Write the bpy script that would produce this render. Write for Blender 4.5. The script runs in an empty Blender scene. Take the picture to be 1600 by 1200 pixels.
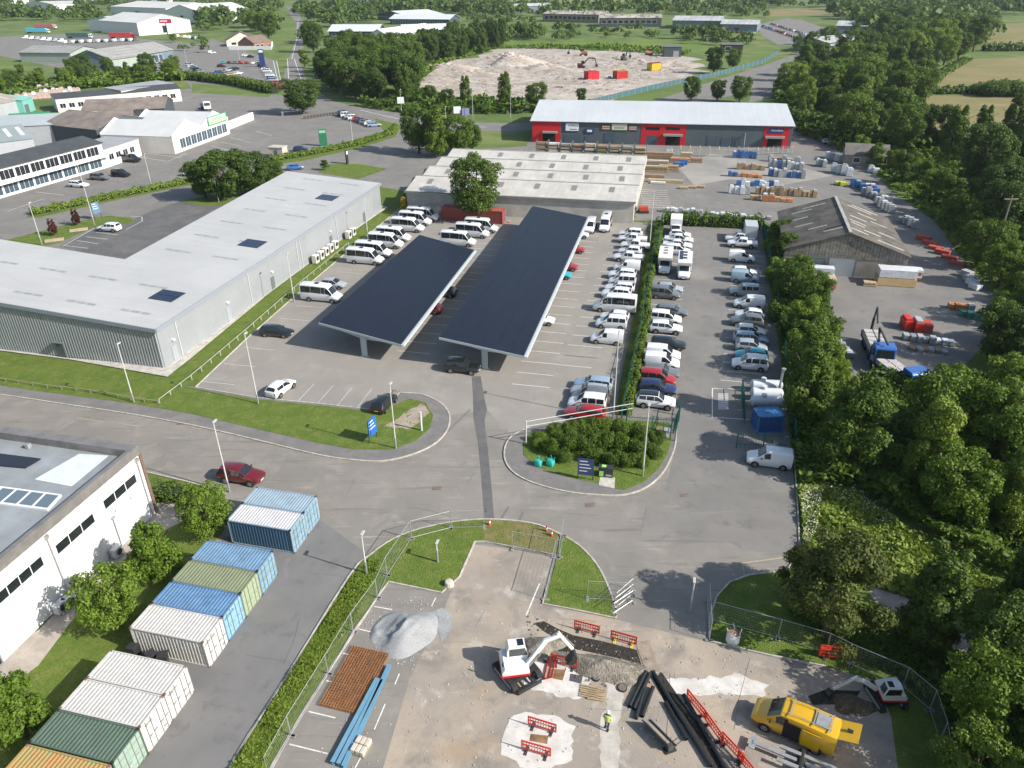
import bpy, bmesh, math, random
import numpy as np
from mathutils import Vector, Matrix
from mathutils.geometry import tessellate_polygon
S = bpy.context.scene; COL = S.collection
PI = math.pi; rad = math.radians
# ---------------- camera ----------------
CH, PITCH, ROLL, FPX = 44.46, 0.506936, -0.0107775, 1177.11
cam = bpy.data.objects.new('camera', bpy.data.cameras.new('camera')); COL.objects.link(cam)
_f = Vector((0, math.cos(PITCH), -math.sin(PITCH))); _r = Vector((1, 0, 0)); _u = _r.cross(_f)
RT = _r*math.cos(ROLL)+_u*math.sin(ROLL); UP = -_r*math.sin(ROLL)+_u*math.cos(ROLL); FW = _f
cam.matrix_world = Matrix(((RT.x, UP.x, -FW.x, 0), (RT.y, UP.y, -FW.y, 0), (RT.z, UP.z, -FW.z, CH), (0, 0, 0, 1)))
cam.data.sensor_width = 36; cam.data.lens = 36*FPX/1600; cam.data.clip_end = 12000; cam.data.clip_start = .5
S.camera = cam
# ---------------- daylight ----------------
SUN_EL, SUN_AZ = 34.0, -23.0          # azimuth counted from +X, counter-clockwise
w = bpy.data.worlds.new("World"); S.world = w; w.use_nodes = True
nt = w.node_tree; bg = nt.nodes['Background']; sky = nt.nodes.new('ShaderNodeTexSky'); sky.sky_type = 'NISHITA'
sky.sun_disc = False; sky.sun_elevation = rad(SUN_EL); sky.sun_rotation = rad(90-SUN_AZ); sky.air_density = 1.2; sky.dust_density = 1.5
nt.links.new(sky.outputs[0], bg.inputs[0]); bg.inputs[1].default_value = .105
sl = bpy.data.lights.new('sun', 'SUN'); sl.energy = 4.8; sl.angle = rad(.5); sl.color = (1, .945, .86)
so = bpy.data.objects.new('sun', sl); COL.objects.link(so)
sd = Vector((math.cos(rad(SUN_EL))*math.cos(rad(SUN_AZ)), math.cos(rad(SUN_EL))*math.sin(rad(SUN_AZ)), math.sin(rad(SUN_EL))))
so.rotation_euler = sd.to_track_quat('Z', 'Y').to_euler(); so.location = (0, 0, 120)
S.view_settings.view_transform = 'Standard'; S.view_settings.look = 'None'; S.view_settings.exposure = .63; S.view_settings.gamma = 1
S.cycles.max_bounces = 6; S.cycles.diffuse_bounces = 2; S.cycles.glossy_bounces = 2; S.cycles.transmission_bounces = 2
S.cycles.transparent_max_bounces = 6; S.cycles.caustics_reflective = False; S.cycles.caustics_refractive = False
S.cycles.use_adaptive_sampling = True; S.cycles.adaptive_threshold = .02; S.cycles.use_denoising = True
S.render.use_persistent_data = False
# ---------------- pixel of the photograph -> point of the place ----------------
def at(px, py, z=0.0):
    d = FW+RT*((px-800)/FPX)+UP*((600-py)/FPX)
    t = (z-CH)/d.z
    return Vector((d.x*t, d.y*t, z))
def onwall(A, B, px, py):
    d = FW+RT*((px-800)/FPX)+UP*((600-py)/FPX)
    e = Vector((B[0]-A[0], B[1]-A[1], 0)).normalized(); n = Vector((-e.y, e.x, 0))
    t = (A[0]*n.x+A[1]*n.y)/(d.x*n.x+d.y*n.y)
    P = d*t; return (P.x-A[0])*e.x+(P.y-A[1])*e.y, P.z+CH
def ang(A, B): return math.atan2(B[1]-A[1], B[0]-A[0])
def hx(s):
    f = lambda c: c/12.92 if c <= .04045 else ((c+.055)/1.055)**2.4
    return tuple(f(int(s[i:i+2], 16)/255) for i in (0, 2, 4))
def ordn(n): return ['', 'first', 'second', 'third', 'fourth', 'fifth', 'sixth', 'seventh', 'eighth', 'ninth', 'tenth', 'eleventh', 'twelfth', 'thirteenth', 'fourteenth', 'fifteenth', 'sixteenth', 'seventeenth', 'eighteenth', 'nineteenth', 'twentieth'][n] if n <= 20 else '%dth' % n
# ---------------- materials ----------------
MATS = {}
def mat(name, col, rough=.7, metal=0, var=0, scale=1.0, bump=0, bscale=8, coat=0, col2=None, coord='Object', spec=.5, stripes=None, streak=None):
    if name in MATS: return MATS[name]
    m = bpy.data.materials.new(name); m.use_nodes = True; t = m.node_tree; b = t.nodes['Principled BSDF']
    L = t.links.new; N = t.nodes.new
    b.inputs['Roughness'].default_value = rough; b.inputs['Metallic'].default_value = metal
    b.inputs['Specular IOR Level'].default_value = spec
    if coat: b.inputs['Coat Weight'].default_value = coat; b.inputs['Coat Roughness'].default_value = .06
    c = (*col, 1); src = None
    tc = N('ShaderNodeTexCoord')
    if var or col2:
        n = N('ShaderNodeTexNoise'); n.inputs['Scale'].default_value = scale; n.inputs['Detail'].default_value = 6; n.inputs['Roughness'].default_value = .62
        L(tc.outputs[coord], n.inputs['Vector'])
        r = N('ShaderNodeMapRange'); r.inputs[1].default_value = .32; r.inputs[2].default_value = .68; L(n.outputs[0], r.inputs[0])
        mx = N('ShaderNodeMix'); mx.data_type = 'RGBA'; L(r.outputs[0], mx.inputs[0])
        mx.inputs[6].default_value = tuple(x*(1-var) for x in col)+(1,) if not col2 else c
        mx.inputs[7].default_value = (*col2, 1) if col2 else tuple(min(1, x*(1+var)) for x in col)+(1,)
        src = mx.outputs[2]
    if stripes:      # (axis, period, strength of line, width share, colour factor)  fine sheet ribs / seams
        ax, per, st, wd, cf = stripes
        sx = N('ShaderNodeSeparateXYZ'); L(tc.outputs['Object'], sx.inputs[0])
        md = N('ShaderNodeMath'); md.operation = 'FRACT'; dv = N('ShaderNodeMath'); dv.operation = 'DIVIDE'; dv.inputs[1].default_value = per
        L(sx.outputs[ax], dv.inputs[0]); L(dv.outputs[0], md.inputs[0])
        lt = N('ShaderNodeMath'); lt.operation = 'LESS_THAN'; lt.inputs[1].default_value = wd; L(md.outputs[0], lt.inputs[0])
        mx2 = N('ShaderNodeMix'); mx2.data_type = 'RGBA'; mx2.blend_type = 'MULTIPLY'
        ml = N('ShaderNodeMath'); ml.operation = 'MULTIPLY'; ml.inputs[1].default_value = st; L(lt.outputs[0], ml.inputs[0]); L(ml.outputs[0], mx2.inputs[0])
        if src: L(src, mx2.inputs[6])
        else: mx2.inputs[6].default_value = c
        mx2.inputs[7].default_value = (cf, cf, cf, 1); src = mx2.outputs[2]
    if streak:       # (scale x, scale y, strength, colour): long run-off stains and laps
        n3 = N('ShaderNodeTexNoise'); n3.inputs['Scale'].default_value = 1; n3.inputs['Detail'].default_value = 5; mp = N('ShaderNodeMapping'); mp.inputs['Scale'].default_value = (streak[0], streak[1], 1)
        L(tc.outputs['Object'], mp.inputs[0]); L(mp.outputs[0], n3.inputs['Vector']); r3 = N('ShaderNodeMapRange'); r3.inputs[1].default_value = .45; r3.inputs[2].default_value = .75; r3.inputs[4].default_value = streak[2]; L(n3.outputs[0], r3.inputs[0])
        m3 = N('ShaderNodeMix'); m3.data_type = 'RGBA'; L(r3.outputs[0], m3.inputs[0])
        if src: L(src, m3.inputs[6])
        else: m3.inputs[6].default_value = c
        m3.inputs[7].default_value = (*streak[3], 1); src = m3.outputs[2]
    if src: L(src, b.inputs['Base Color'])
    else: b.inputs['Base Color'].default_value = c
    if bump:
        n2 = N('ShaderNodeTexNoise'); n2.inputs['Scale'].default_value = bscale; n2.inputs['Detail'].default_value = 4; L(tc.outputs[coord], n2.inputs['Vector'])
        bp = N('ShaderNodeBump'); bp.inputs['Strength'].default_value = bump; bp.inputs['Distance'].default_value = .1
        L(n2.outputs[0], bp.inputs['Height']); L(bp.outputs[0], b.inputs['Normal'])
    MATS[name] = m; return m
def ground_mat(name, cols, scales, bump=.3, bscale=6, rough=.95, speck=None):
    """layered outdoor ground: several noises mixed one over another"""
    m = bpy.data.materials.new(name); m.use_nodes = True; t = m.node_tree; b = t.nodes['Principled BSDF']; L = t.links.new; N = t.nodes.new
    b.inputs['Roughness'].default_value = rough; b.inputs['Specular IOR Level'].default_value = .25
    tc = N('ShaderNodeTexCoord'); cur = None
    for i, (c, sc) in enumerate(zip(cols, [None]+list(scales))):
        if cur is None: cur = (*c, 1); continue
        n = N('ShaderNodeTexNoise'); n.inputs['Scale'].default_value = sc[0]; n.inputs['Detail'].default_value = 8; n.inputs['Roughness'].default_value = .65; n.inputs['Distortion'].default_value = sc[3] if len(sc) > 3 else .3
        mp = N('ShaderNodeMapping'); mp.inputs['Location'].default_value = (i*37.3, i*11.9, 0)
        if len(sc) > 4: mp.inputs['Scale'].default_value = (sc[4][0], sc[4][1], 1); mp.inputs['Rotation'].default_value = (0, 0, sc[4][2])
        L(tc.outputs['Object'], mp.inputs[0]); L(mp.outputs[0], n.inputs['Vector'])
        r = N('ShaderNodeMapRange'); r.inputs[1].default_value = sc[1]; r.inputs[2].default_value = sc[2]; L(n.outputs[0], r.inputs[0])
        mx = N('ShaderNodeMix'); mx.data_type = 'RGBA'; L(r.outputs[0], mx.inputs[0])
        if isinstance(cur, tuple): mx.inputs[6].default_value = cur
        else: L(cur, mx.inputs[6])
        mx.inputs[7].default_value = (*c, 1); cur = mx.outputs[2]
    L(cur, b.inputs['Base Color'])
    if bump:
        n2 = N('ShaderNodeTexNoise'); n2.inputs['Scale'].default_value = bscale; n2.inputs['Detail'].default_value = 6; L(tc.outputs['Object'], n2.inputs['Vector'])
        bp = N('ShaderNodeBump'); bp.inputs['Strength'].default_value = bump; bp.inputs['Distance'].default_value = .15
        L(n2.outputs[0], bp.inputs['Height']); L(bp.outputs[0], b.inputs['Normal'])
    MATS[name] = m; return m
def leaf_mat(name, c1, c2, c3):
    m = bpy.data.materials.new(name); m.use_nodes = True; t = m.node_tree; b = t.nodes['Principled BSDF']; L = t.links.new; N = t.nodes.new
    b.inputs['Roughness'].default_value = .6; b.inputs['Specular IOR Level'].default_value = .25
    g = N('ShaderNodeNewGeometry'); oi = N('ShaderNodeObjectInfo')
    cr = N('ShaderNodeValToRGB'); cr.color_ramp.elements[0].color = (*c1, 1); cr.color_ramp.elements[1].color = (*c3, 1)
    e = cr.color_ramp.elements.new(.5); e.color = (*c2, 1)
    ad = N('ShaderNodeMath'); ad.operation = 'MULTIPLY_ADD'; ad.inputs[1].default_value = .55
    mu = N('ShaderNodeMath'); mu.operation = 'MULTIPLY'; mu.inputs[1].default_value = .45
    L(oi.outputs['Random'], mu.inputs[0]); L(g.outputs['Random Per Island'], ad.inputs[0]); L(mu.outputs[0], ad.inputs[2]); L(ad.outputs[0], cr.inputs[0])
    L(cr.outputs[0], b.inputs['Base Color'])
    tr = N('ShaderNodeBsdfTranslucent'); hs = N('ShaderNodeHueSaturation'); hs.inputs['Value'].default_value = 1.3; L(cr.outputs[0], hs.inputs['Color']); L(hs.outputs[0], tr.inputs[0])
    mx = N('ShaderNodeMixShader'); mx.inputs[0].default_value = .24; L(b.outputs[0], mx.inputs[1]); L(tr.outputs[0], mx.inputs[2]); L(mx.outputs[0], t.nodes['Material Output'].inputs[0])
    MATS[name] = m; return m
asphalt = ground_mat('old_asphalt', [(.226, .209, .187), (.182, .171, .156), (.268, .248, .222), (.15, .143, .134), (.305, .285, .255)], [(.12, .4, .66), (.35, .5, .72, .5), (1, .56, .7, .4, (.12, 1.3, .2)), (1, .6, .7, .3, (.2, 2.2, .35))], bump=.12, bscale=30, rough=.9)
asphalt_dark = ground_mat('dark_asphalt', [(.105, .105, .107), (.145, .143, .14), (.08, .08, .083)], [(.2, .4, .65), (.9, .55, .7)], bump=.12, bscale=30, rough=.9)
asphalt_mid = ground_mat('grey_asphalt', [(.17, .164, .155), (.21, .2, .186), (.14, .136, .131), (.235, .222, .2)], [(.15, .4, .65), (.6, .55, .7), (1, .58, .72, .3, (.15, 1.4, .25))], bump=.12, bscale=30, rough=.9)
site_dust = ground_mat('dusty_site', [(.275, .242, .208), (.37, .31, .245), (.2, .183, .162), (.42, .385, .34), (.34, .25, .165)], [(.11, .42, .62, .3), (.3, .5, .68, .4), (.5, .56, .72, .3), (.16, .58, .72, .3)], bump=.2, bscale=12)
footway = ground_mat('footway', [(.155, .15, .145), (.195, .185, .175), (.12, .118, .115)], [(.5, .4, .65), (1.6, .55, .7)], bump=.1, bscale=40, rough=.9)
grass = ground_mat('grass_lawn', [(.125, .172, .030), (.09, .14, .024), (.17, .195, .048), (.24, .20, .09), (.075, .12, .018)], [(.45, .42, .6), (.9, .5, .66), (.35, .62, .74, 1.2), (6, .5, .62)], bump=.9, bscale=9)
grass_far = ground_mat('grass_far', [(.11, .16, .04), (.08, .125, .034), (.16, .185, .06), (.2, .18, .085)], [(.02, .42, .6), (.05, .5, .62), (.03, .6, .72)], bump=.5, bscale=1.5)
meadow = ground_mat('scrub_meadow', [(.14, .17, .035), (.08, .12, .024), (.2, .2, .065), (.24, .2, .11)], [(.3, .42, .6), (.6, .5, .66), (1.5, .62, .72)], bump=1, bscale=5)
crop = ground_mat('dry_field', [(.215, .18, .085), (.165, .16, .06), (.25, .205, .11)], [(.03, .4, .6, .6), (.08, .55, .7)], bump=.3, bscale=2)
rubble = ground_mat('crushed_rubble', [(.38, .335, .29), (.29, .25, .215), (.46, .42, .385), (.2, .18, .16)], [(.04, .42, .6, 1), (.12, .5, .62), (.3, .6, .7)], bump=1, bscale=1.2)
concrete = mat('concrete', (.42, .4, .36), .9, var=.25, scale=1.5, bump=.15, bscale=20)
concrete_new = mat('new_concrete', (.55, .53, .5), .9, var=.14, scale=1.2, bump=.1, bscale=10, streak=(.7, .9, .5, (.33, .29, .24)))
kerb_m = mat('kerb_stone', (.40, .375, .33), .9, var=.3, scale=2)
gravel_m = ground_mat('grey_gravel', [(.36, .37, .375), (.29, .3, .305), (.44, .44, .44)], [(.8, .4, .6), (9, .5, .65)], bump=.7, bscale=25)
soil = ground_mat('spoil', [(.24, .215, .175), (.15, .13, .105), (.33, .3, .25)], [(.8, .4, .6), (4, .5, .65)], bump=1, bscale=8)
linepaint = mat('line_paint', (.62, .61, .58), .8, var=.2, scale=3)
galv = mat('galvanised', (.45, .46, .46), .45, .6, var=.15, scale=3)
white_metal = mat('white_metal', (.72, .73, .73), .5, var=.08, scale=1)
glass = mat('dark_glass', (.016, .02, .024), .08, 0, spec=.8)
glass_blue = mat('blue_glass', (.05, .08, .11), .08, 0, spec=.9)
rubber = mat('rubber', (.018, .018, .018), .85)
steel_dark = mat('dark_steel', (.035, .037, .04), .5, .3, var=.2, scale=3)
chrome = mat('rim_alloy', (.42, .42, .43), .3, .8)
lamp_glass = mat('lamp_glass', (.7, .72, .74), .15)
red_lens = mat('red_lens', (.4, .02, .015), .25)
bark = mat('bark', (.1, .075, .05), .95, var=.35, scale=3, bump=.5, bscale=12)
leafA = leaf_mat('leaf_broad', (.042, .082, .010), (.085, .144, .018), (.155, .22, .03))
leafB = leaf_mat('leaf_dark', (.034, .066, .011), (.064, .112, .019), (.12, .175, .03))
leafC = leaf_mat('leaf_bright', (.058, .11, .012), (.115, .185, .02), (.2, .27, .034))
leafD = leaf_mat('leaf_needle', (.05, .07, .016), (.09, .115, .025), (.14, .165, .042))
leafY = leaf_mat('leaf_yellow', (.3, .22, .01), (.45, .36, .02), (.5, .45, .04))
leafR = leaf_mat('leaf_copper', (.05, .015, .015), (.08, .025, .02), (.12, .04, .03))
leafG = leaf_mat('leaf_weeds', (.1, .155, .018), (.17, .24, .03), (.27, .32, .07))
paint = {k: mat('paint_'+k, c, .28, 0, coat=1, var=.03, scale=2) for k, c in dict(white=(.72, .73, .74), silver=(.32, .35, .38), grey=(.12, .13, .14), black=(.012, .013, .015), navy=(.015, .025, .08), blue=(.03, .12, .38), red=(.3, .012, .012), maroon=(.12, .008, .012), teal=(.02, .33, .42), yellow=(.62, .36, .008), paleblue=(.25, .34, .44), green=(.03, .2, .08), orange=(.5, .14, .02), gold=(.35, .24, .08)).items()}
# ---------------- mesh helpers ----------------
class MB:
    def __init__(s): s.v = []; s.f = []; s.mi = []; s.cur = 0
    def add(s, vs, fs):
        o = len(s.v); s.v += [tuple(v) for v in vs]
        for f in fs: s.f.append([i+o for i in f]); s.mi.append(s.cur)
        return s
    def box(s, x0, x1, y0, y1, z0, z1, M=None):
        vs = [(x0, y0, z0), (x1, y0, z0), (x1, y1, z0), (x0, y1, z0), (x0, y0, z1), (x1, y0, z1), (x1, y1, z1), (x0, y1, z1)]
        if M is not None: vs = [M @ Vector(v) for v in vs]
        return s.add(vs, [(0, 3, 2, 1), (4, 5, 6, 7), (0, 1, 5, 4), (1, 2, 6, 5), (2, 3, 7, 6), (3, 0, 4, 7)])
    def beam(s, a, b, wd, ht=None, upv=(0, 0, 1)):
        a = Vector(a); b = Vector(b); d = (b-a); L = d.length; d.normalize(); ht = ht or wd
        u = Vector(upv); sd_ = d.cross(u)
        if sd_.length < 1e-4: sd_ = d.cross(Vector((1, 0, 0)))
        sd_.normalize(); u = sd_.cross(d)
        M = Matrix(((d.x, sd_.x, u.x, a.x), (d.y, sd_.y, u.y, a.y), (d.z, sd_.z, u.z, a.z), (0, 0, 0, 1)))
        return s.box(0, L, -wd/2, wd/2, -ht/2, ht/2, M)
    def tube(s, a, b, r, r2=None, n=8, cap=True):
        a = Vector(a); b = Vector(b); d = (b-a).normalized(); r2 = r if r2 is None else r2
        x = d.orthogonal().normalized(); y = d.cross(x); vs = []
        for p, q in ((a, r), (b, r2)):
            for i in range(n): t = 2*PI*i/n; vs.append(p+(x*math.cos(t)+y*math.sin(t))*q)
        fs = [(i, (i+1) % n, n+(i+1) % n, n+i) for i in range(n)]
        if cap: fs += [tuple(range(n-1, -1, -1)), tuple(range(n, 2*n))]
        return s.add(vs, fs)
    def prism(s, poly, z0, z1, top=True, bottom=True):
        n = len(poly); ar = sum(poly[i][0]*poly[(i+1) % n][1]-poly[(i+1) % n][0]*poly[i][1] for i in range(n))
        if ar < 0: poly = poly[::-1]
        vs = [(p[0], p[1], z0) for p in poly]+[(p[0], p[1], z1) for p in poly]
        fs = [(i, (i+1) % n, n+(i+1) % n, n+i) for i in range(n)]
        tri = tessellate_polygon([[Vector((p[0], p[1], 0)) for p in poly]])
        def o(t, fl):
            a, b, c = [Vector(poly[i][:2]) for i in t]; cr = (b-a).cross(c-a) if False else (b.x-a.x)*(c.y-a.y)-(b.y-a.y)*(c.x-a.x)
            t = t if cr > 0 else t[::-1]
            return tuple(t) if not fl else tuple(t[::-1])
        if top: fs += [tuple(n+i for i in o(t, False)) for t in tri]
        if bottom: fs += [o(t, True) for t in tri]
        return s.add(vs, fs)
    def xprism(s, prof, y0, y1, M=None):       # profile in local x,z extruded along y
        n = len(prof); vs = [(p[0], y0, p[1]) for p in prof]+[(p[0], y1, p[1]) for p in prof]
        if M is not None: vs = [M @ Vector(v) for v in vs]
        return s.add(vs, [(i, (i+1) % n, n+(i+1) % n, n+i) for i in range(n)]+[tuple(range(n-1, -1, -1)), tuple(range(n, 2*n))])
    def mesh(s, mats, smooth=None, bevel=0, fix=True):
        me = bpy.data.meshes.new('m'); me.from_pydata(s.v, [], s.f)
        mats = mats if isinstance(mats, (list, tuple)) else [mats]
        for m in mats: me.materials.append(m)
        if max(s.mi or [0]): me.polygons.foreach_set('material_index', s.mi)
        if fix or bevel:
            b = bmesh.new(); b.from_mesh(me)
            if bevel:
                bmesh.ops.remove_doubles(b, verts=b.verts, dist=1e-4)
            bmesh.ops.recalc_face_normals(b, faces=b.faces)
            if bevel:
                ed = [e for e in b.edges if len(e.link_faces) == 2 and e.calc_face_angle(0) > .5]
                bmesh.ops.bevel(b, geom=ed, offset=bevel, segments=2, affect='EDGES', profile=.6)
            b.to_mesh(me); b.free()
        if smooth: me.shade_smooth(); me.set_sharp_from_angle(angle=rad(smooth))
        return me
    def build(s, name, mats, parent=None, smooth=None, bevel=0, fix=True): return link(name, s.mesh(mats, smooth, bevel, fix), parent)
def link(name, me, parent=None, loc=None, rz=None):
    o = bpy.data.objects.new(name, me); COL.objects.link(o)
    if parent is not None: o.parent = parent
    if loc is not None: o.location = (loc[0], loc[1], loc[2] if len(loc) > 2 else 0)
    if rz is not None: o.rotation_euler.z = rz
    return o
def tag(o, label=None, cat=None, group=None, kind=None):
    if label: o['label'] = label
    if cat: o['category'] = cat
    if group: o['group'] = group
    if kind: o['kind'] = kind
    return o
def thing(name, label, cat, loc=(0, 0, 0), rz=0, group=None):
    o = bpy.data.objects.new(name, None); COL.objects.link(o); o.empty_display_size = .2
    o.location = (loc[0], loc[1], loc[2] if len(loc) > 2 else 0); o.rotation_euler.z = rz
    return tag(o, label, cat, group)
def copy_tree(o, parent=None):
    c = o.copy(); COL.objects.link(c)
    if parent is not None: c.parent = parent
    if o.name not in KIDS: KIDS[o.name] = list(o.children)
    for ch in KIDS[o.name]: copy_tree(ch, c)
    return c
KIDS = {}
def copy_thing(o, loc, rz, label, group=None, scale=None, cat=None):
    c = copy_tree(o); c.location = (loc[0], loc[1], loc[2] if len(loc) > 2 else 0); c.rotation_euler.z = rz
    if scale: c.scale = scale if isinstance(scale, tuple) else (scale,)*3
    c['label'] = label
    if group: c['group'] = group
    if cat: c['category'] = cat
    return c
def P(pts, z=0): return [at(x, y, z) for x, y in pts]
def smoothpath(pts, n=4):
    out = []
    for i in range(len(pts)-1):
        p0 = pts[max(i-1, 0)]; p1 = pts[i]; p2 = pts[i+1]; p3 = pts[min(i+2, len(pts)-1)]
        for k in range(n):
            t = k/n
            out.append(tuple(.5*((2*p1[j])+(-p0[j]+p2[j])*t+(2*p0[j]-5*p1[j]+4*p2[j]-p3[j])*t*t+(-p0[j]+3*p1[j]-3*p2[j]+p3[j])*t**3) for j in range(2)))
    out.append(tuple(pts[-1])); return out
def sheet(name, px, z, m, kind='structure', world=False):
    pts = [Vector((p[0], p[1], 0)) for p in (px if world else P(px))]
    n = len(pts); mb = MB(); vs = [(p.x, p.y, z) for p in pts]
    fs = []
    for t in tessellate_polygon([pts]):
        a, b, c = [pts[i] for i in t]
        fs.append(tuple(t) if (b.x-a.x)*(c.y-a.y)-(b.y-a.y)*(c.x-a.x) > 0 else tuple(t[::-1]))
    mb.add(vs, fs); o = mb.build(name, m, fix=False); tag(o, kind=kind); return o
def ribbon(mb, pts, wd, z0, z1=None):
    """strip (or low wall when z1 is given) following world points"""
    pts = [Vector((p[0], p[1])) for p in pts]; n = len(pts); Lf = []; Rt = []
    for i, p in enumerate(pts):
        d = (pts[min(i+1, n-1)]-pts[max(i-1, 0)]).normalized(); nn = Vector((-d.y, d.x))*wd/2
        Lf.append(p+nn); Rt.append(p-nn)
    if z1 is None: z1 = z0
    vs = []
    for i in range(n): vs += [(Lf[i].x, Lf[i].y, z0), (Rt[i].x, Rt[i].y, z0), (Rt[i].x, Rt[i].y, z1), (Lf[i].x, Lf[i].y, z1)]
    fs = []
    for i in range(n-1):
        a, b = 4*i, 4*i+4
        fs.append((a+3, a+2, b+2, b+3))
        if z1 > z0: fs += [(a+2, a+1, b+1, b+2), (a, a+3, b+3, b)]
    if z1 > z0: fs += [(0, 1, 2, 3), (4*n-4, 4*n-1, 4*n-2, 4*n-3)]
    mb.add(vs, fs)
def kerb(px, h=.11, wd=.14, z=0, n=3):
    mb = MB(); ribbon(mb, P(smoothpath(px, n)), wd, z, z+h); return tag(mb.build('kerb', kerb_m), kind='structure')
# ================= SETTING: ground, roads, verges =================
_g = MB(); _n = 24; _xs = [-4200+8400*i/_n for i in range(_n+1)]; _ys = [-60, 100, 300, 600, 1000, 1600, 2400, 3600, 6000]
_g.add([(x, y, 0) for y in _ys for x in _xs], [(j*(_n+1)+i, j*(_n+1)+i+1, (j+1)*(_n+1)+i+1, (j+1)*(_n+1)+i) for j in range(len(_ys)-1) for i in range(_n)])
tag(_g.build('ground', grass_far, fix=False), kind='structure')
# near lawns get the finer grass
sheet('lawn', [(-70, 20), (70, 20), (75, 160), (-20, 175), (-75, 170), (-130, 175), (-130, 60)], .006, grass, world=True)
# main asphalt: car parks, junction, container road and works yard
sheet('car_park', [(-90, 603), (0, 604), (60, 611), (120, 619), (210, 632), (300, 648), (400, 671), (500, 694), (550, 703), (560, 690), (305, 606), (385, 530), (470, 455), (545, 392), (630, 322), (700, 330), (1010, 348), (1190, 352), (1200, 430), (1220, 560), (1236, 700), (1250, 868), (1228, 892), (1170, 899), (1140, 910), (1120, 932), (1109, 962), (1107, 1002), (1200, 1024), (1290, 1042), (1372, 1065), (1392, 1120), (1404, 1210), (1420, 1330), (100, 1330), (60, 1240), (130, 1110), (210, 1000), (280, 905), (350, 830), (352, 772), (300, 755), (228, 738), (100, 705), (0, 690), (-90, 680)], .012, asphalt)
sheet('parking_apron', [(305, 606), (385, 530), (470, 455), (545, 392), (630, 322), (700, 330), (1000, 350), (985, 470), (960, 655), (880, 668), (800, 680), (760, 640), (700, 650), (660, 617), (612, 628), (600, 643), (500, 632), (400, 622)], .018, ground_mat('pale_tarmac', [(.262, .243, .218), (.226, .212, .194), (.3, .28, .25), (.19, .182, .17)], [(.1, .4, .66), (.3, .5, .74, .5), (1.2, .6, .74, .2)], bump=.12, bscale=30, rough=.9))
sheet('rear_car_park', [(1035, 350), (1190, 352), (1200, 430), (1220, 560), (1236, 700), (1250, 868), (1160, 860), (1060, 790), (1040, 765), (1058, 690), (1060, 640), (985, 650), (1000, 500)], .018, asphalt_mid)
sheet('container_road', [(500, 812), (580, 870), (545, 905), (418, 1105), (360, 1200), (300, 1330), (100, 1330), (60, 1240), (130, 1110), (210, 1000), (280, 905), (352, 840)], .018, ground_mat('worn_road', [(.15, .148, .147), (.185, .18, .175), (.118, .117, .117), (.25, .245, .235)], [(.12, .42, .62), (.5, .55, .7, .5), (.3, .64, .76, .4)], bump=.12, bscale=30, rough=.9))
sheet('works_yard', [(735, 850), (870, 868), (848, 945), (962, 968), (1107, 1004), (1200, 1026), (1372, 1067), (1392, 1120), (1404, 1210), (1420, 1330), (560, 1330), (640, 1060), (690, 960), (712, 908)], .018, site_dust)
# trench reinstatement: darker tarmac strip across the junction
sheet('trench_patch', [(737, 588), (751, 588), (757, 622), (761, 640), (757, 658), (762, 700), (768, 760), (773, 822), (758, 822), (752, 745), (747, 690), (740, 655), (739, 620)], .024, asphalt_dark)
for i, p in enumerate([[(1010, 790), (1150, 800), (1165, 850), (1000, 838)], [(1040, 765), (1065, 720), (1180, 745), (1240, 770), (1246, 830), (1100, 800)], [(400, 790), (470, 870), (430, 905), (560, 880), (500, 800)]][:2]):
    sheet('road_patch', p, .024+.003*i, asphalt_mid)
def rough(px, amp=.18, seed=1, step=.35):
    pts = P(px); rd = random.Random(seed); out = []
    for a, b in zip(pts, pts[1:]+pts[:1]):
        n = max(1, int((b-a).length/step)); e = (b-a).normalized() if (b-a).length else Vector((1, 0, 0))
        for i in range(n): p = a.lerp(b, i/n); k = rd.gauss(0, amp*.5); out.append((p.x-e.y*k, p.y+e.x*k))
    return out
_sheet0 = sheet
def rsheet(name, px, z, m, amp=.2, step=.35): return _sheet0(name, rough(px, amp, int(px[0][0]), step), z, m, world=True)
rsheet('concrete_strip', [(1040, 1062), (1125, 1058), (1148, 1052), (1200, 1070), (1198, 1088), (1045, 1086)], .026, concrete_new)
rsheet('concrete_slab', [(826, 1036), (862, 1026), (890, 1042), (918, 1040), (926, 1060), (905, 1094), (870, 1088), (819, 1070)], .03, concrete_new)
rsheet('concrete_slab', [(795, 1122), (820, 1114), (858, 1118), (896, 1135), (895, 1190), (840, 1206), (782, 1180)], .03, concrete_new)
rsheet('concrete_strip', [(944, 1062), (975, 1060), (975, 1090), (968, 1130), (966, 1330), (930, 1330), (938, 1130), (950, 1095)], .026, mat('screed', (.42, .39, .35), .9, var=.25, scale=.8))
sheet('steel_road_plate', [(992, 1003), (1014, 1001), (1031, 1050), (1010, 1052)], .05, mat('timber_plate', (.27, .22, .17), .8, var=.25, scale=1.5))
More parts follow.
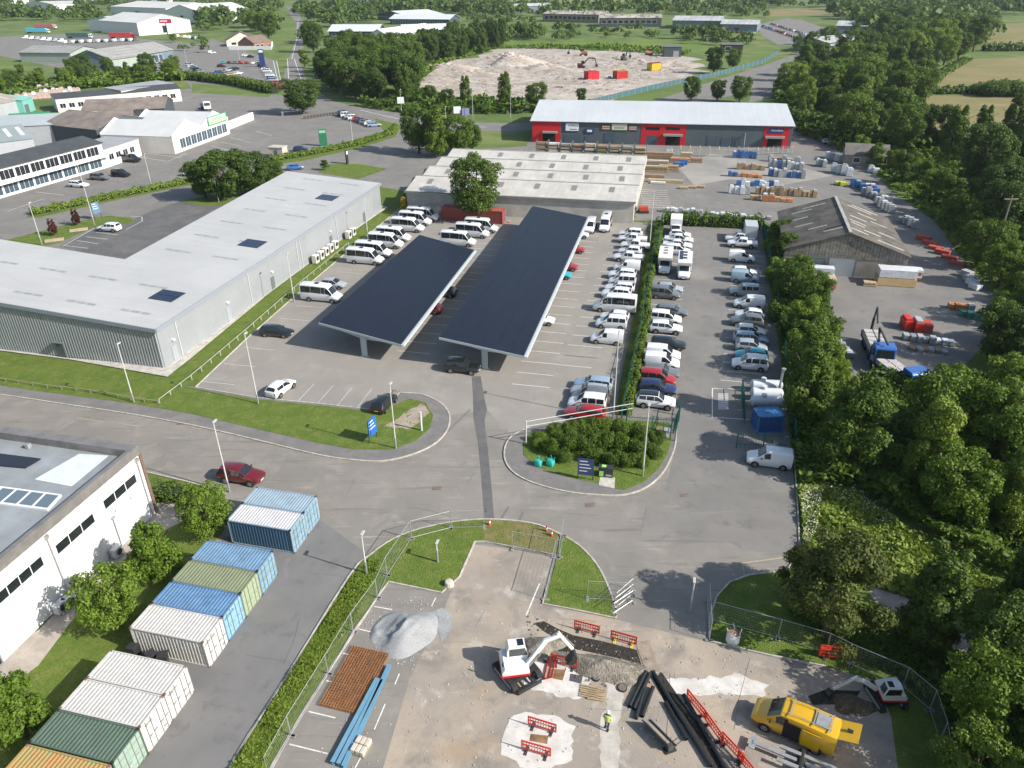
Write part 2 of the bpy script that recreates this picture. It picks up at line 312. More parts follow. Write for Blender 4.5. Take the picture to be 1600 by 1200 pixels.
# flat trench sheets: earth painted near-black for the shade in a cut
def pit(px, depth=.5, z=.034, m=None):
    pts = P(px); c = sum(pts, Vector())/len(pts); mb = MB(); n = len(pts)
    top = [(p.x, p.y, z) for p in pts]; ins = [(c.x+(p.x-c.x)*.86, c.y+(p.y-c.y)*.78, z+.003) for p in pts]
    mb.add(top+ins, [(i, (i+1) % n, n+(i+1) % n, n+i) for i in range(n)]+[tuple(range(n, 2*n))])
    return tag(mb.build('trench', m or mat('shaded_earth', (.028, .024, .02), 1, var=.4, scale=3, bump=1, bscale=6), fix=False), kind='structure')
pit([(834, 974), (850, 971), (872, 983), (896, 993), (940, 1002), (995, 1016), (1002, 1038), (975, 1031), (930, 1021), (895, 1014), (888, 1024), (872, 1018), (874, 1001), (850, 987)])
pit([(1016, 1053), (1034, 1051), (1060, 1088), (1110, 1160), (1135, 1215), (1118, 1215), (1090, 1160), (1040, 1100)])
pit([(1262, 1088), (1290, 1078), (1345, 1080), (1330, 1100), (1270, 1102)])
for p in [[(857, 1045), (884, 1047), (879, 1064), (854, 1058)], [(829, 1147), (857, 1150), (855, 1163), (827, 1158)]]:
    pit(p, m=mat('pit_floor', (.2, .12, .06), 1, var=.5, scale=1.5))
pit([(891, 1053), (911, 1056), (908, 1069), (889, 1064)], m=mat('pit_dark', (.07, .07, .09), 1))
# raised footway islands with kerbs
def slab(name, px, z0, z1, m):
    pts = [(p.x, p.y) for p in P(px)]; mb = MB(); mb.prism(pts, z0, z1, bottom=False); return tag(mb.build(name, m, fix=False), kind='structure')
isA_out = [(-90, 606), (0, 617), (100, 632), (200, 647), (300, 665), (400, 688), (500, 712), (560, 720), (600, 721), (640, 712), (675, 697), (697, 676), (703, 655), (698, 640), (685, 628), (660, 617), (625, 614)]
isA = smoothpath(isA_out, 3)
slab('footway', isA+[(612, 628), (600, 643), (500, 632), (400, 622), (305, 606), (200, 592), (-90, 560)], 0, .10, footway)
slab('grass_verge', [(-90, 586), (0, 603), (60, 612), (120, 620), (210, 632), (300, 648), (400, 671), (500, 694), (550, 703), (612, 704), (650, 690), (672, 670), (677, 650), (665, 630), (640, 624), (616, 634), (600, 646), (500, 635), (400, 625), (305, 609), (255, 596), (-90, 540)], .05, .13, grass)
kerb(isA_out, .13, .15)
kerb([(305, 606), (400, 622), (500, 632), (600, 643), (612, 628), (625, 614)], .15, .13, n=1)
kerb([(305, 606), (385, 530), (470, 455), (545, 392), (630, 322)], .12, .13, n=1)
kerb([(228, 738), (300, 755), (352, 772)], .11, n=1)
sheet('building_apron', [(-90, 540), (0, 549), (110, 563), (262, 590), (300, 560), (420, 460), (520, 385), (606, 325), (598, 322), (500, 390), (400, 465), (262, 574), (100, 560), (0, 545), (-90, 530)], .145, concrete)
rsheet('worn_earth', [(642, 640), (660, 632), (672, 645), (655, 662), (640, 672), (600, 668), (622, 655)], .14, ground_mat('bare_earth', [(.27, .22, .17), (.34, .29, .23), (.12, .14, .04)], [(.6, .4, .6), (1.5, .55, .62, 1)], bump=.5))
isB_out = [(1056, 655), (1056, 690), (1050, 712), (1035, 740), (1010, 762), (975, 774), (930, 774), (880, 768), (835, 756), (805, 741), (790, 722), (789, 700), (800, 682), (828, 668)]
slab('footway', smoothpath(isB_out, 3)+[(960, 650)], 0, .1, footway)
slab('grass_verge', [(1046, 662), (1049, 690), (1042, 712), (1028, 735), (1005, 755), (975, 767), (958, 764), (938, 757), (900, 750), (858, 738), (836, 728), (818, 712), (817, 692), (828, 678), (960, 656)], .05, .13, grass)
kerb(isB_out, .13, .15)
sheet('slab_path', [(938, 746), (961, 748), (960, 765), (935, 760)], .14, concrete)
isC = [(300, 1330), (362, 1195), (450, 1055), (545, 902), (577, 869), (620, 840), (680, 821), (755, 812), (830, 818), (872, 834), (905, 853), (932, 882), (948, 912), (960, 945), (963, 967)]
kerb(isC, .12, .15)
slab('grass_verge', smoothpath(isC[:8], 2)+[(757, 847), (742, 847), (718, 902), (690, 927), (607, 910), (592, 930), (520, 1040), (470, 1120), (425, 1198), (370, 1330)], 0, .09, grass)
slab('grass_verge', [(755, 812), (830, 818), (872, 834), (868, 868), (800, 855), (757, 847)], 0, .085, ground_mat('dry_grass', [(.13, .14, .035), (.2, .16, .08), (.08, .11, .02)], [(.7, .42, .6), (1.5, .55, .66)], bump=.7))
slab('grass_verge', [(876, 836), (905, 853), (932, 882), (948, 912), (960, 945), (962, 965), (910, 956), (848, 944), (866, 890)], 0, .09, grass)
kerb([(592, 930), (607, 910), (690, 927), (718, 902), (742, 847), (757, 847), (800, 855), (868, 868), (848, 944), (910, 956), (962, 967)], .13, .12, n=1)
kerb([(592, 930), (520, 1040), (470, 1120), (425, 1198), (370, 1330)], .13, .12, n=1)
kerb([(1240, 700), (1246, 790), (1250, 866), (1228, 892), (1170, 899), (1140, 910), (1120, 932), (1109, 962), (1107, 1002), (1200, 1024), (1290, 1042)], .12, .13, n=1)
sheet('woodland_path', [(1345, 905), (1400, 925), (1440, 950), (1500, 985), (1600, 1020), (1640, 1060), (1560, 1040), (1480, 1012), (1420, 975), (1370, 945)], .02, ground_mat('gravel_path', [(.3, .27, .25), (.22, .2, .18), (.12, .13, .06)], [(.7, .4, .6), (1.5, .6, .7)], bump=.4))
sheet('scrub', [(1243, 765), (1330, 770), (1430, 850), (1560, 920), (1700, 960), (1700, 1010), (1500, 960), (1330, 900), (1256, 872)], .015, meadow)
sheet('building_yard', [(350, 830), (280, 905), (215, 985), (150, 945), (120, 985), (60, 1060), (0, 1130), (-60, 1100), (130, 900), (250, 760)], .012, grass)
sheet('service_path', [(250, 778), (300, 788), (285, 815), (215, 850), (170, 905), (120, 960), (60, 1040), (0, 1085), (-60, 1130), (-60, 1040), (60, 985), (240, 800)], .02, mat('paving', (.34, .3, .26), .9, var=.2, scale=.8, bump=.2, bscale=6))
sheet('tarmac_square', [(740, 850), (865, 868), (850, 935), (760, 925), (715, 910)], .024, asphalt_dark) if False else None
# left estate roads and car parks
sheet('estate_road', [(-160, 425), (0, 404), (60, 388), (197, 409), (320, 335), (450, 268), (560, 286), (640, 300), (690, 245), (645, 222), (622, 200), (640, 192), (560, 172), (500, 152), (430, 148), (300, 138), (200, 150), (120, 175), (0, 190), (-160, 200)], .012, asphalt_mid)
sheet('workshop_car_park', [(92, 385), (148, 357), (200, 347), (235, 330), (270, 318), (420, 282), (320, 340), (197, 412)], .018, asphalt_dark)
for p in [[(-160, 415), (0, 399), (50, 388), (90, 380), (146, 356), (207, 349), (208, 341), (170, 337), (120, 347), (60, 362), (0, 378), (-160, 400)],
          [(280, 316), (350, 300), (430, 285), (380, 320), (320, 322)],
          [(40, 340), (60, 328), (180, 304), (300, 281), (306, 287), (180, 313), (60, 340)],
          [(418, 245), (470, 238), (540, 222), (600, 205), (585, 186), (600, 182), (626, 198), (618, 214), (560, 232), (470, 252), (424, 258)],
          [(497, 270), (510, 257), (560, 256), (606, 264), (560, 280)], [(300, 145), (420, 152), (430, 140), (300, 130)],
          [(505, 145), (480, 128), (472, 95), (560, 80), (620, 110), (620, 158), (560, 160)]]:
    sheet('grass_verge', p, .024, grass_far if p[0][1] < 200 else grass)
sheet('dealer_car_park', [(-60, 60), (130, 52), (320, 70), (330, 60), (430, 95), (440, 140), (420, 148), (300, 140), (285, 118), (230, 112), (120, 112), (-60, 75)], .012, asphalt_mid)
sheet('trunk_road', [(446, 10), (452, 20), (463, 38), (462, 60), (452, 90), (443, 120), (440, 140), (470, 152), (520, 158), (492, 140), (474, 115), (470, 90), (477, 55), (474, 35), (462, 12)], .03, asphalt_mid)
sheet('trunk_road', [(520, 158), (565, 168), (620, 176), (700, 187), (800, 193), (850, 190), (860, 200), (800, 206), (700, 204), (640, 200), (560, 178), (500, 160)], .03, asphalt_mid)
sheet('trunk_road', [(850, 190), (960, 172), (1040, 152), (1120, 125), (1200, 100), (1260, 78), (1290, 60), (1230, 40), (1150, 45), (1250, 30), (1320, 55), (1290, 85), (1225, 115), (1160, 145), (1060, 172), (960, 190)], .03, asphalt_mid)
for p in [[(1170, 160), (1180, 130), (1230, 105), (1240, 120), (1215, 150)], [(840, 196), (900, 180), (1240, 170), (1300, 215), (1310, 240), (1240, 238), (820, 232)]]:
    sheet('side_road', p, .02, asphalt_mid)
sheet('verge_far', [(700, 182), (830, 183), (840, 190), (760, 192), (700, 188)], .034, grass_far)
# builders' yard
sheet('merchant_yard', [(640, 302), (700, 236), (830, 228), (1240, 232), (1290, 228), (1345, 250), (1400, 305), (1460, 345), (1500, 400), (1560, 470), (1545, 530), (1500, 580), (1440, 605), (1320, 600), (1290, 520), (1255, 400), (1195, 345), (1000, 345)], .016, asphalt_mid)
sheet('pale_hardstanding', [(1060, 262), (1110, 240), (1240, 258), (1300, 275), (1220, 290), (1140, 280), (1085, 290)], .022, ground_mat('pale_stone', [(.31, .29, .26), (.22, .215, .2)], [(.06, .4, .6)], bump=.1))
# demolition site
rsheet('demolition_ground', [(640, 138), (662, 112), (700, 96), (745, 90), (765, 78), (840, 75), (930, 80), (1000, 80), (1075, 90), (1098, 100), (1086, 120), (1040, 134), (960, 150), (925, 162), (880, 156), (830, 166), (760, 154), (700, 152)], .03, rubble, 7, 9)
# fields
for p in [[(1535, 38), (1800, 30), (1800, 74), (1535, 77)], [(1448, 142), (1470, 115), (1508, 93), (1800, 78), (1800, 140), (1520, 142)], [(1438, 160), (1450, 150), (1800, 147), (1800, 190), (1560, 195), (1500, 218), (1455, 214)], [(1200, 14), (1330, 12), (1310, 22), (1190, 26)]]:
    sheet('field', p, .03, crop)
sheet('field', [(660, 80), (760, 62), (1080, 62), (1130, 78), (1060, 83), (840, 75), (720, 86)], .02, ground_mat('bright_field', [(.13, .19, .035), (.09, .14, .03)], [(.02, .4, .6)]))
for p in [[(750, 0), (1100, 0), (1090, 10), (760, 14)], [(-300, -10), (400, -14), (380, -4), (-300, 0)]]:
    sheet('field', p, .03, mat('pale_field', (.16, .2, .06), .95, var=.2, scale=.01))
sheet('vehicle_park', [(1185, 38), (1230, 28), (1290, 45), (1270, 75), (1215, 70), (1190, 55)], .02, asphalt_mid)
sheet('office_car_park', [(505, 66), (560, 64), (600, 78), (560, 84), (515, 82)], .02, asphalt_mid)
# ---------------- painted lines ----------------
def lines(segs, wd=.1, z=.028, m=None, name='parking_marking'):
    mb = MB()
    for a, b in segs:
        A, B = at(*a), at(*b); ribbon(mb, [A, B], wd, z)
    return tag(mb.build(name, m or linepaint, fix=False), kind='structure')
def bays(a, b, n, ln, deg, wd=.1, z=.028):
    """n+1 bay lines between pixel a and pixel b, each ln metres long at angle deg"""
    A, B = at(*a), at(*b); d = Vector((math.cos(rad(deg)), math.sin(rad(deg)), 0))*ln; mb = MB()
    for i in range(n+1):
        p = A.lerp(B, i/n); ribbon(mb, [p, p+d], wd, z)
    return tag(mb.build('parking_marking', linepaint, fix=False), kind='structure')
bays((620, 548), (752, 372), 16, 4.6, -13); bays((800, 600), (905, 345), 22, 4.6, -13)
bays((935, 560), (1000, 372), 16, -4.6, -13); bays((925, 575), (935, 560), 1, -4.6, -13)
bays((316, 596), (640, 335), 15, 4.4, -13, .06); bays((980, 590), (1040, 380), 20, 4.8, -13)
bays((1190, 600), (1192, 380), 22, -4.8, -13); bays((404, 622), (590, 640), 6, 4.4, 77, .05)
lines([((1113, 607), (1113, 652)), ((1113, 607), (1165, 609)), ((1113, 652), (1170, 656))], .12)
bays((1010, 300), (1045, 290), 0, 0, 0) if False else None
bays((1004, 323), (1000, 296), 8, 6, -13, .14)
lines([((585, 948), (613, 953)), ((560, 983), (590, 990)), ((536, 1021), (560, 1027)), ((510, 1064), (545, 1072)), ((482, 1112), (524, 1122)), ((452, 1163), (512, 1178)), ((681, 934), (674, 948)), ((624, 1053), (617, 1070)), ((602, 1100), (585, 1140)), ((574, 1165), (555, 1200))], .09, .03)
lines([((843, 912), (822, 962))], .12, .03, name='road_marking')
lines([((120, 653), (160, 659)), ((185, 661), (215, 666)), ((300, 668), (315, 671)), ((1160, 880), (1250, 868)), ((1160, 880), (1163, 898))], .1, .02, mat('worn_yellow', (.36, .32, .2), .9, var=.3, scale=2), 'road_marking')
lines([((98, 354+31), (147, 357)), ((102, 384), (137, 388)), ((120, 376), (153, 381)), ((134, 370), (168, 374)), ((150, 363), (184, 367)), ((197, 359), (222, 346)), ((222, 346), (222, 339)), ((222, 339), (205, 338))], .12)
bays((300, 292), (440, 262), 16, 1.2, -13, .15)
lines([((12, 330), (70, 310)), ((55, 300), (100, 305)), ((215, 245), (260, 252)), ((230, 240), (285, 247)), ((262, 252), (292, 240)), ((330, 228), (362, 236)), ((345, 222), (378, 229)), ((360, 215), (392, 223)), ((400, 205), (425, 212))], .14)
lines([((563, 172), (640, 190)), ((640, 190), (760, 199)), ((449, 92), (452, 138)), ((460, 92), (475, 138)), ((427, 95), (437, 138)), ((432, 95), (441, 138)), ((466, 30), (464, 60)), ((464, 60), (456, 92))], .3, .04, name='road_marking')
# patched tarmac, covers and stains that are really there
for x, y in ((922, 789), (1069, 774), (683, 763), (283, 662)): 
    c = at(x, y); mb = MB(); mb.box(-.45, .45, -.3, .3, .026, .032); o = mb.build('manhole_cover', mat('cast_iron', (.16, .12, .1), .7, var=.3, scale=4)); o.location = (c.x, c.y, 0); tag(o, kind='structure')
def cracks(name, px, n, L, seed, wd=.05, col=(.06, .06, .062)):
    rd = random.Random(seed); pts = [(p.x, p.y) for p in P(px)]; xs = [p[0] for p in pts]; ys = [p[1] for p in pts]; mb = MB(); k = 0
    while k < n:
        x, y = rd.uniform(min(xs), max(xs)), rd.uniform(min(ys), max(ys))
        if not inside(x, y, pts): continue
        a = rd.choice([rad(-13), rad(77)])+rd.gauss(0, .12); path = [(x, y)]
        for _ in range(int(L*rd.uniform(.4, 1.4)/.5)):
            a += rd.gauss(0, .05); x += .5*math.cos(a); y += .5*math.sin(a)
            if not inside(x, y, pts): break
            path.append((x, y))
        if len(path) > 3: ribbon(mb, path, wd*rd.uniform(.6, 1.4), .03)
        k += 1
    tag(mb.build(name, mat('tar_seam%.2f' % col[0], col, .8), fix=False), kind='structure')
def inside(x, y, p):
    c = False; j = len(p)-1
    for i in range(len(p)):
        if (p[i][1] > y) != (p[j][1] > y) and x < (p[j][0]-p[i][0])*(y-p[i][1])/(p[j][1]-p[i][1])+p[i][0]: c = not c
        j = i
    return c
cracks('tarmac_crack', [(330, 600), (640, 400), (900, 400), (960, 640), (760, 800), (880, 830), (1240, 850), (1180, 740), (1060, 760), (720, 640)], 16, 6, 3, .022, (.13, .126, .12))
cracks('tarmac_crack', [(0, 630), (300, 680), (560, 730), (740, 730), (760, 800), (600, 830), (520, 800), (370, 760), (0, 680)], 9, 6, 4, .022, (.13, .126, .12)); cracks('tarmac_crack', [(500, 820), (560, 880), (420, 1100), (340, 1200), (200, 1200), (380, 980)], 5, 6, 5, .022, (.1, .098, .095))
cracks('tarmac_crack', [(700, 900), (860, 960), (1100, 1000), (1380, 1100), (1390, 1200), (450, 1200), (600, 960)], 9, 5, 6, .025, (.16, .15, .13)); cracks('repair_seam', [(600, 730), (1200, 760), (1240, 850), (900, 830), (700, 800)], 3, 5, 9, .05, (.15, .145, .138))
lines([((818, 800), (792, 905-50)), ((795, 792), (776, 822)), ((672, 700), (735, 640))], .22, .027, MATS['tar_seam0.15'], 'repair_seam')
slab('grass_verge', [(1012, 352), (1036, 352), (1030, 400), (1016, 450), (1012, 520), (1002, 570), (995, 610), (985, 660), (962, 658), (968, 600), (985, 520), (1000, 430)], 0, .06, meadow)
# ================= TREES AND HEDGES =================
def leaf_cloud(c, nrm, size, rng, elong=1.5):
    """c, nrm: (n,3); one small bent quad per row"""
    n = len(c); nrm = nrm+rng.normal(0, .55, (n, 3)); nrm /= np.linalg.norm(nrm, axis=1)[:, None]
    a = np.cross(nrm, rng.normal(0, 1, (n, 3))); a /= np.linalg.norm(a, axis=1)[:, None]; b = np.cross(nrm, a)
    s = (size*rng.uniform(.6, 1.35, n))[:, None]
    v = np.empty((n, 4, 3)); v[:, 0] = c-a*s*.5*elong; v[:, 1] = c-b*s*.5+nrm*s*.12; v[:, 2] = c+a*s*.5*elong; v[:, 3] = c+b*s*.5+nrm*s*.12
    return v.reshape(-1, 3)
def quad_mesh(v, m, name='foliage'):
    me = bpy.data.meshes.new(name); n = len(v)//4
    me.vertices.add(n*4); me.vertices.foreach_set('co', np.asarray(v, dtype=np.float32).ravel())
    me.loops.add(n*4); me.loops.foreach_set('vertex_index', np.arange(n*4, dtype=np.int32))
    me.polygons.add(n); me.polygons.foreach_set('loop_start', np.arange(0, n*4, 4, dtype=np.int32))
    me.materials.append(m); me.update(calc_edges=True); return me
def lobes_cloud(lobes, per, size, rng, fill=.22):
    C = []; Nn = []
    tot = sum(l[3]*l[4] for l in lobes)
    for (x, y, z, r, rz) in lobes:
        n = max(12, int(per*r*rz/tot)); d = rng.normal(0, 1, (n, 3)); d[:, 2] = np.where(rng.random(n) < .7, np.abs(d[:, 2]), d[:, 2]); d /= np.linalg.norm(d, axis=1)[:, None]
        k = np.where(rng.random(n) < fill, rng.uniform(.3, .8, n), rng.uniform(.8, 1.12, n))[:, None]
        k = k*(1+.13*np.sin(d[:, :1]*7+x)*np.cos(d[:, 1:2]*6+y))
        C.append(np.array([x, y, z])+d*k*np.array([r, r, rz])); Nn.append(d)
    C = np.vstack(C); Nn = np.vstack(Nn); return leaf_cloud(C, Nn, np.full(len(C), size), rng)
def trunk_mesh(h, r, rng, limbs=5, top=.75, spread=.3):
    mb = MB(); p = Vector((0, 0, -.1)); q = Vector((rng.normal(0, .05)*h*.2, rng.normal(0, .05)*h*.2, h*.35)); t = Vector((q.x*1.5, q.y*1.5, h*top))
    mb.tube(p, q, r*1.15, r*.8, 8); mb.tube(q, t, r*.8, r*.25, 8)
    for i in range(limbs):
        a = 2*PI*i/limbs+rng.random(); z = h*(.28+.4*rng.random()); s = Vector((q.x, q.y, z))
        e = s+Vector((math.cos(a)*h*spread*rng.uniform(.6, 1), math.sin(a)*h*spread*rng.uniform(.6, 1), h*.2))
        mb.tube(s, e, r*.4, r*.1, 6)
    return mb.mesh(bark, smooth=60)
TREE = {}
def tree_proto(key, seed, H, R, m, n, size, style='round'):
    rng = np.random.default_rng(seed); L = []
    if style == 'round':
        k = 38
        for i in range(k):
            a = i*2.4+rng.random(); t = (i+.5)/k; zz = .16+.74*t; rr = R*.76*math.sin(PI*min(1, .25+.7*(1-t)))**.7*rng.uniform(.7, 1.08)
            r = R*rng.uniform(.2, .36)*(1-.25*t)
            L.append((math.cos(a)*rr, math.sin(a)*rr, H*zz, r, r*rng.uniform(.75, 1.0)))
        L.append((0, 0, H*.84, R*.42, H*.13))
    elif style == 'tall':
        k = 38
        for i in range(k):
            a = i*2.4+rng.random()*1.5; t = (i+.5)/k; zz = .12+.82*t; rr = R*.5*(1-.7*abs(t-.35))*rng.uniform(.7, 1.2)
            r = R*rng.uniform(.18, .34)*(1-.35*t); L.append((math.cos(a)*rr, math.sin(a)*rr, H*zz, r, r*rng.uniform(.9, 1.5)))
    elif style == 'loose':
        k = 34
        for i in range(k):
            a = i*2.4+rng.random(); t = rng.random(); rr = R*rng.uniform(.3, .85)*(1-.5*t); r = R*rng.uniform(.15, .3)
            L.append((math.cos(a)*rr, math.sin(a)*rr, H*(.2+.74*t), r, r*.8))
    elif style == 'bush':
        k = 9
        for i in range(k):
            a = i*2.4; rr = R*rng.uniform(.2, .62); r = R*rng.uniform(.35, .55); L.append((math.cos(a)*rr, math.sin(a)*rr, H*rng.uniform(.25, .55), r, H*.42))
    v = lobes_cloud(L, n, size, rng)
    v[:, 2] = np.maximum(v[:, 2], .02)
    TREE[key] = (quad_mesh(v, m), trunk_mesh(H, .022*H+.05, rng, 6), H, R)
tree_proto('broadA', 1, 10, 4.6, leafA, 14000, .21, 'round'); tree_proto('broadB', 2, 10, 4.2, leafB, 14000, .21, 'round')
tree_proto('broadC', 3, 10, 4.8, leafC, 15000, .19, 'loose'); tree_proto('tallA', 4, 12, 3.8, leafA, 14000, .21, 'tall')
tree_proto('tallB', 5, 12, 3.6, leafB, 14000, .21, 'tall'); tree_proto('broadD', 6, 10, 4.4, leafA, 15000, .19, 'loose')
tree_proto('broadE', 17, 10, 4.8, leafC, 14000, .21, 'round'); tree_proto('tallC', 18, 12, 4.0, leafG, 13000, .21, 'tall'); tree_proto('pine', 7, 9, 4.3, leafD, 20000, .15, 'loose'); tree_proto('youngA', 8, 5, 2.0, leafC, 10000, .115, 'tall'); tree_proto('youngB', 9, 5, 2.2, leafC, 10000, .115, 'round')
tree_proto('bushA', 10, 3, 2.4, leafA, 6000, .15, 'bush'); tree_proto('bushB', 11, 3, 2.4, leafC, 6000, .15, 'bush'); tree_proto('copper', 12, 3.4, 1.2, leafR, 900, .2, 'tall'); tree_proto('yellow', 13, 3.6, 1.1, leafY, 1400, .16, 'tall')
def plant(kind, loc, label, H=None, rz=0, group=None, name=None, cat=None, wide=1):
    cm, tm, h0, r0 = TREE[kind]; s = (H or h0)/h0
    name = name or ('bush' if 'bush' in kind else 'tree')
    t = thing(name, label, cat or name, (loc[0], loc[1], 0), rz, group); t.scale = (s*wide, s*wide, s)
    link('crown' if name != 'bush' else 'foliage', cm, t); link('trunk' if name != 'bush' else 'stem', tm, t); return t
# a crown placed so that its outline spans the given pixels: base pixel (bx, by) and height from the top pixel
def plant_px(kind, bx, by, ty, label, group=None, wide=1, **k):
    g = at(bx, by); d = FW+RT*((bx-800)/FPX)+UP*((600-ty)/FPX); t = g.y/d.y; H = max(1, CH+d.z*t)
    return plant(kind, g, label, H*1.0, random.random()*6, group, wide=wide, **k)
def inpoly(x, y, p):
    c = False; j = len(p)-1
    for i in range(len(p)):
        if (p[i][1] > y) != (p[j][1] > y) and x < (p[j][0]-p[i][0])*(y-p[i][1])/(p[j][1]-p[i][1])+p[i][0]: c = not c
        j = i
    return c
def scatter(px, dmin, seed, tries=4000, world=False, mx=999):
    rnd = random.Random(seed); pts = [(p[0], p[1]) for p in (px if world else P(px))]
    xs = [p[0] for p in pts]; ys = [p[1] for p in pts]; out = []
    for _ in range(tries):
        x = rnd.uniform(min(xs), max(xs)); y = rnd.uniform(min(ys), max(ys))
        if inpoly(x, y, pts) and all((x-a)**2+(y-b)**2 > dmin*dmin for a, b in out): out.append((x, y))
        if len(out) >= mx: break
    return out
def wood(px, dmin, seed, kinds, Hr, label, group, avoid=(), mx=999):
    rnd = random.Random(seed+5); n = 0
    for x, y in scatter(px, dmin, seed, mx=mx):
        if any(inpoly(x, y, a) for a in avoid): continue
        k = rnd.choice(kinds); plant(k, (x, y), label[k] if isinstance(label, dict) else label, rnd.uniform(*Hr), rnd.random()*6.3, group, wide=rnd.uniform(.9, 1.15)); n += 1
    return n
def hedge(px, wd, ht, label, m=None, size=.16, dens=55, seed=0, name='hedge', cat='hedge', world=False, group=None):
    rng = np.random.default_rng(seed+int(px[0][0])); pts = [Vector((p[0], p[1], 0)) for p in (px if world else P(px))]
    org = pts[0].copy(); V = []; C = []; Nn = []
    mb = MB(); ribbon(mb, [p-org for p in pts], wd*.62, 0, ht*.72)
    for a, b in zip(pts[:-1], pts[1:]):
        L = (b-a).length; d = (b-a)/L; s = Vector((-d.y, d.x, 0)); n = int(L*(wd+1.6*ht)*dens); a = a-org
        u = rng.uniform(-.15, L+.15, n); th = rng.uniform(0, PI, n)
        prof = 1+.16*np.sin(u*1.3+th)+.1*np.sin(u*3.1+seed)+rng.normal(0, .07, n)
        yy = np.sign(np.cos(th))*np.abs(np.cos(th))**.55*wd*.5*prof; zz = np.abs(np.sin(th))**.5*ht*prof*rng.uniform(.55, 1, n)**.25
        nb = np.stack([np.cos(th)*s.x, np.cos(th)*s.y, np.sin(th)+.2], 1)
        C.append(np.stack([a.x+u*d.x+yy*s.x, a.y+u*d.y+yy*s.y, np.maximum(zz, .03)], 1)); Nn.append(nb)
    C = np.vstack(C); v = leaf_cloud(C, np.vstack(Nn), np.full(len(C), size), rng)
    t = thing(name, label, cat, org, 0, group)
    link('foliage', quad_mesh(v, m or leafA), t); mb.build('hedge_core', mat('hedge_inside', (.02, .03, .01), 1), t); return t  # dark solid core set inside the leaves so nothing shows through
def cover(name, px, n, size, hfun, m, seed=0, kind='stuff', world=False, label=None, cat=None):
    """ground cover: many small leaf-like faces over a polygon"""
    rng = np.random.default_rng(seed); pts = [(p[0], p[1]) for p in (px if world else P(px))]
    xs = [p[0] for p in pts]; ys = [p[1] for p in pts]; C = []
    while len(C) < n:
        x = rng.uniform(min(xs), max(xs)); y = rng.uniform(min(ys), max(ys))
        if inpoly(x, y, pts): C.append((x, y))
    C = np.array(C); h = hfun(C[:, 0], C[:, 1]); z = h*rng.uniform(0, 1, n)**.5
    c3 = np.stack([C[:, 0], C[:, 1], z+.02], 1); nn = np.tile(np.array([[0, 0, 1.]]), (n, 1))+rng.normal(0, .5, (n, 3))
    o = link(name, quad_mesh(leaf_cloud(c3, nn, np.full(n, size), rng, 1.8), m)); return tag(o, label, cat, kind=kind)
def bumps(h0, h1, s=.25): return lambda x, y: h0+(h1-h0)*np.clip(.5+.5*np.sin(x*s*1.7+np.sin(y*s))*np.cos(y*s*1.3+.8*np.sin(x*s*2.1)), 0, 1)
# ================= VEHICLES =================
def ring_at(st, x):
    for a, b in zip(st[:-1], st[1:]):
        if a[0] <= x <= b[0]:
            t = (x-a[0])/(b[0]-a[0]+1e-9); return [a[i]+(b[i]-a[i])*t for i in range(9)]
    return list(st[0] if x < st[0][0] else st[-1])
def loft(mb, st):
    vs = []; n = 10
    for (x, zs, ws, zm, wm, zb, wb, zt, wt) in st:
        cr = min(.045, (zt-zb)*.2)
        vs += [(x, -ws*.9, zs), (x, -wm, zm), (x, -wb, zb), (x, -wt, zt-cr*.6), (x, -wt*.5, zt+cr), (x, wt*.5, zt+cr), (x, wt, zt-cr*.6), (x, wb, zb), (x, wm, zm), (x, ws*.9, zs)]
    fs = []
    for i in range(len(st)-1):
        for j in range(n): fs.append((n*i+j, n*i+(j+1) % n, n*(i+1)+(j+1) % n, n*(i+1)+j))
    fs += [tuple(range(n-1, -1, -1)), tuple(n*(len(st)-1)+j for j in range(n))]
    mb.add(vs, fs)
def side_glass(mb, st, xa, xb, lo=.12, hi=.86, off=.012, sides=(-1, 1)):
    xs = sorted({xa, xb}|{s[0] for s in st if xa < s[0] < xb})
    for sg in sides:
        vs = []
        for x in xs:
            r = ring_at(st, x); zb, wb, zt, wt = r[5], r[6], r[7], r[8]
            dz, dw = zt-zb, wt-wb
            for t in (lo, hi): vs.append((x, sg*(wb+dw*t+off), zb+dz*t+off*.3))
        fs = [(2*i, 2*i+2, 2*i+3, 2*i+1) if sg > 0 else (2*i, 2*i+1, 2*i+3, 2*i+2) for i in range(len(xs)-1)]
        mb.add(vs, fs)
def top_glass(mb, st, i, j, a=.08, b=.9, wf=.93, off=.014):
    A, B = st[i], st[j]; vs = []
    d = Vector((B[0]-A[0], 0, B[7]-A[7])).normalized(); nn = Vector((-d.z, 0, d.x)); nn = nn if nn.z > 0 else -nn
    for t in (a, b):
        x = A[0]+(B[0]-A[0])*t; z = A[7]+(B[7]-A[7])*t; wd = (A[8]+(B[8]-A[8])*t)*wf
        cr = min(.045, (A[7]-A[5])*.2)*(1-t)+min(.045, (B[7]-B[5])*.2)*t
        for y, k in ((-wd, -.3), (-wd*.5, 1), (wd*.5, 1), (wd, -.3)): vs.append((x+nn.x*off, y, z+cr*k+nn.z*off))
    mb.add(vs, [(0, 1, 5, 4), (1, 2, 6, 5), (2, 3, 7, 6)])
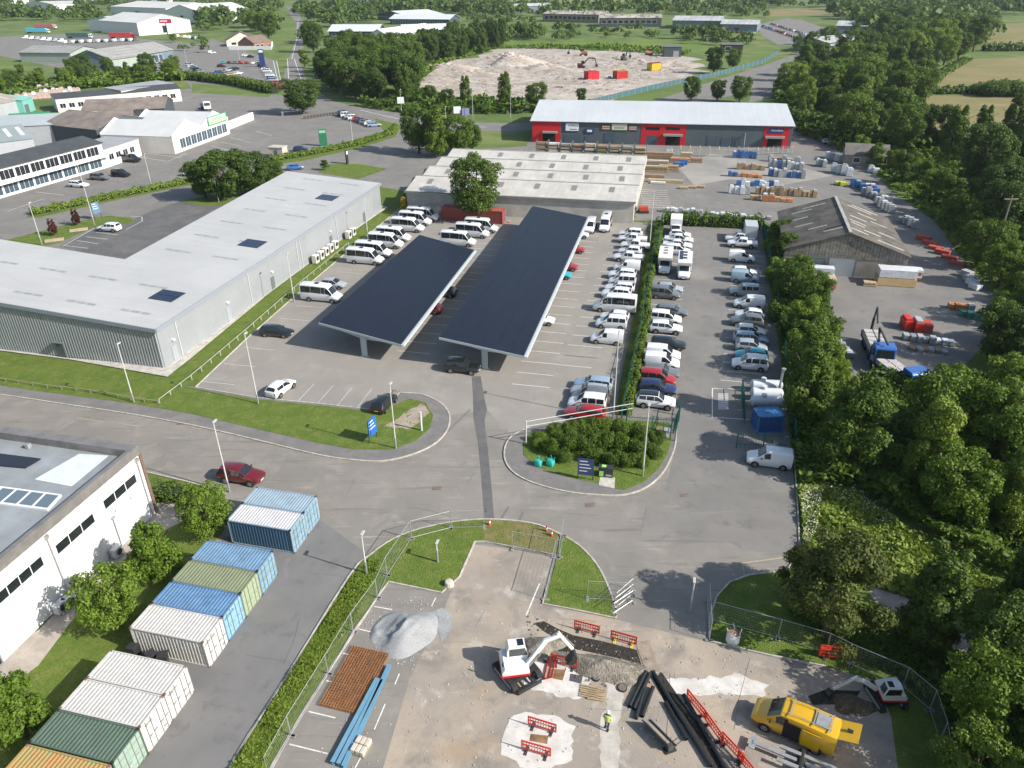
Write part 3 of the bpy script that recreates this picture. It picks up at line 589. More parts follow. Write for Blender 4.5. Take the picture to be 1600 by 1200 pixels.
VSPEC = {
 'hatch': dict(L=4.1, w=.9, r=.31, ax=(-1.25, 1.3), st=[(-2.05,.36,.7,.56,.8,.84,.74,.88,.66),(-1.98,.25,.8,.6,.88,.96,.81,1.0,.72),(-1.55,.22,.84,.6,.9,.96,.84,1.40,.62),(-.5,.2,.85,.6,.9,.94,.86,1.48,.65),(.15,.2,.85,.6,.9,.92,.86,1.45,.63),(.95,.2,.85,.6,.9,.9,.83,.94,.74),(1.65,.24,.83,.6,.89,.78,.77,.84,.62),(2.0,.32,.7,.52,.78,.66,.68,.7,.52)], tg=[(1,2),(4,5)], sg=[(-1.5,-.42),(-.34,.72)]),
 'estate': dict(L=4.6, w=.9, r=.32, ax=(-1.35, 1.4), st=[(-2.3,.36,.7,.56,.82,.86,.76,.9,.7),(-2.22,.25,.8,.6,.88,.98,.82,1.02,.74),(-1.85,.22,.84,.6,.91,.98,.85,1.42,.64),(-.5,.2,.86,.6,.91,.95,.86,1.48,.65),(.3,.2,.86,.6,.91,.93,.86,1.44,.63),(1.1,.2,.86,.6,.91,.91,.84,.95,.74),(1.9,.24,.84,.6,.9,.78,.78,.84,.64),(2.28,.32,.7,.52,.8,.66,.7,.7,.54)], tg=[(1,2),(4,5)], sg=[(-1.95,-1.12),(-1.04,-.2),(-.12,.9)]),
 'suv': dict(L=4.5, w=.94, r=.36, ax=(-1.32, 1.38), st=[(-2.22,.42,.74,.7,.84,1.0,.8,1.06,.74),(-2.15,.32,.84,.72,.92,1.1,.85,1.14,.78),(-1.85,.3,.88,.72,.94,1.1,.88,1.6,.68),(-.5,.28,.88,.72,.94,1.06,.89,1.69,.7),(.25,.28,.88,.72,.94,1.04,.89,1.64,.68),(1.0,.28,.88,.72,.94,1.02,.87,1.08,.78),(1.85,.32,.86,.72,.93,.92,.82,.98,.7),(2.22,.4,.74,.64,.84,.78,.76,.84,.6)], tg=[(1,2),(4,5)], sg=[(-1.85,-1.1),(-1.02,-.2),(-.12,.82)]),
 'mpv': dict(L=4.4, w=.92, r=.32, ax=(-1.35, 1.35), st=[(-2.18,.35,.78,.6,.86,1.0,.84,1.1,.8),(-2.12,.25,.85,.62,.9,1.1,.87,1.2,.82),(-2.0,.22,.87,.62,.92,1.1,.88,1.8,.72),(-.6,.2,.88,.62,.92,1.06,.89,1.84,.74),(.35,.2,.88,.62,.92,1.02,.89,1.78,.72),(1.2,.2,.88,.62,.92,1.0,.87,1.06,.78),(1.85,.24,.86,.62,.91,.86,.8,.92,.68),(2.16,.32,.74,.54,.84,.7,.74,.76,.58)], tg=[(1,2),(4,5)], sg=[(-1.95,-1.15),(-1.05,-.2),(-.1,1.0)]),
 'smallvan': dict(L=4.4, w=.92, r=.32, ax=(-1.35, 1.35), st=[(-2.18,.35,.8,.6,.88,1.0,.87,1.7,.78),(-2.1,.22,.87,.62,.92,1.08,.89,1.8,.76),(-.6,.2,.88,.62,.92,1.06,.89,1.86,.76),(.35,.2,.88,.62,.92,1.02,.89,1.8,.74),(1.2,.2,.88,.62,.92,1.0,.87,1.06,.78),(1.85,.24,.86,.62,.91,.86,.8,.92,.68),(2.16,.32,.74,.54,.84,.7,.74,.76,.58)], tg=[(3,4)], sg=[(-.05,1.0)]),
 'van': dict(L=5.3, w=.98, r=.34, ax=(-1.55, 1.65), st=[(-2.64,.4,.86,.7,.94,1.2,.94,1.95,.84),(-2.58,.28,.92,.72,.98,1.25,.96,2.05,.84),(-.4,.26,.93,.72,.98,1.22,.97,2.1,.85),(.85,.26,.93,.72,.98,1.2,.96,2.0,.82),(1.75,.26,.93,.72,.98,1.14,.92,1.2,.84),(2.3,.3,.9,.7,.96,.98,.86,1.04,.74),(2.62,.4,.78,.62,.88,.78,.8,.84,.62)], tg=[(3,4)], sg=[(.35,1.6)]),
 'minibus': dict(L=6.3, w=1.0, r=.35, ax=(-1.75, 2.05), st=[(-3.14,.42,.88,.8,.97,1.32,.97,2.5,.84),(-3.08,.3,.94,.8,1.0,1.34,.99,2.62,.86),(-1.0,.28,.95,.8,1.0,1.34,.99,2.68,.87),(1.15,.28,.95,.8,1.0,1.3,.99,2.58,.84),(1.5,.28,.95,.8,1.0,1.28,.98,2.3,.82),(2.25,.28,.95,.78,1.0,1.2,.94,1.26,.86),(2.8,.32,.92,.74,.98,1.02,.88,1.08,.76),(3.12,.42,.8,.64,.9,.8,.82,.86,.64)], tg=[(4,5)], sg=[(-2.95,-1.35),(-1.29,.35),(.42,1.02),(1.08,2.1)]),
 'pickup': dict(L=5.2, w=.93, r=.38, ax=(-1.5, 1.6), st=[(-2.6,.5,.82,.8,.9,1.0,.88,1.06,.86),(-2.55,.42,.88,.8,.93,1.04,.9,1.1,.88),(-.85,.4,.9,.8,.93,1.04,.9,1.1,.88),(-.78,.4,.9,.8,.93,1.08,.89,1.72,.7),(.2,.4,.9,.8,.93,1.08,.89,1.78,.7),(.5,.4,.9,.8,.93,1.08,.89,1.72,.68),(1.25,.4,.9,.8,.93,1.06,.87,1.12,.78),(2.2,.42,.88,.78,.92,.98,.84,1.04,.74),(2.58,.5,.78,.7,.86,.84,.78,.9,.64)], tg=[(5,6)], sg=[(-.66,.1),(.18,1.05)]),
}
VB = {}
WH = {}
def vparts(kind):
    if kind in VB: return VB[kind]
    s = VSPEC[kind]; st = s['st']; d = {}
    b = MB(); loft(b, st); d['bodymb'] = b
    g = MB()
    for i, j in s['tg'][-1:]: top_glass(g, st, i, j)
    d['windscreen'] = g.mesh(glass, fix=False)
    if len(s['tg']) > 1:
        g = MB(); top_glass(g, st, *s['tg'][0], a=.12, b=.86, wf=.86); d['rear_window'] = g.mesh(glass, fix=False)
    sgs = []
    for a, bb in s['sg']:
        for q in (-1, 1): g = MB(); side_glass(g, st, a, bb, sides=(q,)); sgs.append(g.mesh(glass, fix=False))
    d['side_window'] = sgs
    xf = st[-1][0]; xr = st[0][0]; zf = st[-1][5]; wf = st[-1][6]
    d['headlight'] = [MB().box(xf-.24, xf-.0, sg*wf*.62-.14, sg*wf*.62+.14, zf-.13, zf+.02).mesh(lamp_glass, bevel=.02) for sg in (-1, 1)]
    zr = st[0][5]; wr = st[0][6]
    d['tail_light'] = [MB().box(xr-.012, xr+.12, sg*(wr-.06)-.07, sg*(wr-.06)+.07, zr-.22, zr+.04).mesh(red_lens) for sg in (-1, 1)]
    d['number_plate'] = [MB().box(xf+.005, xf+.02, -.26, .26, .4, .5).mesh(paint['white']), MB().box(xr-.02, xr-.005, -.26, .26, .55 if kind not in ('minibus', 'van') else .6, .66 if kind not in ('minibus', 'van') else .71).mesh(mat('plate_yellow', (.6, .45, .03), .5))]
    mz = ring_at(st, st[-3][0])[5]+.08
    mx = s['sg'][-1][1]-.2
    d['mirror'] = [MB().box(mx-.07, mx+.05, min(sg*(s['w']-.02), sg*(s['w']+.16)), max(sg*(s['w']-.02), sg*(s['w']+.16)), mz, mz+.14).mesh(steel_dark, bevel=.02) for sg in (-1, 1)]
    r = s['r']
    lm = MB(); lm.box(xf-.25, xf+.012, -wf*.8, wf*.8, st[-1][1], st[-1][1]+.1); lm.box(xf-.1, xf+.01, -.32, .32, zf-.14, zf-.05); d['grille'] = lm.mesh(steel_dark, bevel=.01)
    d['wheel_arch'] = [MB().tube((x, sg*(s['w']-.12), r+.02), (x, sg*(s['w']+.004), r+.02), r*1.2, n=18).mesh(steel_dark) for x in s['ax'] for sg in (-1, 1)]
    ty = MB().tube((0, -.1, 0), (0, .1, 0), r, n=20).mesh(rubber, bevel=.025, smooth=50)
    rm = MB(); rm.tube((0, -.108, 0), (0, .108, 0), r*.62, n=14)
    rm.cur = 1
    for k in range(5):
        a = 2*PI*k/5; rm.tube((math.cos(a)*r*.36, -.112, math.sin(a)*r*.36), (math.cos(a)*r*.36, .112, math.sin(a)*r*.36), r*.13, n=6)
    d['tyre'] = ty; d['rim'] = rm.mesh([chrome, rubber]); VB[kind] = d; return d
BODY = {}
def body_mesh(kind, col):
    if (kind, col) not in BODY:
        c = MB(); c.v = vparts(kind)['bodymb'].v; c.f = vparts(kind)['bodymb'].f; c.mi = vparts(kind)['bodymb'].mi
        BODY[kind, col] = c.mesh(paint[col], smooth=38, bevel=.03)
    return BODY[kind, col]
def vehicle(kind, col, name, label, cat, loc, rz, group=None, roof=None, extra=None):
    d = vparts(kind); s = VSPEC[kind]; t = thing(name, label, cat, loc, rz, group)
    link('body', body_mesh(kind, col), t); link('windscreen', d['windscreen'], t)
    if 'rear_window' in d: link('rear_window', d['rear_window'], t)
    for m in d['side_window']: link('side_window', m, t)
    for m in d['headlight']: link('headlight', m, t)
    for m in d['tail_light']: link('tail_light', m, t)
    for m in d['number_plate']: link('number_plate', m, t)
    for m in d['mirror']: link('mirror', m, t)
    link('grille', d['grille'], t)
    for m in d['wheel_arch']: link('wheel_arch', m, t)
    for x in s['ax']:
        for sg in (-1, 1):
            wq = link('wheel', d['tyre'], t, (x, sg*(s['w']-.07), s['r'])); link('rim', d['rim'], wq)
    if roof == 'hatch':      # roof vent of a minibus
        link('roof_vent', ROOFV, t, (-.6, 0, 2.72))
    if roof == 'black': 
        if (kind, 'blackroof') not in BODY:
            g = MB(); st = s['st']
            for i in range(s['tg'][0][1], s['tg'][-1][0]): top_glass(g, st, i, i+1, 0, 1, .97, .01)
            BODY[kind, 'blackroof'] = g.mesh(paint['black'], fix=False)
        link('roof', BODY[kind, 'blackroof'], t)
    return t
ROOFV = MB().box(-.3, .3, -.3, .3, -.06, .09).mesh(steel_dark, bevel=.03)
FARV = {}
def far_vehicle(kind, col, name, label, cat, loc, rz, group=None):
    if (kind, col) not in FARV:
        s = VSPEC[kind]; st = s['st']; b = MB(); loft(b, st); b.cur = 1
        for i, j in s['tg']: top_glass(b, st, i, j)
        for a, q in s['sg']: side_glass(b, st, a, q)
        b.cur = 2
        for x in s['ax']:
            for sg in (-1, 1): b.tube((x, sg*(s['w']-.15), s['r']), (x, sg*(s['w']+.02), s['r']), s['r'], n=10)
        FARV[kind, col] = b.mesh([paint[col], glass, rubber], smooth=38, fix=False)
    return tag(link(name, FARV[kind, col], None, loc, rz), label, cat, group)
# ================= BUILDINGS =================
wall_m = {k: mat('clad_'+k, c, .6, var=.06, scale=.4, stripes=(0, .5, .5, .12, .75), bump=.05, bscale=2) for k, c in dict(grey=(.34, .36, .38), darkblue=(.05, .07, .095), dark=(.06, .075, .085), cream=(.55, .5, .42), white=(.66, .67, .67), palegreen=(.3, .35, .31), brick=(.3, .15, .1), brown=(.2, .17, .15), red=(.42, .012, .02), steelblue=(.14, .19, .24)).items()}
render_white = mat('white_render', (.66, .665, .67), .85, var=.06, scale=.5, bump=.05, bscale=15)
def roof_mat(name, c, ax=0, per=1.0, st=.35, var=.12, scale=.25): return mat('roof_'+name+str(ax), c, .55, var=var, scale=scale, stripes=(ax, per, st, .12, .7), spec=.4)
frame_w = mat('frame_white', (.7, .71, .72), .4); frame_g = mat('frame_grey', (.2, .21, .22), .4); door_g = mat('door_grey', (.12, .14, .15), .5); shutter_m = mat('shutter', (.3, .33, .35), .5, stripes=(2, .25, .5, .15, .7)); black_open = mat('open_shade', (.01, .01, .011), 1)
sky_m = mat('rooflight', (.42, .43, .40), .4, var=.2, scale=2)
OPM = {'window': (glass, frame_w), 'gwindow': (glass, frame_g), 'bluewindow': (glass_blue, frame_w), 'door': (door_g, frame_g), 'shutter': (shutter_m, frame_g), 'opening': (black_open, frame_g), 'whitedoor': (frame_w, frame_g)}
def opening(par, face, a0, a1, z0, z1, kind, L, D, bars=0, inset=0):
    """face F/R/L/B of a box LxD in the building's own frame"""
    gm, fm = OPM[kind]; nm = {'gwindow': 'window', 'bluewindow': 'window', 'opening': 'doorway', 'whitedoor': 'door'}.get(kind, kind)
    def bx(mb, u0, u1, v0, v1, o0, o1):
        if face == 'F': mb.box(u0, u1, -o1, -o0, v0, v1)
        elif face == 'B': mb.box(u0, u1, D+o0, D+o1, v0, v1)
        elif face == 'R': mb.box(L+o0, L+o1, u0, u1, v0, v1)
        else: mb.box(-o1, -o0, u0, u1, v0, v1)
    g = MB(); bx(g, a0, a1, z0, z1, .003, .035); p = g.build(nm, gm, par)
    f = MB(); w_ = .12
    bx(f, a0-w_, a1+w_, z1, z1+w_, .002, .075); bx(f, a0-w_, a1+w_, z0-w_, z0, .002, .09); bx(f, a0-w_, a0, z0, z1, .002, .075); bx(f, a1, a1+w_, z0, z1, .002, .075)
    for i in range(bars):
        x = a0+(a1-a0)*(i+1)/(bars+1); bx(f, x-.035, x+.035, z0, z1, .036, .06)
    f.build('frame', fm, p); return p
def shed(name, label, A, B, D, h, hr, ridge='along', wm=None, rm=None, ops=(), over=.25, cat='building', group=None, lights=0, back=None, rl=None, gut=True):
    A = Vector((A[0], A[1], 0)); B = Vector((B[0], B[1], 0)); L = (B-A).length; t = thing(name, label, cat, A, ang(A, B), group)
    wm = wm or wall_m['grey']; m = MB()
    if ridge == 'along':
        m.add([(0, 0, 0), (L, 0, 0), (L, D, 0), (0, D, 0), (0, 0, h), (L, 0, h), (L, D, h), (0, D, h), (0, D/2, hr), (L, D/2, hr)], [(0, 1, 5, 4), (1, 2, 6, 9, 5), (2, 3, 7, 6), (3, 0, 4, 8, 7)])
        s = (hr-h)/(D/2); r = MB(); k = .14
        pr = [(-over, h-s*over), (D/2, hr), (D+over, h-s*over), (D+over, h-s*over+k), (D/2, hr+k), (-over, h-s*over+k)]
        for x0, x1 in ((-over, L+over),):
            n = 6; r.add([(x0, p[0], p[1]) for p in pr]+[(x1, p[0], p[1]) for p in pr], [(i, (i+1) % n, n+(i+1) % n, n+i) for i in range(n)]+[(0, 5, 4, 1), (1, 4, 3, 2), (6, 7, 10, 11), (7, 8, 9, 10)])
    elif ridge == 'across':
        m.add([(0, 0, 0), (L, 0, 0), (L, D, 0), (0, D, 0), (0, 0, h), (L, 0, h), (L, D, h), (0, D, h), (L/2, 0, hr), (L/2, D, hr)], [(0, 1, 5, 8, 4), (1, 2, 6, 5), (2, 3, 7, 9, 6), (3, 0, 4, 7)])
        s = (hr-h)/(L/2); r = MB(); k = .14
        pr = [(-over, h-s*over), (L/2, hr), (L+over, h-s*over), (L+over, h-s*over+k), (L/2, hr+k), (-over, h-s*over+k)]
        n = 6; r.add([(p[0], -over, p[1]) for p in pr]+[(p[0], D+over, p[1]) for p in pr], [(i, (i+1) % n, n+(i+1) % n, n+i) for i in range(n)]+[(0, 5, 4, 1), (1, 4, 3, 2), (6, 7, 10, 11), (7, 8, 9, 10)])
    else:     # mono pitch rising to the back
        m.add([(0, 0, 0), (L, 0, 0), (L, D, 0), (0, D, 0), (0, 0, h), (L, 0, h), (L, D, hr), (0, D, hr)], [(0, 1, 5, 4), (1, 2, 6, 5), (2, 3, 7, 6), (3, 0, 4, 7)])
        r = MB(); k = .14; s = (hr-h)/D
        r.xprism([(-over, 0)], 0, 0) if False else None
        r.add([(-over, -over, h-s*over), (L+over, -over, h-s*over), (L+over, D+over, hr+s*over), (-over, D+over, hr+s*over), (-over, -over, h-s*over+k), (L+over, -over, h-s*over+k), (L+over, D+over, hr+s*over+k), (-over, D+over, hr+s*over+k)], [(0, 3, 2, 1), (4, 5, 6, 7), (0, 1, 5, 4), (1, 2, 6, 5), (2, 3, 7, 6), (3, 0, 4, 7)])
    m.build('wall', wm, t); ro = r.build('roof', rm or roof_mat('grey', (.42, .44, .45)), t)
    if lights:       # translucent roof panels, each a separate sheet
        for i in range(lights):
            u = (i+.5)/lights
            for sd_ in ((0, 1) if ridge != 'mono' else (0,)):
                g = MB()
                if ridge == 'along':
                    y0, y1 = (D*.12, D*.4) if not sd_ else (D*.6, D*.88); z = lambda y: h+(hr-h)*(1-abs(y-D/2)/(D/2))+.15
                    g.add([(L*u-.5, y0, z(y0)), (L*u+.5, y0, z(y0)), (L*u+.5, y1, z(y1)), (L*u-.5, y1, z(y1))], [(0, 1, 2, 3)])
                elif ridge == 'across':
                    x0, x1 = (L*.14, L*.38) if not sd_ else (L*.62, L*.86); z = lambda x: h+(hr-h)*(1-abs(x-L/2)/(L/2))+.15
                    g.add([(x0, D*u-.5, z(x0)), (x1, D*u-.5, z(x1)), (x1, D*u+.5, z(x1)), (x0, D*u+.5, z(x0))], [(0, 1, 2, 3)])
                else:
                    y0, y1 = D*.2, D*.8; z = lambda y: h+(hr-h)*y/D+.15
                    g.add([(L*u-.5, y0, z(y0)), (L*u+.5, y0, z(y0)), (L*u+.5, y1, z(y1)), (L*u-.5, y1, z(y1))], [(0, 1, 2, 3)])
                g.build('rooflight', rl or sky_m, t, fix=False)
    for o in ops: opening(t, *o[:6], L, D, *(o[6:7]))
    return t, L
def text(par, s, loc, size, m, rot=(PI/2, 0, 0), name='lettering', ext=.01):
    c = bpy.data.curves.new('t', 'FONT'); c.body = s; c.size = size; c.extrude = ext; c.align_x = 'CENTER'; c.align_y = 'CENTER'; c.materials.append(m)
    q = bpy.data.objects.new('t', c); me = bpy.data.meshes.new_from_object(q); bpy.data.objects.remove(q); o = link(name, me, par, loc); o.rotation_euler = rot; return o
# ---- the long grey warehouse (L shape, one roof plane rising to the left) ----
BO = Vector((-44.1, 85.1, 0)); BA = rad(76.2)      # local x runs along the long wall, y to the left
t = thing('warehouse', 'long pale grey L-shaped warehouse with ribbed front wall beside the lawn', 'warehouse', BO, BA)
zr = lambda y: 5.5+.07*y
fp = [(0, 0), (72.4, 0), (72.4, 20.5), (17.9, 17.8), (18.1, 44), (0, 44)]
m = MB(); n = len(fp)
m.add([(x, y, 0) for x, y in fp]+[(x, y, zr(y)-.1) for x, y in fp], [((i+1) % n, i, n+i, n+(i+1) % n) for i in range(n) if i != 5])
m.build('wall', mat('warehouse_cladding', (.27, .285, .305), .5, var=.06, scale=.2, stripes=(0, .9, .3, .04, .8), streak=(1.2, 1, .3, (.21, .225, .24))), t)
m = MB(); prf = []; y = 0; pd = .42           # deep ribbed cladding on the end wall
while y < 44: prf += [(0, y), (-.0, y+.10), (-.14, y+.16), (-.14, y+.34)]; y += pd
vs = [(-.02+p[0], p[1], .02) for p in prf]+[(-.02+p[0], p[1], zr(p[1])-.15) for p in prf]; k = len(prf)
m.add(vs, [(i, i+1, k+i+1, k+i) for i in range(k-1)]); m.build('ribbed_wall', mat('ribbed_sheet', (.32, .34, .35), .45, .1, var=.05, scale=.5), t, fix=False)
m = MB(); ov = .25; rp = [(-ov, -ov), (72.4+ov, -ov), (72.4+ov, 20.7), (17.9+ov, 18.0), (18.1+ov, 44), (-ov, 44)]
tr = tessellate_polygon([[Vector((*p, 0)) for p in rp]])
m.add([(x, y, zr(y)) for x, y in rp]+[(x, y, zr(y)+.16) for x, y in rp], [(i, (i+1) % 6, 6+(i+1) % 6, 6+i) for i in range(6)]+[tuple(i+6 for i in q) for q in tr]+[tuple(q[::-1]) for q in tr])
m.build('roof', mat('warehouse_roof', (.40, .402, .40), .5, var=.07, scale=.12, stripes=(0, 1.0, .35, .05, .82), streak=(.9, .06, .35, (.33, .335, .33))), t)
m = MB(); m.box(-.36, -.26, -.3, 44, 5.1, 5.4); vs = [(-.38, -.3, zr(-.3)-.35), (-.28, -.3, zr(-.3)-.35), (-.28, 44, zr(44)-.35), (-.38, 44, zr(44)-.35), (-.38, -.3, zr(-.3)+.19), (-.28, -.3, zr(-.3)+.19), (-.28, 44, zr(44)+.19), (-.38, 44, zr(44)+.19)]
m = MB(); m.add(vs, [(0, 3, 2, 1), (4, 5, 6, 7), (0, 1, 5, 4), (1, 2, 6, 5), (2, 3, 7, 6), (3, 0, 4, 7)]); m.box(-.3, 72.6, -.4, -.26, 5.25, 5.7); m.build('gutter', mat('gutter_blue', (.24, .27, .31), .4), t)
rlm = mat('grey_rooflight', (.27, .28, .275), .4, var=.15, scale=1)
for bx_, y0, nn in [(3.2, 3, 1), (3.2, 11, 1), (3.2, 19, 1), (3.2, 27, 1), (3.2, 35, 1), (11, 6, 1), (11, 14, 1), (11, 22, 1), (11, 30, 1)]+[(24+7.5*i, 3+8*j, 1) for i in range(7) for j in range(2)]:
    for q in range(3):
        g = MB(); a = y0+q*1.5; g.add([(bx_-.28, a, zr(a)+.175), (bx_+.28, a, zr(a)+.175), (bx_+.28, a+1.25, zr(a+1.25)+.175), (bx_-.28, a+1.25, zr(a+1.25)+.175)], [(0, 1, 2, 3)]); g.build('rooflight', rlm, t, fix=False)
solar_m = mat('solar_cell', (.012, .02, .045), .12, var=.2, scale=.5, spec=.7)
for cx, cy in ((8.9, 4.5), (31.1, 4.7), (58.8, 5.0)):
    g = MB(); m2 = MB()
    for i in range(2):
        for j in range(3):
            x0, x1, y0, y1 = cx-1.65+i*1.65, cx-1.65+i*1.65+1.58, cy-1.75+j*1.18, cy-1.75+j*1.18+1.13; z = lambda y: zr(y)+.24
            g.add([(x0, y0, z(y0)), (x1, y0, z(y0)), (x1, y1, z(y1)), (x0, y1, z(y1)), (x0, y0, z(y0)-.05), (x1, y0, z(y0)-.05), (x1, y1, z(y1)-.05), (x0, y1, z(y1)-.05)], [(0, 1, 2, 3), (4, 7, 6, 5), (0, 4, 5, 1), (1, 5, 6, 2), (2, 6, 7, 3), (3, 7, 4, 0)])
    p = g.build('solar_panel', solar_m, t)
# openings on the long wall (y=0 side faces the car park) and the ribbed end
def lw(x0, x1, z0, z1, m_, nm, d=.06): q = MB(); q.box(x0, x1, -d, -.003, z0, z1); return q.build(nm, m_, t)
for px, py in ((268, 545), (372, 478), (440, 425)):
    pass
for x in (1.9, 14.5, 27, 48, 63): lw(x, x+1.0, 0, 2.1, door_g if x > 20 else mat('door_pale', (.3, .33, .36), .5), 'door')
for x in (3.5, 21, 36, 37.2, 51, 67): lw(x, x+.12, 0, 5.3, mat('downpipe', (.5, .52, .54), .4), 'downpipe', .14)
for x in (2.5, 15, 27.6, 48.5): lw(x-.2, x+.2, 2.8, 3.0, frame_w, 'wall_light', .3)
q = MB(); q.box(-.25, -.17, 14.6, 15.7, 0, 2.2); q.build('door', mat('door_slate', (.09, .1, .11), .5), t)
q = MB(); q.box(-.7, -.17, 14.4, 15.9, 2.3, 2.36); q.build('door_canopy', door_g, t)
for i in range(7):
    c = BO+Matrix.Rotation(BA, 3, 'Z') @ Vector((40+i*1.9+(4 if i > 4 else 0), -1.1, 0)); q = thing('air_conditioner', 'pale chiller cabinet at the foot of the grey wall, %s from the camera' % ordn(i+1), 'chiller', c, BA, 'chiller cabinets along the grey wall')
    MB().box(-.6, .6, -.4, .4, .1, 1.5).build('casing', mat('chiller', (.62, .6, .56), .5), q, bevel=.03); g = MB(); g.tube((0, -.405, .9), (0, -.44, .9), .42, n=14); g.build('fan_grille', steel_dark, q); MB().box(-.5, .5, -.3, .3, 0, .1).build('foot', steel_dark, q)
# ---- white office building bottom left ----
WA = at(16, 1024); WB = at(243, 802); _e = (WB-WA).normalized(); WA = WB-_e*32; WL = 32; WH_ = 7.3; WD = 30
t = thing('office_building', 'white two-storey flat-roofed building with a parapet and strip windows', 'building', WA, ang(WA, WB))
LB = Vector((WB.x, WB.y, 0)); bk = at(0, 668, 7.3)-at(205, 697, 7.3); ba = bk.normalized()
Ml = t.rotation_euler.z; rot = Matrix.Rotation(-Ml, 3, 'Z'); bl = rot @ Vector((ba.x, ba.y, 0))
# local: x along wall towards the road corner, y into the building; far end wall follows direction bl from (32,0)
corner = Vector((WL, 0, 0)); cor2 = corner+bl*30; fpw = [(0, 0), (WL, 0), (cor2.x, cor2.y), (cor2.x-32, cor2.y)]
m = MB(); m.prism(fpw, 0, 6.6, bottom=False); m.build('wall', render_white, t, fix=False)
m = MB(); ins = [(.9, .35), (WL-.75, .35), (WL-.75+bl.x*29, .35+bl.y*29), (.9+bl.x*29, .35+bl.y*29)]
def ringwall(mb, outer, inner, z0, z1):
    n = len(outer); o = [(x, y, z0) for x, y in outer]+[(x, y, z1) for x, y in outer]+[(x, y, z0) for x, y in inner]+[(x, y, z1) for x, y in inner]
    f = []
    for i in range(n):
        j = (i+1) % n; f += [(i, j, n+j, n+i), (2*n+j, 2*n+i, 3*n+i, 3*n+j), (n+i, n+j, 3*n+j, 3*n+i)]
    mb.add(o, f)
out_ = [(-.05, -.08), (WL+.22, -.08), (WL+.22+bl.x*30, -.08+bl.y*30), (bl.x*30, bl.y*30)]
mm = MB(); ringwall(mm, out_, ins, 6.6, 7.5); mm.build('parapet', mat('parapet_metal', (.20, .19, .185), .45, .2, var=.2, scale=1), t)
mm = MB(); mm.prism([(.5, .3), (WL-.5, .3), (WL-.5+bl.x*29, .3+bl.y*29), (.5+bl.x*29, .3+bl.y*29)], 6.61, 6.75, bottom=False); mm.build('roof', mat('flat_roof', (.25, .27, .285), .6, var=.2, scale=.3, bump=.1, bscale=4, stripes=(0, 2.2, .3, .03, .8), streak=(.5, .3, .5, (.19, .2, .2))), t, fix=False)
mm = MB(); mm.prism([(WL+.003, -.12), (WL+.3, -.12), (WL+.3+bl.x*30, -.12+bl.y*30), (WL+.003+bl.x*30, bl.y*30)], 0, 6.6); mm.build('end_cladding', mat('brown_clad', (.16, .105, .08), .7, var=.2, scale=2), t, fix=False)
# roof things measured on the roof plane
def roofpt(px, py, z=6.75): q = rot @ (at(px, py, z)-WA); return (q.x, q.y)
for nm, pts, z, mt, hh in [('white_membrane', [(124, 709), (170, 712), (112, 760), (54, 749)], 6.76, mat('membrane', (.58, .62, .64), .5, var=.08, scale=1), .01), ('solar_panel', [(-40, 705), (64, 718), (40, 732), (-70, 722)], 6.8, mat('solar_dark', (.02, .022, .03), .15), .12)]:
    mb = MB(); mb.prism([roofpt(*p, z) for p in pts], z, z+hh); mb.build(nm, mt, t, fix=False)
sk = [roofpt(*p, 6.9) for p in [(-60, 752), (96, 773), (74, 797), (-95, 775)]]
mb = MB(); mb.prism(sk, 6.76, 6.95); sp = mb.build('skylight_kerb', frame_w, t, fix=False)
for i in range(7):
    a, b = i/7+.012, (i+1)/7-.012; f = lambda u, v: tuple((1-v)*((1-u)*sk[0][c]+u*sk[1][c])+v*((1-u)*sk[3][c]+u*sk[2][c]) for c in (0, 1))
    g = MB(); g.prism([f(a, .1), f(b, .1), f(b, .9), f(a, .9)], 6.951, 6.97); g.build('skylight', mat('skylight_glass', (.12, .16, .19), .15), t, fix=False)
q = roofpt(45, 700); MB().box(q[0]-.2, q[0]+.2, q[1]-.2, q[1]+.2, 6.76, 7.2).build('roof_vent', galv, t, bevel=.03)
for (p0, p1, bars) in [((161, 787), (212, 743), 2), ((87, 858), (146, 804), 2), ((-10, 935), (67, 874), 3)]:
    s0, z0 = onwall(WA, WB, p0[0], p0[1]); s1, z1 = onwall(WA, WB, p1[0], p1[1]+6); zc = max(3.4, min(4.9, (z0+z1)/2))
    opening(t, 'F', s0, s1, zc-.43, zc+.43, 'window', WL, WD, bars)
for px, py in ((18, 905+40), (8, 950)): pass
s0, z0 = onwall(WA, WB, 5, 1030); opening(t, 'F', s0-2.5, s0-.2, .1, 2.5, 'gwindow', WL, WD, 1)
for px, py in ((212, 720), (175, 810), (72, 842)):
    s_, z_ = onwall(WA, WB, px, py); mb = MB(); mb.tube((s_, -.09, .05), (s_, -.09, 6.2 if px != 175 else 3.2), .05); mb.box(s_-.16, s_+.16, -.24, -.01, (6.2 if px != 175 else 3.2), (6.5 if px != 175 else 3.35)); mb.build('downpipe', galv, t)
for px, py in ((205, 775), (181, 795)):
    s_, z_ = onwall(WA, WB, px, py); mb = MB(); mb.tube((s_, -.003, z_), (s_, -.14, z_), .22, n=14); mb.build('wall_vent', mat('vent_grey', (.45, .46, .47), .5), t)
for i, (px, py, lb) in enumerate([(185, 868, 'white heat pump unit by the wall foot near the corner pipe'), (110, 945, 'grey heat pump cabinet on the paving below the middle windows'), (97, 955, 'low grey heat pump cabinet leaning near the wall pipes')]):
    c = at(px, py); q = thing('heat_pump', lb, 'heat pump', c, ang(WA, WB), 'heat pumps beside the white building'); MB().box(-.5, .5, -.28, .28, .08, .95).build('casing', mat('chiller2', (.5, .52, .53), .5), q, bevel=.03); g = MB(); g.tube((0, -.283, .5), (0, -.31, .5), .3, n=14); g.build('fan_grille', steel_dark, q); MB().box(-.45, .45, -.2, .2, 0, .08).build('foot', steel_dark, q)
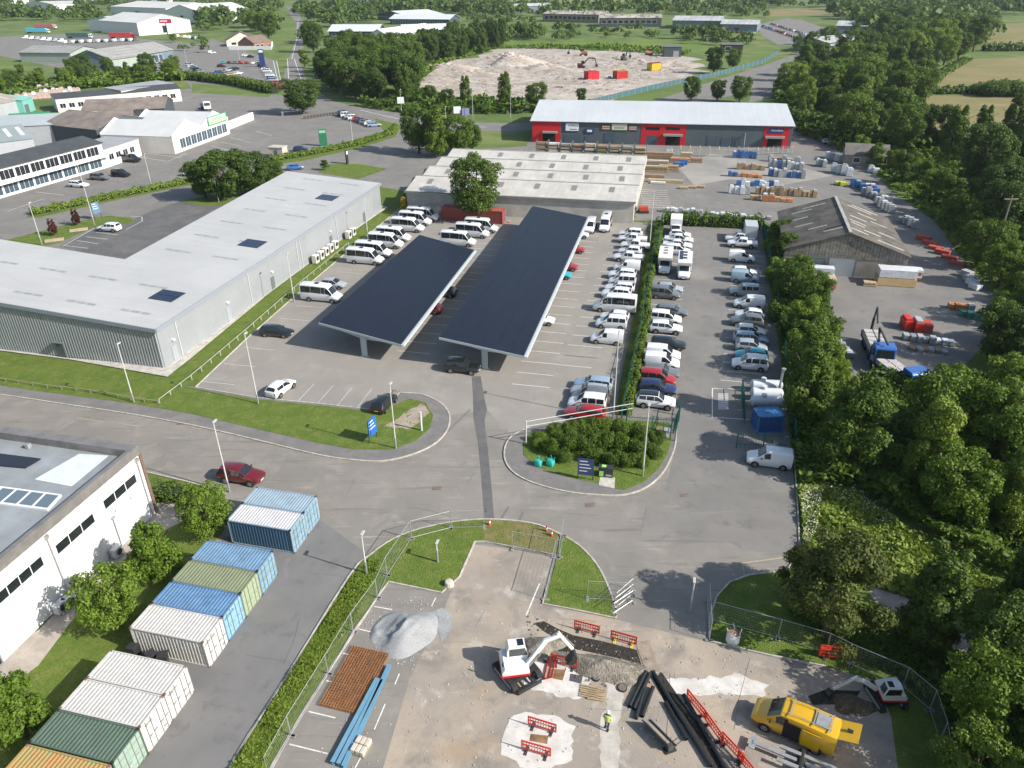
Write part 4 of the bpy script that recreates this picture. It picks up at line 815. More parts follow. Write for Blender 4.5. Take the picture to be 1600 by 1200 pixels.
# ---- red and grey trade unit ----
RA = at(831, 222); RB = at(1234, 232); RL = (RB-RA).length
t, _ = shed('trade_unit', 'long trade unit with red and dark grey cladding and a white roof', RA, RB, 38, 5.9, 8.6, 'along', mat('unit_grey', (.075, .098, .11), .6, var=.1, scale=.3, stripes=(0, 5.9, .6, .012, .5)), mat('unit_roof', (.47, .495, .515), .5, var=.05, scale=.1, stripes=(0, 3.1, .25, .06, 1.4), streak=(.8, .05, .3, (.4, .41, .41))), over=.5)
def fpan(px0, py0, px1, py1, nm, mt, pr=.06, par=t, A=RA, B=RB, mn=0.02):
    s0, z0 = onwall(A, B, px0, py1); s1, z1 = onwall(A, B, px1, py0); mb = MB(); z0 = max(mn, z0)
    mb.box(s0, s1, -pr, -.003, z0, z1); return mb.build(nm, mt, par), s0, s1, z0, z1
redc = mat('unit_red', (.50, .012, .02), .5, var=.05, scale=.5)
for a in [(832, 190, 876, 224, 'red_panel'), (1000, 195, 1073, 230, 'red_panel'), (1190, 198, 1235, 234, 'red_panel')]: fpan(*a, redc)
MB().box(RL+.003, RL+.07, 0, 6, .02, 5.8).build('red_panel', redc, t)
for a in [(848, 207, 868, 226), (1039, 213, 1063, 230), (1197, 215, 1223, 233)]: o, *_ = fpan(*a, 'doorway', black_open, .09)
for a in [(848, 205, 871, 207.2), (1036, 209.5, 1067, 212), (1195, 213, 1226, 215.5)]: fpan(*a, 'door_canopy', mat('canopy_grey', (.28, .27, .27), .5), .9)
for a in [(881, 211, 908, 224), (1009, 212, 1027, 229), (1103, 213, 1121, 231), (1125, 216, 1141, 232), (1143, 214, 1158, 232), (913, 213, 920, 226), (944, 208, 960, 222)]: fpan(*a, 'window', glass_blue, .08)
for a in [(1009, 199, 1031, 203), (1040, 199, 1063, 203)]: fpan(*a, 'window', glass, .08)
def signboard(a, bg_, fg, bars, nm='shop_sign', txt=None, ts=.8, tz=0):
    o, s0, s1, z0, z1 = fpan(*a, nm, bg_, .16); 
    for (u0, u1, v0, v1) in bars:
        mb = MB(); mb.box(s0+(s1-s0)*u0, s0+(s1-s0)*u1, -.19, -.161, z0+(z1-z0)*v0, z0+(z1-z0)*v1); mb.build('sign_panel', fg, o)
    return o, s0, s1, z0, z1
nav = mat('sign_navy', (.02, .04, .15), .5); wsg = mat('sign_white', (.72, .74, .76), .5); crm = mat('sign_cream', (.62, .6, .45), .5)
o, s0, s1, z0, z1 = signboard((881, 192, 905, 205), nav, wsg, [(.12, .98, .08, .94)])
text(o, 'STAMCO', ((s0+s1)/2+.5, -.2, z0+(z1-z0)*.68), .72, nav); mb = MB(); mb.box(s0+1.7, s1-.6, -.2, -.195, z0+.5, z0+.7); mb.build('sign_line', nav, o)
signboard((914, 201, 928, 208), nav, wsg, [(.25, .8, .3, .75)])
o, s0, s1, z0, z1 = signboard((940, 192.5, 954, 202.5), mat('sign_dkgreen', (.03, .1, .04), .5), mat('sign_pink', (.6, .3, .32), .5), [(.05, .95, .08, .3), (.05, .95, .4, .62)])
o, s0, s1, z0, z1 = signboard((955, 193, 981, 203.5), mat('sign_green2', (.12, .25, .03), .5), crm, [(.04, .96, .1, .9)])
mb = MB(); mb.box(s0+.8, s1-.8, -.2, -.191, z0+.5, z0+1.0); mb.build('sign_line', mat('sign_grey', (.3, .3, .35), .6), o)
signboard((982, 193.5, 996, 203.5), mat('sign_dkgreen', (.03, .1, .04), .5), mat('sign_pink', (.6, .3, .32), .5), [(.05, .95, .08, .3), (.05, .95, .4, .62)])
o, s0, s1, z0, z1 = signboard((1200, 200, 1225, 207.5), nav, wsg, [])
text(o, 'Howdens', ((s0+s1)/2+.3, -.18, (z0+z1)/2), .8, wsg)
for i in range(12):
    s_ = RL*(.58+.036*i); c = RA+(RB-RA).normalized()*s_; c = c+Vector((-.2, -4.2, 0)); o = MB().tube((0, 0, 0), (0, 0, 1.0), .12, n=8).build('bollard', mat('bollard_cream', (.55, .5, .42), .6)); o.location = c; tag(o, 'cream bollard before the grey trade unit front', 'bollard', 'bollards before the trade unit')
# ---- four-bay white factory ----
FA = Vector((-21.3, 154.4, 0)); FB = Vector((24.0, 144.3, 0)); FL = (FB-FA).length
t = thing('factory', 'low white factory with four parallel ridged roofs and small rooflights', 'factory', FA, ang(FA, FB))
m = MB(); m.box(0, FL, .1, 36.4, 0, 3.9); m.build('wall', mat('factory_wall', (.40, .385, .35), .8, var=.15, scale=.5), t)
for i in range(4):
    y0 = i*9.1; r = MB(); prf_ = [(y0-.2, 3.9), (y0+9.5, 3.9), (y0+8.8, 4.2), (y0+8.0, 5.5), (y0-.2, 4.1)]
    n = 5; r.add([(-.3, a, b) for a, b in prf_]+[(FL+.3, a, b) for a, b in prf_], [(k, (k+1) % n, n+(k+1) % n, n+k) for k in range(n)]+[tuple(range(n)), tuple(range(2*n-1, n-1, -1))])
    r.build('roof', mat('factory_roof', (.47, .455, .42), .6, var=.14, scale=.3, stripes=(0, 1.1, .25, .08, .8), streak=(1.2, .12, .5, (.36, .34, .3))), t)
    MB().box(-.35, FL+.35, y0-.32, y0+.12, 4.12, 4.32).build('gutter', mat('valley', (.2, .2, .19), .8), t); MB().box(-.35, FL+.35, y0+7.85, y0+8.15, 5.48, 5.6).build('ridge_capping', mat('ridge_dark', (.3, .29, .27), .8, var=.2), t)  # darker strips mark each valley and ridge so the bays read
    for k in range(6):
        x = 3+k*7.6+(i % 2)*1.2; g = MB(); za = lambda y: 4.1+1.5*(y-y0+.2)/8.6+.02
        g.add([(x, y0+4.2, za(y0+4.2)), (x+1.1, y0+4.2, za(y0+4.2)), (x+1.1, y0+6.6, za(y0+6.6)), (x, y0+6.6, za(y0+6.6))], [(0, 1, 2, 3)]); g.build('rooflight', mat('old_rooflight', (.2, .2, .18), .5), t, fix=False)
# ---- old barn with dark asbestos roof ----
BRA = Vector((44.6, 117.2, 0)); BRB = Vector((62.4, 112.5, 0))
t, L_ = shed('barn', 'old grey corrugated barn with patched roof and hole beside the yard', BRA, BRB, 21, 4.0, 7.2, 'across', mat('barn_block', (.26, .235, .2), .9, var=.2, scale=.6), mat('barn_roof', (.105, .094, .08), .9, var=.45, scale=.5, stripes=(1, .35, .35, .3, .7)), over=.35, lights=0)
m = MB(); m.add([(0.02, -.06, 3.0), (L_-.02, -.06, 3.0), (L_-.02, -.06, 4.0), (L_/2, -.06, 7.1), (.02, -.06, 4.0)], [(0, 1, 2, 3, 4)]); m.build('gable_cladding', mat('gable_sheet', (.2, .185, .16), .9, var=.45, scale=1.3, stripes=(0, .5, .7, .3, .55)), t, fix=False)
opening(t, 'F', 7.0, 11.0, 0, 3.6, 'shutter', L_, 21); opening(t, 'F', 4.2, 6.4, 0, 2.8, 'door', L_, 21)
zb = lambda x: 4+3.2*(1-abs(x-L_/2)/(L_/2))+.17
rnd = random.Random(3)
for sd_, u0, v, ln in [(0, .08, 3, .3), (0, .3, 6, .3), (0, .45, 17, .35), (0, .55, 13, .3), (0, .2, 18.5, .4), (0, .5, 9, .3), (1, .2, 18, .45), (1, .35, 15, .35), (1, .15, 11, .3), (1, .55, 12.5, .3), (1, .1, 8, .3), (1, .1, 6.5, .25), (1, .6, 7, .3), (1, .3, 4.5, .3), (1, .05, 2.5, .3), (1, .5, 1.6, .45), (1, .3, 19.5, .5)]:
    x0 = L_/2*(1-u0) if not sd_ else L_/2*(1+u0); x1 = x0-ln*L_/2 if not sd_ else x0+ln*L_/2; x1 = max(.1, min(L_-.1, x1)); x0, x1 = min(x0, x1), max(x0, x1)
    g = MB(); g.add([(x0, v, zb(x0)), (x1, v, zb(x1)), (x1, v+.6, zb(x1)), (x0, v+.6, zb(x0))], [(0, 1, 2, 3)]); g.build('rooflight', mat('cloudy_sheet', (.34, .33, .30), .7, var=.3, scale=2), t, fix=False)
g = MB(); x0, x1 = L_/2*.62, L_/2*.95; g.add([(x0, 4, zb(x0)+.01), (x1, 4, zb(x1)+.01), (x1, 4.5, zb(x1)+.01), (x0+.6, 4.6, zb(x0+.6)+.01)], [(0, 1, 2, 3)]); g.build('roof_hole', black_open, t, fix=False)
m = MB(); m.beam((L_/2, -.35, 7.38), (L_/2, 21.35, 7.38), .5, .12); m.build('ridge_capping', mat('ridge_cap', (.3, .3, .29), .8, var=.3, scale=2), t)
# ---- left: strip-windowed office and its wings ----
SA = at(0, 309); SB = at(222, 243); e = (SB-SA).normalized(); SA2 = SA-e*20; 
t, L_ = shed('strip_office', 'two-storey office with black roof and long bands of windows', SA2, at(168, 262), 12, 6.2, 7.4, 'along', mat('office_panel', (.66, .67, .68), .6), mat('roof_slate', (.055, .06, .065), .7, var=.2, scale=.4), over=.4)
for k in range(12):
    x = 1+k*(L_-2)/12; w_ = (L_-2)/12-.5
    opening(t, 'F', x, x+w_, 3.6, 5.6, 'window', L_, 12, 2); opening(t, 'F', x, x+w_, .6, 2.7, 'bluewindow', L_, 12, 2)
m = MB(); m.box(L_*.2, L_+.3, -1.4, -.1, 2.95, 3.1); m.build('canopy', frame_w, t)
C1 = at(168, 262); C2 = at(222, 243)
t, L_ = shed('office_annexe', 'small white flat-roofed annexe with square windows beside the strip office', C1, C2, 10, 4.4, 4.6, 'mono', render_white, roof_mat('flatgrey', (.3, .31, .32)), over=.15)
for k in range(4): opening(t, 'F', 1.5+k*(L_-3)/4, 3.3+k*(L_-3)/4, 1.6, 3.0, 'window', L_, 10, 1)
opening(t, 'R', 2, 4, .2, 2.6, 'gwindow', L_, 10, 1)
q = rot
G1 = at(274, 241); G2 = at(360, 209); dl = (at(200, 226)-G1)
ga = ang(G1, G2)
t = thing('superstore', 'white twin-gabled store with green sign and blue glazed front', 'store', G1, ga)
Lg = (G2-G1).length; Dg = 22; m = MB(); hE, hR = 4.6, 7.6
for k in range(2):
    x0 = k*Lg/2; x1 = x0+Lg/2; xm = (x0+x1)/2
    m.add([(x0, 0, 0), (x1, 0, 0), (x1, 0, hE), (xm, 0, hR), (x0, 0, hE)], [(0, 1, 2, 3, 4)]); m.add([(x0, Dg, 0), (x1, Dg, 0), (x1, Dg, hE), (xm, Dg, hR), (x0, Dg, hE)], [(4, 3, 2, 1, 0)])
    r = MB(); r.add([(x0-.05, .15, hE-.02), (xm, .15, hR-.02), (x1+.05, .15, hE-.02), (x0-.05, Dg-.15, hE-.02), (xm, Dg-.15, hR-.02), (x1+.05, Dg-.15, hE-.02)], [(0, 1, 4, 3), (1, 2, 5, 4)]); r.build('roof', mat('store_roof', (.50, .51, .51), .5, var=.06, scale=.3), t, fix=False)
    for yy in (-.12, Dg-.1):
        v_ = MB(); v_.add([(x0, yy, hE-.2), (xm, yy, hR-.2), (x1, yy, hE-.2), (x1, yy, hE+.35), (xm, yy, hR+.35), (x0, yy, hE+.35)], [(0, 1, 4, 5), (1, 2, 3, 4)]); w2 = MB(); w2.v = v_.v+[(a, b+.22, c) for a, b, c in v_.v]; w2.f = [[0, 1, 4, 5], [1, 2, 3, 4], [6, 11, 10, 7], [7, 10, 9, 8], [5, 4, 10, 11], [4, 3, 9, 10], [0, 5, 11, 6], [3, 2, 8, 9], [1, 0, 6, 7], [2, 1, 7, 8]]; w2.mi = [0]*10; w2.build('gable_parapet', render_white, t)
m.add([(0, 0, 0), (0, Dg, 0), (0, Dg, hE), (0, 0, hE), (Lg, 0, 0), (Lg, Dg, 0), (Lg, Dg, hE), (Lg, 0, hE)], [(0, 3, 2, 1), (4, 5, 6, 7)]); m.build('wall', mat('store_wall', (.56, .53, .49), .8, var=.06, scale=.5), t, fix=False)
for k in range(9): opening(t, 'F', 3.2+k*(Lg-4.5)/9, 3.2+(k+1)*(Lg-4.5)/9-.35, .9, 3.4, 'bluewindow', Lg, Dg, 1)
o = MB().box(Lg*.62, Lg*.97, -.25, -.13, 4.2, 6.6).build('shop_sign', mat('sign_green', (.02, .33, .12), .5), t); MB().box(Lg*.635, Lg*.955, -.28, -.251, 4.45, 6.35).build('sign_panel', mat('sign_pale', (.5, .7, .5), .5), o)
text(o, 'HUWS GRAY', (Lg*.795, -.3, 5.55), 1.1, mat('sign_letter', (.03, .28, .1), .5)); MB().box(Lg*.66, Lg*.93, -.3, -.285, 4.65, 4.95).build('sign_line', mat('sign_yel', (.5, .6, .1), .5), o)
# side elevation facing the camera-left: dark loading front
t2, l2 = shed('loading_bay', 'dark glazed loading bay on the side of the white gabled store', at(205, 236), at(271, 240), 2.0, 3.4, 3.6, 'mono', mat('loading', (.11, .13, .13), .6), roof_mat('flatgrey', (.3, .31, .32)), over=.1)
opening(t2, 'F', 3.5, 8, .1, 2.8, 'gwindow', l2, 2, 3)
mb = MB(); ribbon(mb, [at(356, 203), at(396, 187)], .5, 0, 2.4); tag(mb.build('screen_wall', render_white), 'white rendered screen wall running out from the green-signed store', 'wall')
brown = mat('brown_asbestos', (.19, .16, .14), .9, var=.3, scale=.3, stripes=(0, 1.1, .4, .15, .75))
for a, b, D, h, hr, lb in [((76, 224), (158, 234), 19, 5.4, 8.0, 'brown-roofed workshop left of the white gabled store, behind the strip office'), ((159, 228), (214, 224), 19, 5.4, 8.0, 'brown-roofed workshop against the side of the white gabled store'), ((134, 200), (262, 194), 17, 5.0, 7.4, 'long brown-roofed workshop behind the white gabled store')]:
    shed('workshop', lb, at(*a), at(*b), D, h, hr, 'along', wall_m['dark'], brown)
gb = mat('roof_bluegrey', (.22, .26, .27), .6, var=.1, scale=.2, stripes=(0, 2.5, .3, .05, .8))
shed('depot', 'blue-grey roofed depot with pale rooflight strips behind the strip office', at(-60, 270), at(62, 252), 18, 6.0, 8.4, 'along', wall_m['grey'], gb, lights=6, rl=mat('pale_strip', (.5, .55, .56), .5))
shed('depot', 'pale roofed lean-to depot between the strip office and the brown workshops', at(-30, 232), at(152, 222), 13, 5.5, 6.6, 'mono', wall_m['grey'], mat('roof_pale2', (.36, .40, .41), .6, var=.08, scale=.2))
shed('depot', 'cream gable-fronted unit with brown edge at the left border', at(-60, 200), at(40, 176), 16, 4.6, 6.4, 'along', wall_m['grey'], mat('roof_buff', (.3, .27, .23), .8, var=.2, scale=.3), lights=4)
shed('depot', 'small mint green shed with a rusty door near the lorry', at(40, 178), at(56, 172), 8, 4.5, 5.4, 'mono', mat('mint', (.16, .42, .36), .7), mat('roof_mint', (.2, .45, .4), .6), [('F', .8, 3.6, .1, 2.8, 'door')])
# long low office with white fascia
t, L_ = shed('long_office', 'long low office with black roof and white fascia behind the workshops', at(92, 176), at(285, 158), 14, 4.6, 5.6, 'along', mat('fascia_white', (.62, .6, .56), .6), mat('roof_slate', (.055, .06, .065), .7, var=.2, scale=.4))
for k in range(14): opening(t, 'F', 1+k*(L_-2)/14, 2.8+k*(L_-2)/14, 1.4, 2.9, 'window', L_, 14, 1)
t, L_ = shed('showroom', 'white flat-fronted showroom joined to the long low office', at(195, 166), at(276, 153), 10, 5.4, 5.8, 'mono', render_white, roof_mat('flatgrey', (.3, .31, .32)))
for k in range(5): opening(t, 'F', 1.5+k*(L_-3)/5, 4.5+k*(L_-3)/5, .5, 2.6, 'gwindow', L_, 10, 2)
# car dealership, four gables
dl_roof = mat('dealer_roof', (.30, .30, .285), .6, var=.1, scale=.2, stripes=(0, 3.2, .7, .2, .4))
for a, b, D, h, hr, rg, lb, ops in [((34, 97), (113, 98), 24, 5, 7.4, 'along', 'left wing of the dealership, pale ribbed roof among hedges', []), ((112, 108), (178, 110), 26, 5.2, 9.2, 'across', 'middle dealership gable in pale green cladding with a dark stripe roof', [('F', 8, 14, .2, 3.5, 'shutter')]), ((178, 110), (272, 93), 22, 5.2, 9.0, 'along', 'right wing of the dealership with dark glass front', [('F', 2+4*i, 5+4*i, .2, 3.8, 'bluewindow') for i in range(10)]+[('R', 2+3.5*i, 4.6+3.5*i, .2, 5, 'gwindow') for i in range(5)])]:
    t, L_ = shed('dealership', lb, at(*a), at(*b), D, h, hr, rg, wall_m['steelblue'] if 'right' in lb else wall_m['palegreen'], dl_roof, [o for o in ops if o[2] < (at(*b)-at(*a)).length-.5 or o[0] == 'R'], over=.6)
wr = mat('roof_white', (.54, .54, .52), .6, var=.08, scale=.05, stripes=(0, 6, .3, .04, .8))
for a, b, D, h, hr, rg, lb in [((140, 48), (196, 50), 40, 8, 11, 'across', 'small white gabled warehouse left of the big white sheds'), ((218, 56), (300, 50), 60, 9, 14, 'across', 'large white gabled warehouse right of the small one'), ((176, 26), (262, 30), 70, 10, 14, 'along', 'broad white warehouse behind the gabled sheds'), ((262, 34), (312, 36), 60, 10, 15, 'across', 'white warehouse with dark door right of the big sheds'), ((45, 14), (86, 18), 40, 8, 10, 'across', 'white gabled shed beyond the hedge at the top left'), ((130, 5), (255, 5), 40, 8, 10, 'along', 'long pale warehouse at the top edge left'), ((520, 10), (592, 9), 50, 9, 11, 'along', 'white-roofed grey warehouse at the top beside the trunk road'), ((0, 8), (14, 8), 40, 8, 10, 'along', 'white shed end at the top left corner')]:
    t, L_ = shed('warehouse', lb, at(*a), at(*b), D, h, hr, rg, wall_m['white'] if 'grey' not in lb else wall_m['steelblue'], wr, over=.5)
    opening(t, 'F', L_*.45, L_*.52, 1, 6, 'gwindow', L_, D)
# bungalow
t, L_ = shed('bungalow', 'cream bungalow with brown tiled roof beside the trunk road', at(355, 73), at(404, 71), 14, 3.6, 8.5, 'across', mat('cream_render', (.66, .6, .5), .85), mat('tiles', (.17, .12, .1), .85, var=.3, scale=1), [('F', 3, 6, 1, 2.4, 'window'), ('F', 9, 11, .1, 2.3, 'door'), ('F', 13, 17, 1, 2.4, 'window')], over=.5)
t, L_ = shed('bungalow_wing', 'brick wing of the cream bungalow with a white terrace wall', at(398, 77), at(424, 73), 12, 3.4, 7.0, 'along', wall_m['brick'], mat('tiles', (.17, .12, .1), .85), [('F', 2, 5, 1, 2.4, 'window'), ('F', 7, 9, 1, 2.4, 'window')])
mb = MB(); ribbon(mb, [at(358, 78), at(424, 78), at(426, 70)], .6, 0, 2.2); tag(mb.build('terrace_wall', render_white), 'white terrace wall in front of the cream bungalow', 'wall')
# office park wings
bw = mat('roof_offwhite', (.56, .59, .62), .5, var=.05, scale=.05)
for a, b, D, h, hr, rg, lb in [((515, 59), (590, 59), 22, 4.5, 8, 'along', 'white-roofed left office wing beside the dark trees'), ((578, 67), (607, 68), 60, 5, 8.5, 'across', 'white-roofed middle office wing with white porch'), ((632, 58), (700, 56), 24, 4.5, 7.5, 'along', 'white-roofed right office wing by the pines'), ((610, 38), (702, 39), 26, 4.5, 7.5, 'along', 'grey-roofed rear office wing with window band'), ((588, 30), (640, 34), 40, 4.5, 8, 'across', 'off-white rear office wing left of the window band')]:
    t, L_ = shed('office_wing', lb, at(*a), at(*b), D, h, hr, rg, wall_m['darkblue'] if 'porch' not in lb else wall_m['white'], bw, [('F', L_0, L_0+3, 1, 3, 'bluewindow') for L_0 in range(2, int((at(*b)-at(*a)).length)-4, 5)], over=1)
# ruined factory
rr = mat('ruin_roof', (.33, .30, .26), .9, var=.5, scale=.12)
for a, b, D, lb in [((848, 34), (935, 36), 26, 'burnt-out half of the old factory, broken roof, left block'), ((936, 42), (1033, 42), 26, 'derelict factory block with dark windows and white end')]:
    t, L_ = shed('derelict_factory', lb, at(*a), at(*b), D, 6.5, 8.5, 'along', wall_m['dark'] if 'dark' in lb else wall_m['brown'], rr, [('F', 2+4.5*i, 5.6+4.5*i, 2.4, 5, 'window') for i in range(int(((at(*b)-at(*a)).length-4)/4.5))])
    rnd = random.Random(5)
    for i in range(45): x, y = rnd.uniform(0, L_), rnd.uniform(-.5, D*.8); z = 6.5+4*(1-abs(y-D/2)/(D/2))*.5; (MB().box(x, x+rnd.uniform(.5, 2.6), y, y+rnd.uniform(.5, 2), z, z+rnd.uniform(.3, 1.3))).build('broken_truss', rr, t)
for a, b, D, h, lb in [((1050, 45), (1125, 46), 40, 6, 'grey shed with cream roof behind the derelict factory'), ((1125, 49), (1182, 50), 30, 5, 'blue-grey shed beside the parked cars'), ((1305, 55), (1385, 57), 30, 6, 'grey-roofed shed standing among the far trees'), ((1282, 92), (1340, 95), 22, 4, 'striped grey-roofed shed half hidden by the wood'), ((1290, 82), (1362, 74), 20, 5, 'pale long shed just beyond the striped one'), ((800, 20), (862, 18), 20, 6, 'low dark shed at the top behind the trees')]:
    t, L_ = shed('shed', lb, at(*a), at(*b), D, h, h+2.2, 'along', wall_m['steelblue'], mat('roof_sh', (.40, .41, .41), .6, var=.2, scale=.1, stripes=(0, 4, .5, .3, .7)), [('F', 2, 6, .1, 3.6, 'shutter'), ('F', L_*0+10, 14, 1, 3, 'window')], over=.6)
t, L_ = shed('site_hut', 'dark flat-roofed hut at the edge of the demolition site', at(1037, 89), at(1064, 89), 8, 5, 5.4, 'mono', wall_m['dark'], roof_mat('flatdark', (.14, .14, .13)), [('F', 5, 8, .1, 3, 'shutter')])
t, L_ = shed('site_hut', 'black hut with yellow end beside the far road', at(1127, 82), at(1160, 82), 6, 4, 4.6, 'mono', mat('black_clad', (.03, .03, .03), .7), roof_mat('flatdark', (.14, .14, .13)), [('F', 2, 5, 1, 3, 'window')])
t, L_ = shed('stone_cottage', 'low slate-roofed cottage half hidden by trees right of the trade unit', at(1318, 258), at(1385, 262), 8, 2.6, 4.6, 'along', mat('stone', (.3, .26, .23), .9, var=.3, scale=1), mat('old_slate', (.13, .12, .11), .85, var=.3, scale=.6), [('F', 2, 3.5, .9, 2, 'window'), ('F', 8, 9.5, .9, 2, 'window')])
# ================= SOLAR CAR PORTS =================
def canopy(name, label, pts, zl, zr_, legs):
    """pts: front-left, front-right, back-right, back-left pixels of the deck; left edge high, right edge low"""
    A, B, C, D = at(*pts[0], zl), at(*pts[1], zr_), at(*pts[2], zr_), at(*pts[3], zl)
    a = ang(B, C); t = thing(name, label, 'solar canopy', (A.x, A.y, 0), a-PI/2, 'solar panel car ports')
    R_ = Matrix.Rotation(-(a-PI/2), 3, 'Z'); o = Vector((A.x, A.y, 0)); A, B, C, D = [R_ @ (p-o) for p in (A, B, C, D)]
    th = .16; L = (D-A).length
    m = MB(); lo = lambda p, h: (p.x, p.y, p.z+h)
    m.add([lo(p, -th) for p in (A, B, C, D)]+[lo(p, 0) for p in (A, B, C, D)], [(0, 3, 2, 1), (4, 5, 6, 7), (0, 1, 5, 4), (1, 2, 6, 5), (2, 3, 7, 6), (3, 0, 4, 7)]); m.build('deck', mat('deck_steel', (.32, .35, .37), .5, .2), t)
    g = MB(); nx = 6; ny = int(round(L/1.72)); P_ = lambda u, v: (A.lerp(B, u)).lerp(D.lerp(C, u), v)
    for j in range(ny):
        for i in range(nx):
            u0, u1, v0, v1 = (i+.005)/nx*.985+.004, (i+.995)/nx*.985+.004, (j+.004)/ny, (j+.996)/ny
            q = [P_(u0, v0), P_(u1, v0), P_(u1, v1), P_(u0, v1)]
            g.add([lo(p, .012) for p in q]+[lo(p, .05) for p in q], [(4, 5, 6, 7), (0, 1, 5, 4), (1, 2, 6, 5), (2, 3, 7, 6), (3, 0, 4, 7)])
    g.build('solar_panels', mat('canopy_cell', (.011, .015, .027), .40, var=.12, scale=.6, spec=.25), t, fix=False)
    sm = mat('canopy_steel', (.36, .42, .45), .45, .15); m = MB(); m.beam(lo(A, -.12), lo(B, -.12), .14, .30); m.build('end_beam', sm, t); m = MB(); m.beam(lo(D, -.12), lo(C, -.12), .14, .30); m.build('end_beam', sm, t)
    gm = mat('gutter_pale', (.50, .54, .55), .4); m = MB(); B2, C2 = B+(B-A).normalized()*.16, C+(C-D).normalized()*.16; m.beam(lo(B2, -.1), lo(C2, -.1), .3, .22); m.build('gutter', gm, t)
    for k in range(legs):
        v = .012+k/(legs-1)*.976 if legs > 1 else .5; top = P_(.52, v); f = Vector((top.x, top.y, 0)); m = MB()
        m.box(f.x-.42, f.x+.34, f.y-.12, f.y+.12, 0, top.z-.15); m.box(f.x-.6, f.x+.5, f.y-.2, f.y+.2, 0, .12); m.build('column', sm, t, bevel=.01)
        m = MB(); a_, b_ = P_(.12, v), P_(.88, v); m.beam((f.x, f.y, top.z-.8), lo(a_, -.25), .16, .2); m.beam((f.x, f.y, top.z-.8), lo(b_, -.25), .16, .2); m.beam(lo(a_, -.28), lo(b_, -.28), .16, .22); m.build('bracket', sm, t)
    for u in (.08, .3, .7, .92): m = MB(); m.beam(lo(P_(u, .01), -.24), lo(P_(u, .99), -.24), .1, .14); m.build('purlin', sm, t)
    return t
canopy('solar_canopy', 'shorter dark solar car port nearest the row of minibuses', [(498, 504), (628, 539), (742, 391), (655, 367)], 4.15, 2.8, 5)
canopy('solar_canopy', 'longer dark solar car port reaching back towards the hedge', [(686, 527), (820, 557), (919, 340), (832, 322)], 4.15, 2.8, 8)
# ================= SHIPPING CONTAINERS =================
def rust(name, c, c2): return mat(name, c, .55, var=.2, scale=1.5, col2=c2)
CMAT = dict(blue=(mat('ct_blue', (.12, .22, .34), .6, var=.2, scale=.8, streak=(.6, 4, .5, (.2, .26, .32))), mat('ct_blue_d', (.06, .14, .24), .5, var=.2, scale=1)), paleblue=(mat('ct_pblue', (.23, .31, .38), .6, var=.15, scale=.8, streak=(.6, 4, .5, (.3, .34, .37))), mat('ct_blue_d', (.06, .14, .24), .5)), brightblue=(mat('ct_bblue', (.085, .18, .32), .6, var=.2, scale=.8, streak=(.6, 4, .5, (.16, .24, .34))), mat('ct_bblue_d', (.13, .22, .33), .5)),
    olive=(mat('ct_olive', (.18, .205, .125), .6, var=.12, scale=.8), mat('ct_olive_d', (.22, .27, .16), .6)), whitetop=(mat('ct_wtop', (.46, .46, .47), .6, var=.12, scale=.8), mat('ct_blue_d2', (.045, .105, .17), .5)), white=(mat('ct_white', (.47, .46, .44), .6, var=.1, scale=.8, streak=(.6, 4, .5, (.37, .35, .32))), mat('ct_white_d', (.5, .49, .44), .6, var=.15, scale=2)),
    green=(mat('ct_green', (.075, .115, .085), .55, var=.12, scale=.8), mat('ct_green_d', (.17, .24, .19), .5)), rusty=(rust('ct_rust', (.24, .26, .1), (.42, .18, .06)), mat('ct_rust_d', (.12, .16, .1), .6)), red=(mat('ct_red', (.30, .07, .05), .6, var=.25, scale=.7), mat('ct_red_d', (.24, .05, .04), .6)), cyan=(mat('ct_cyan', (.05, .2, .42), .5, var=.2), mat('ct_navy', (.03, .09, .25), .5)), siteRed=(mat('ct_sred', (.55, .02, .03), .5), mat('ct_sred2', (.5, .02, .03), .5)), siteOr=(mat('ct_sor', (.6, .25, .02), .5), mat('ct_sor2', (.4, .02, .03), .5)), deepred=(mat('ct_dred', (.3, .03, .04), .5), mat('ct_syel', (.6, .42, .03), .5)))
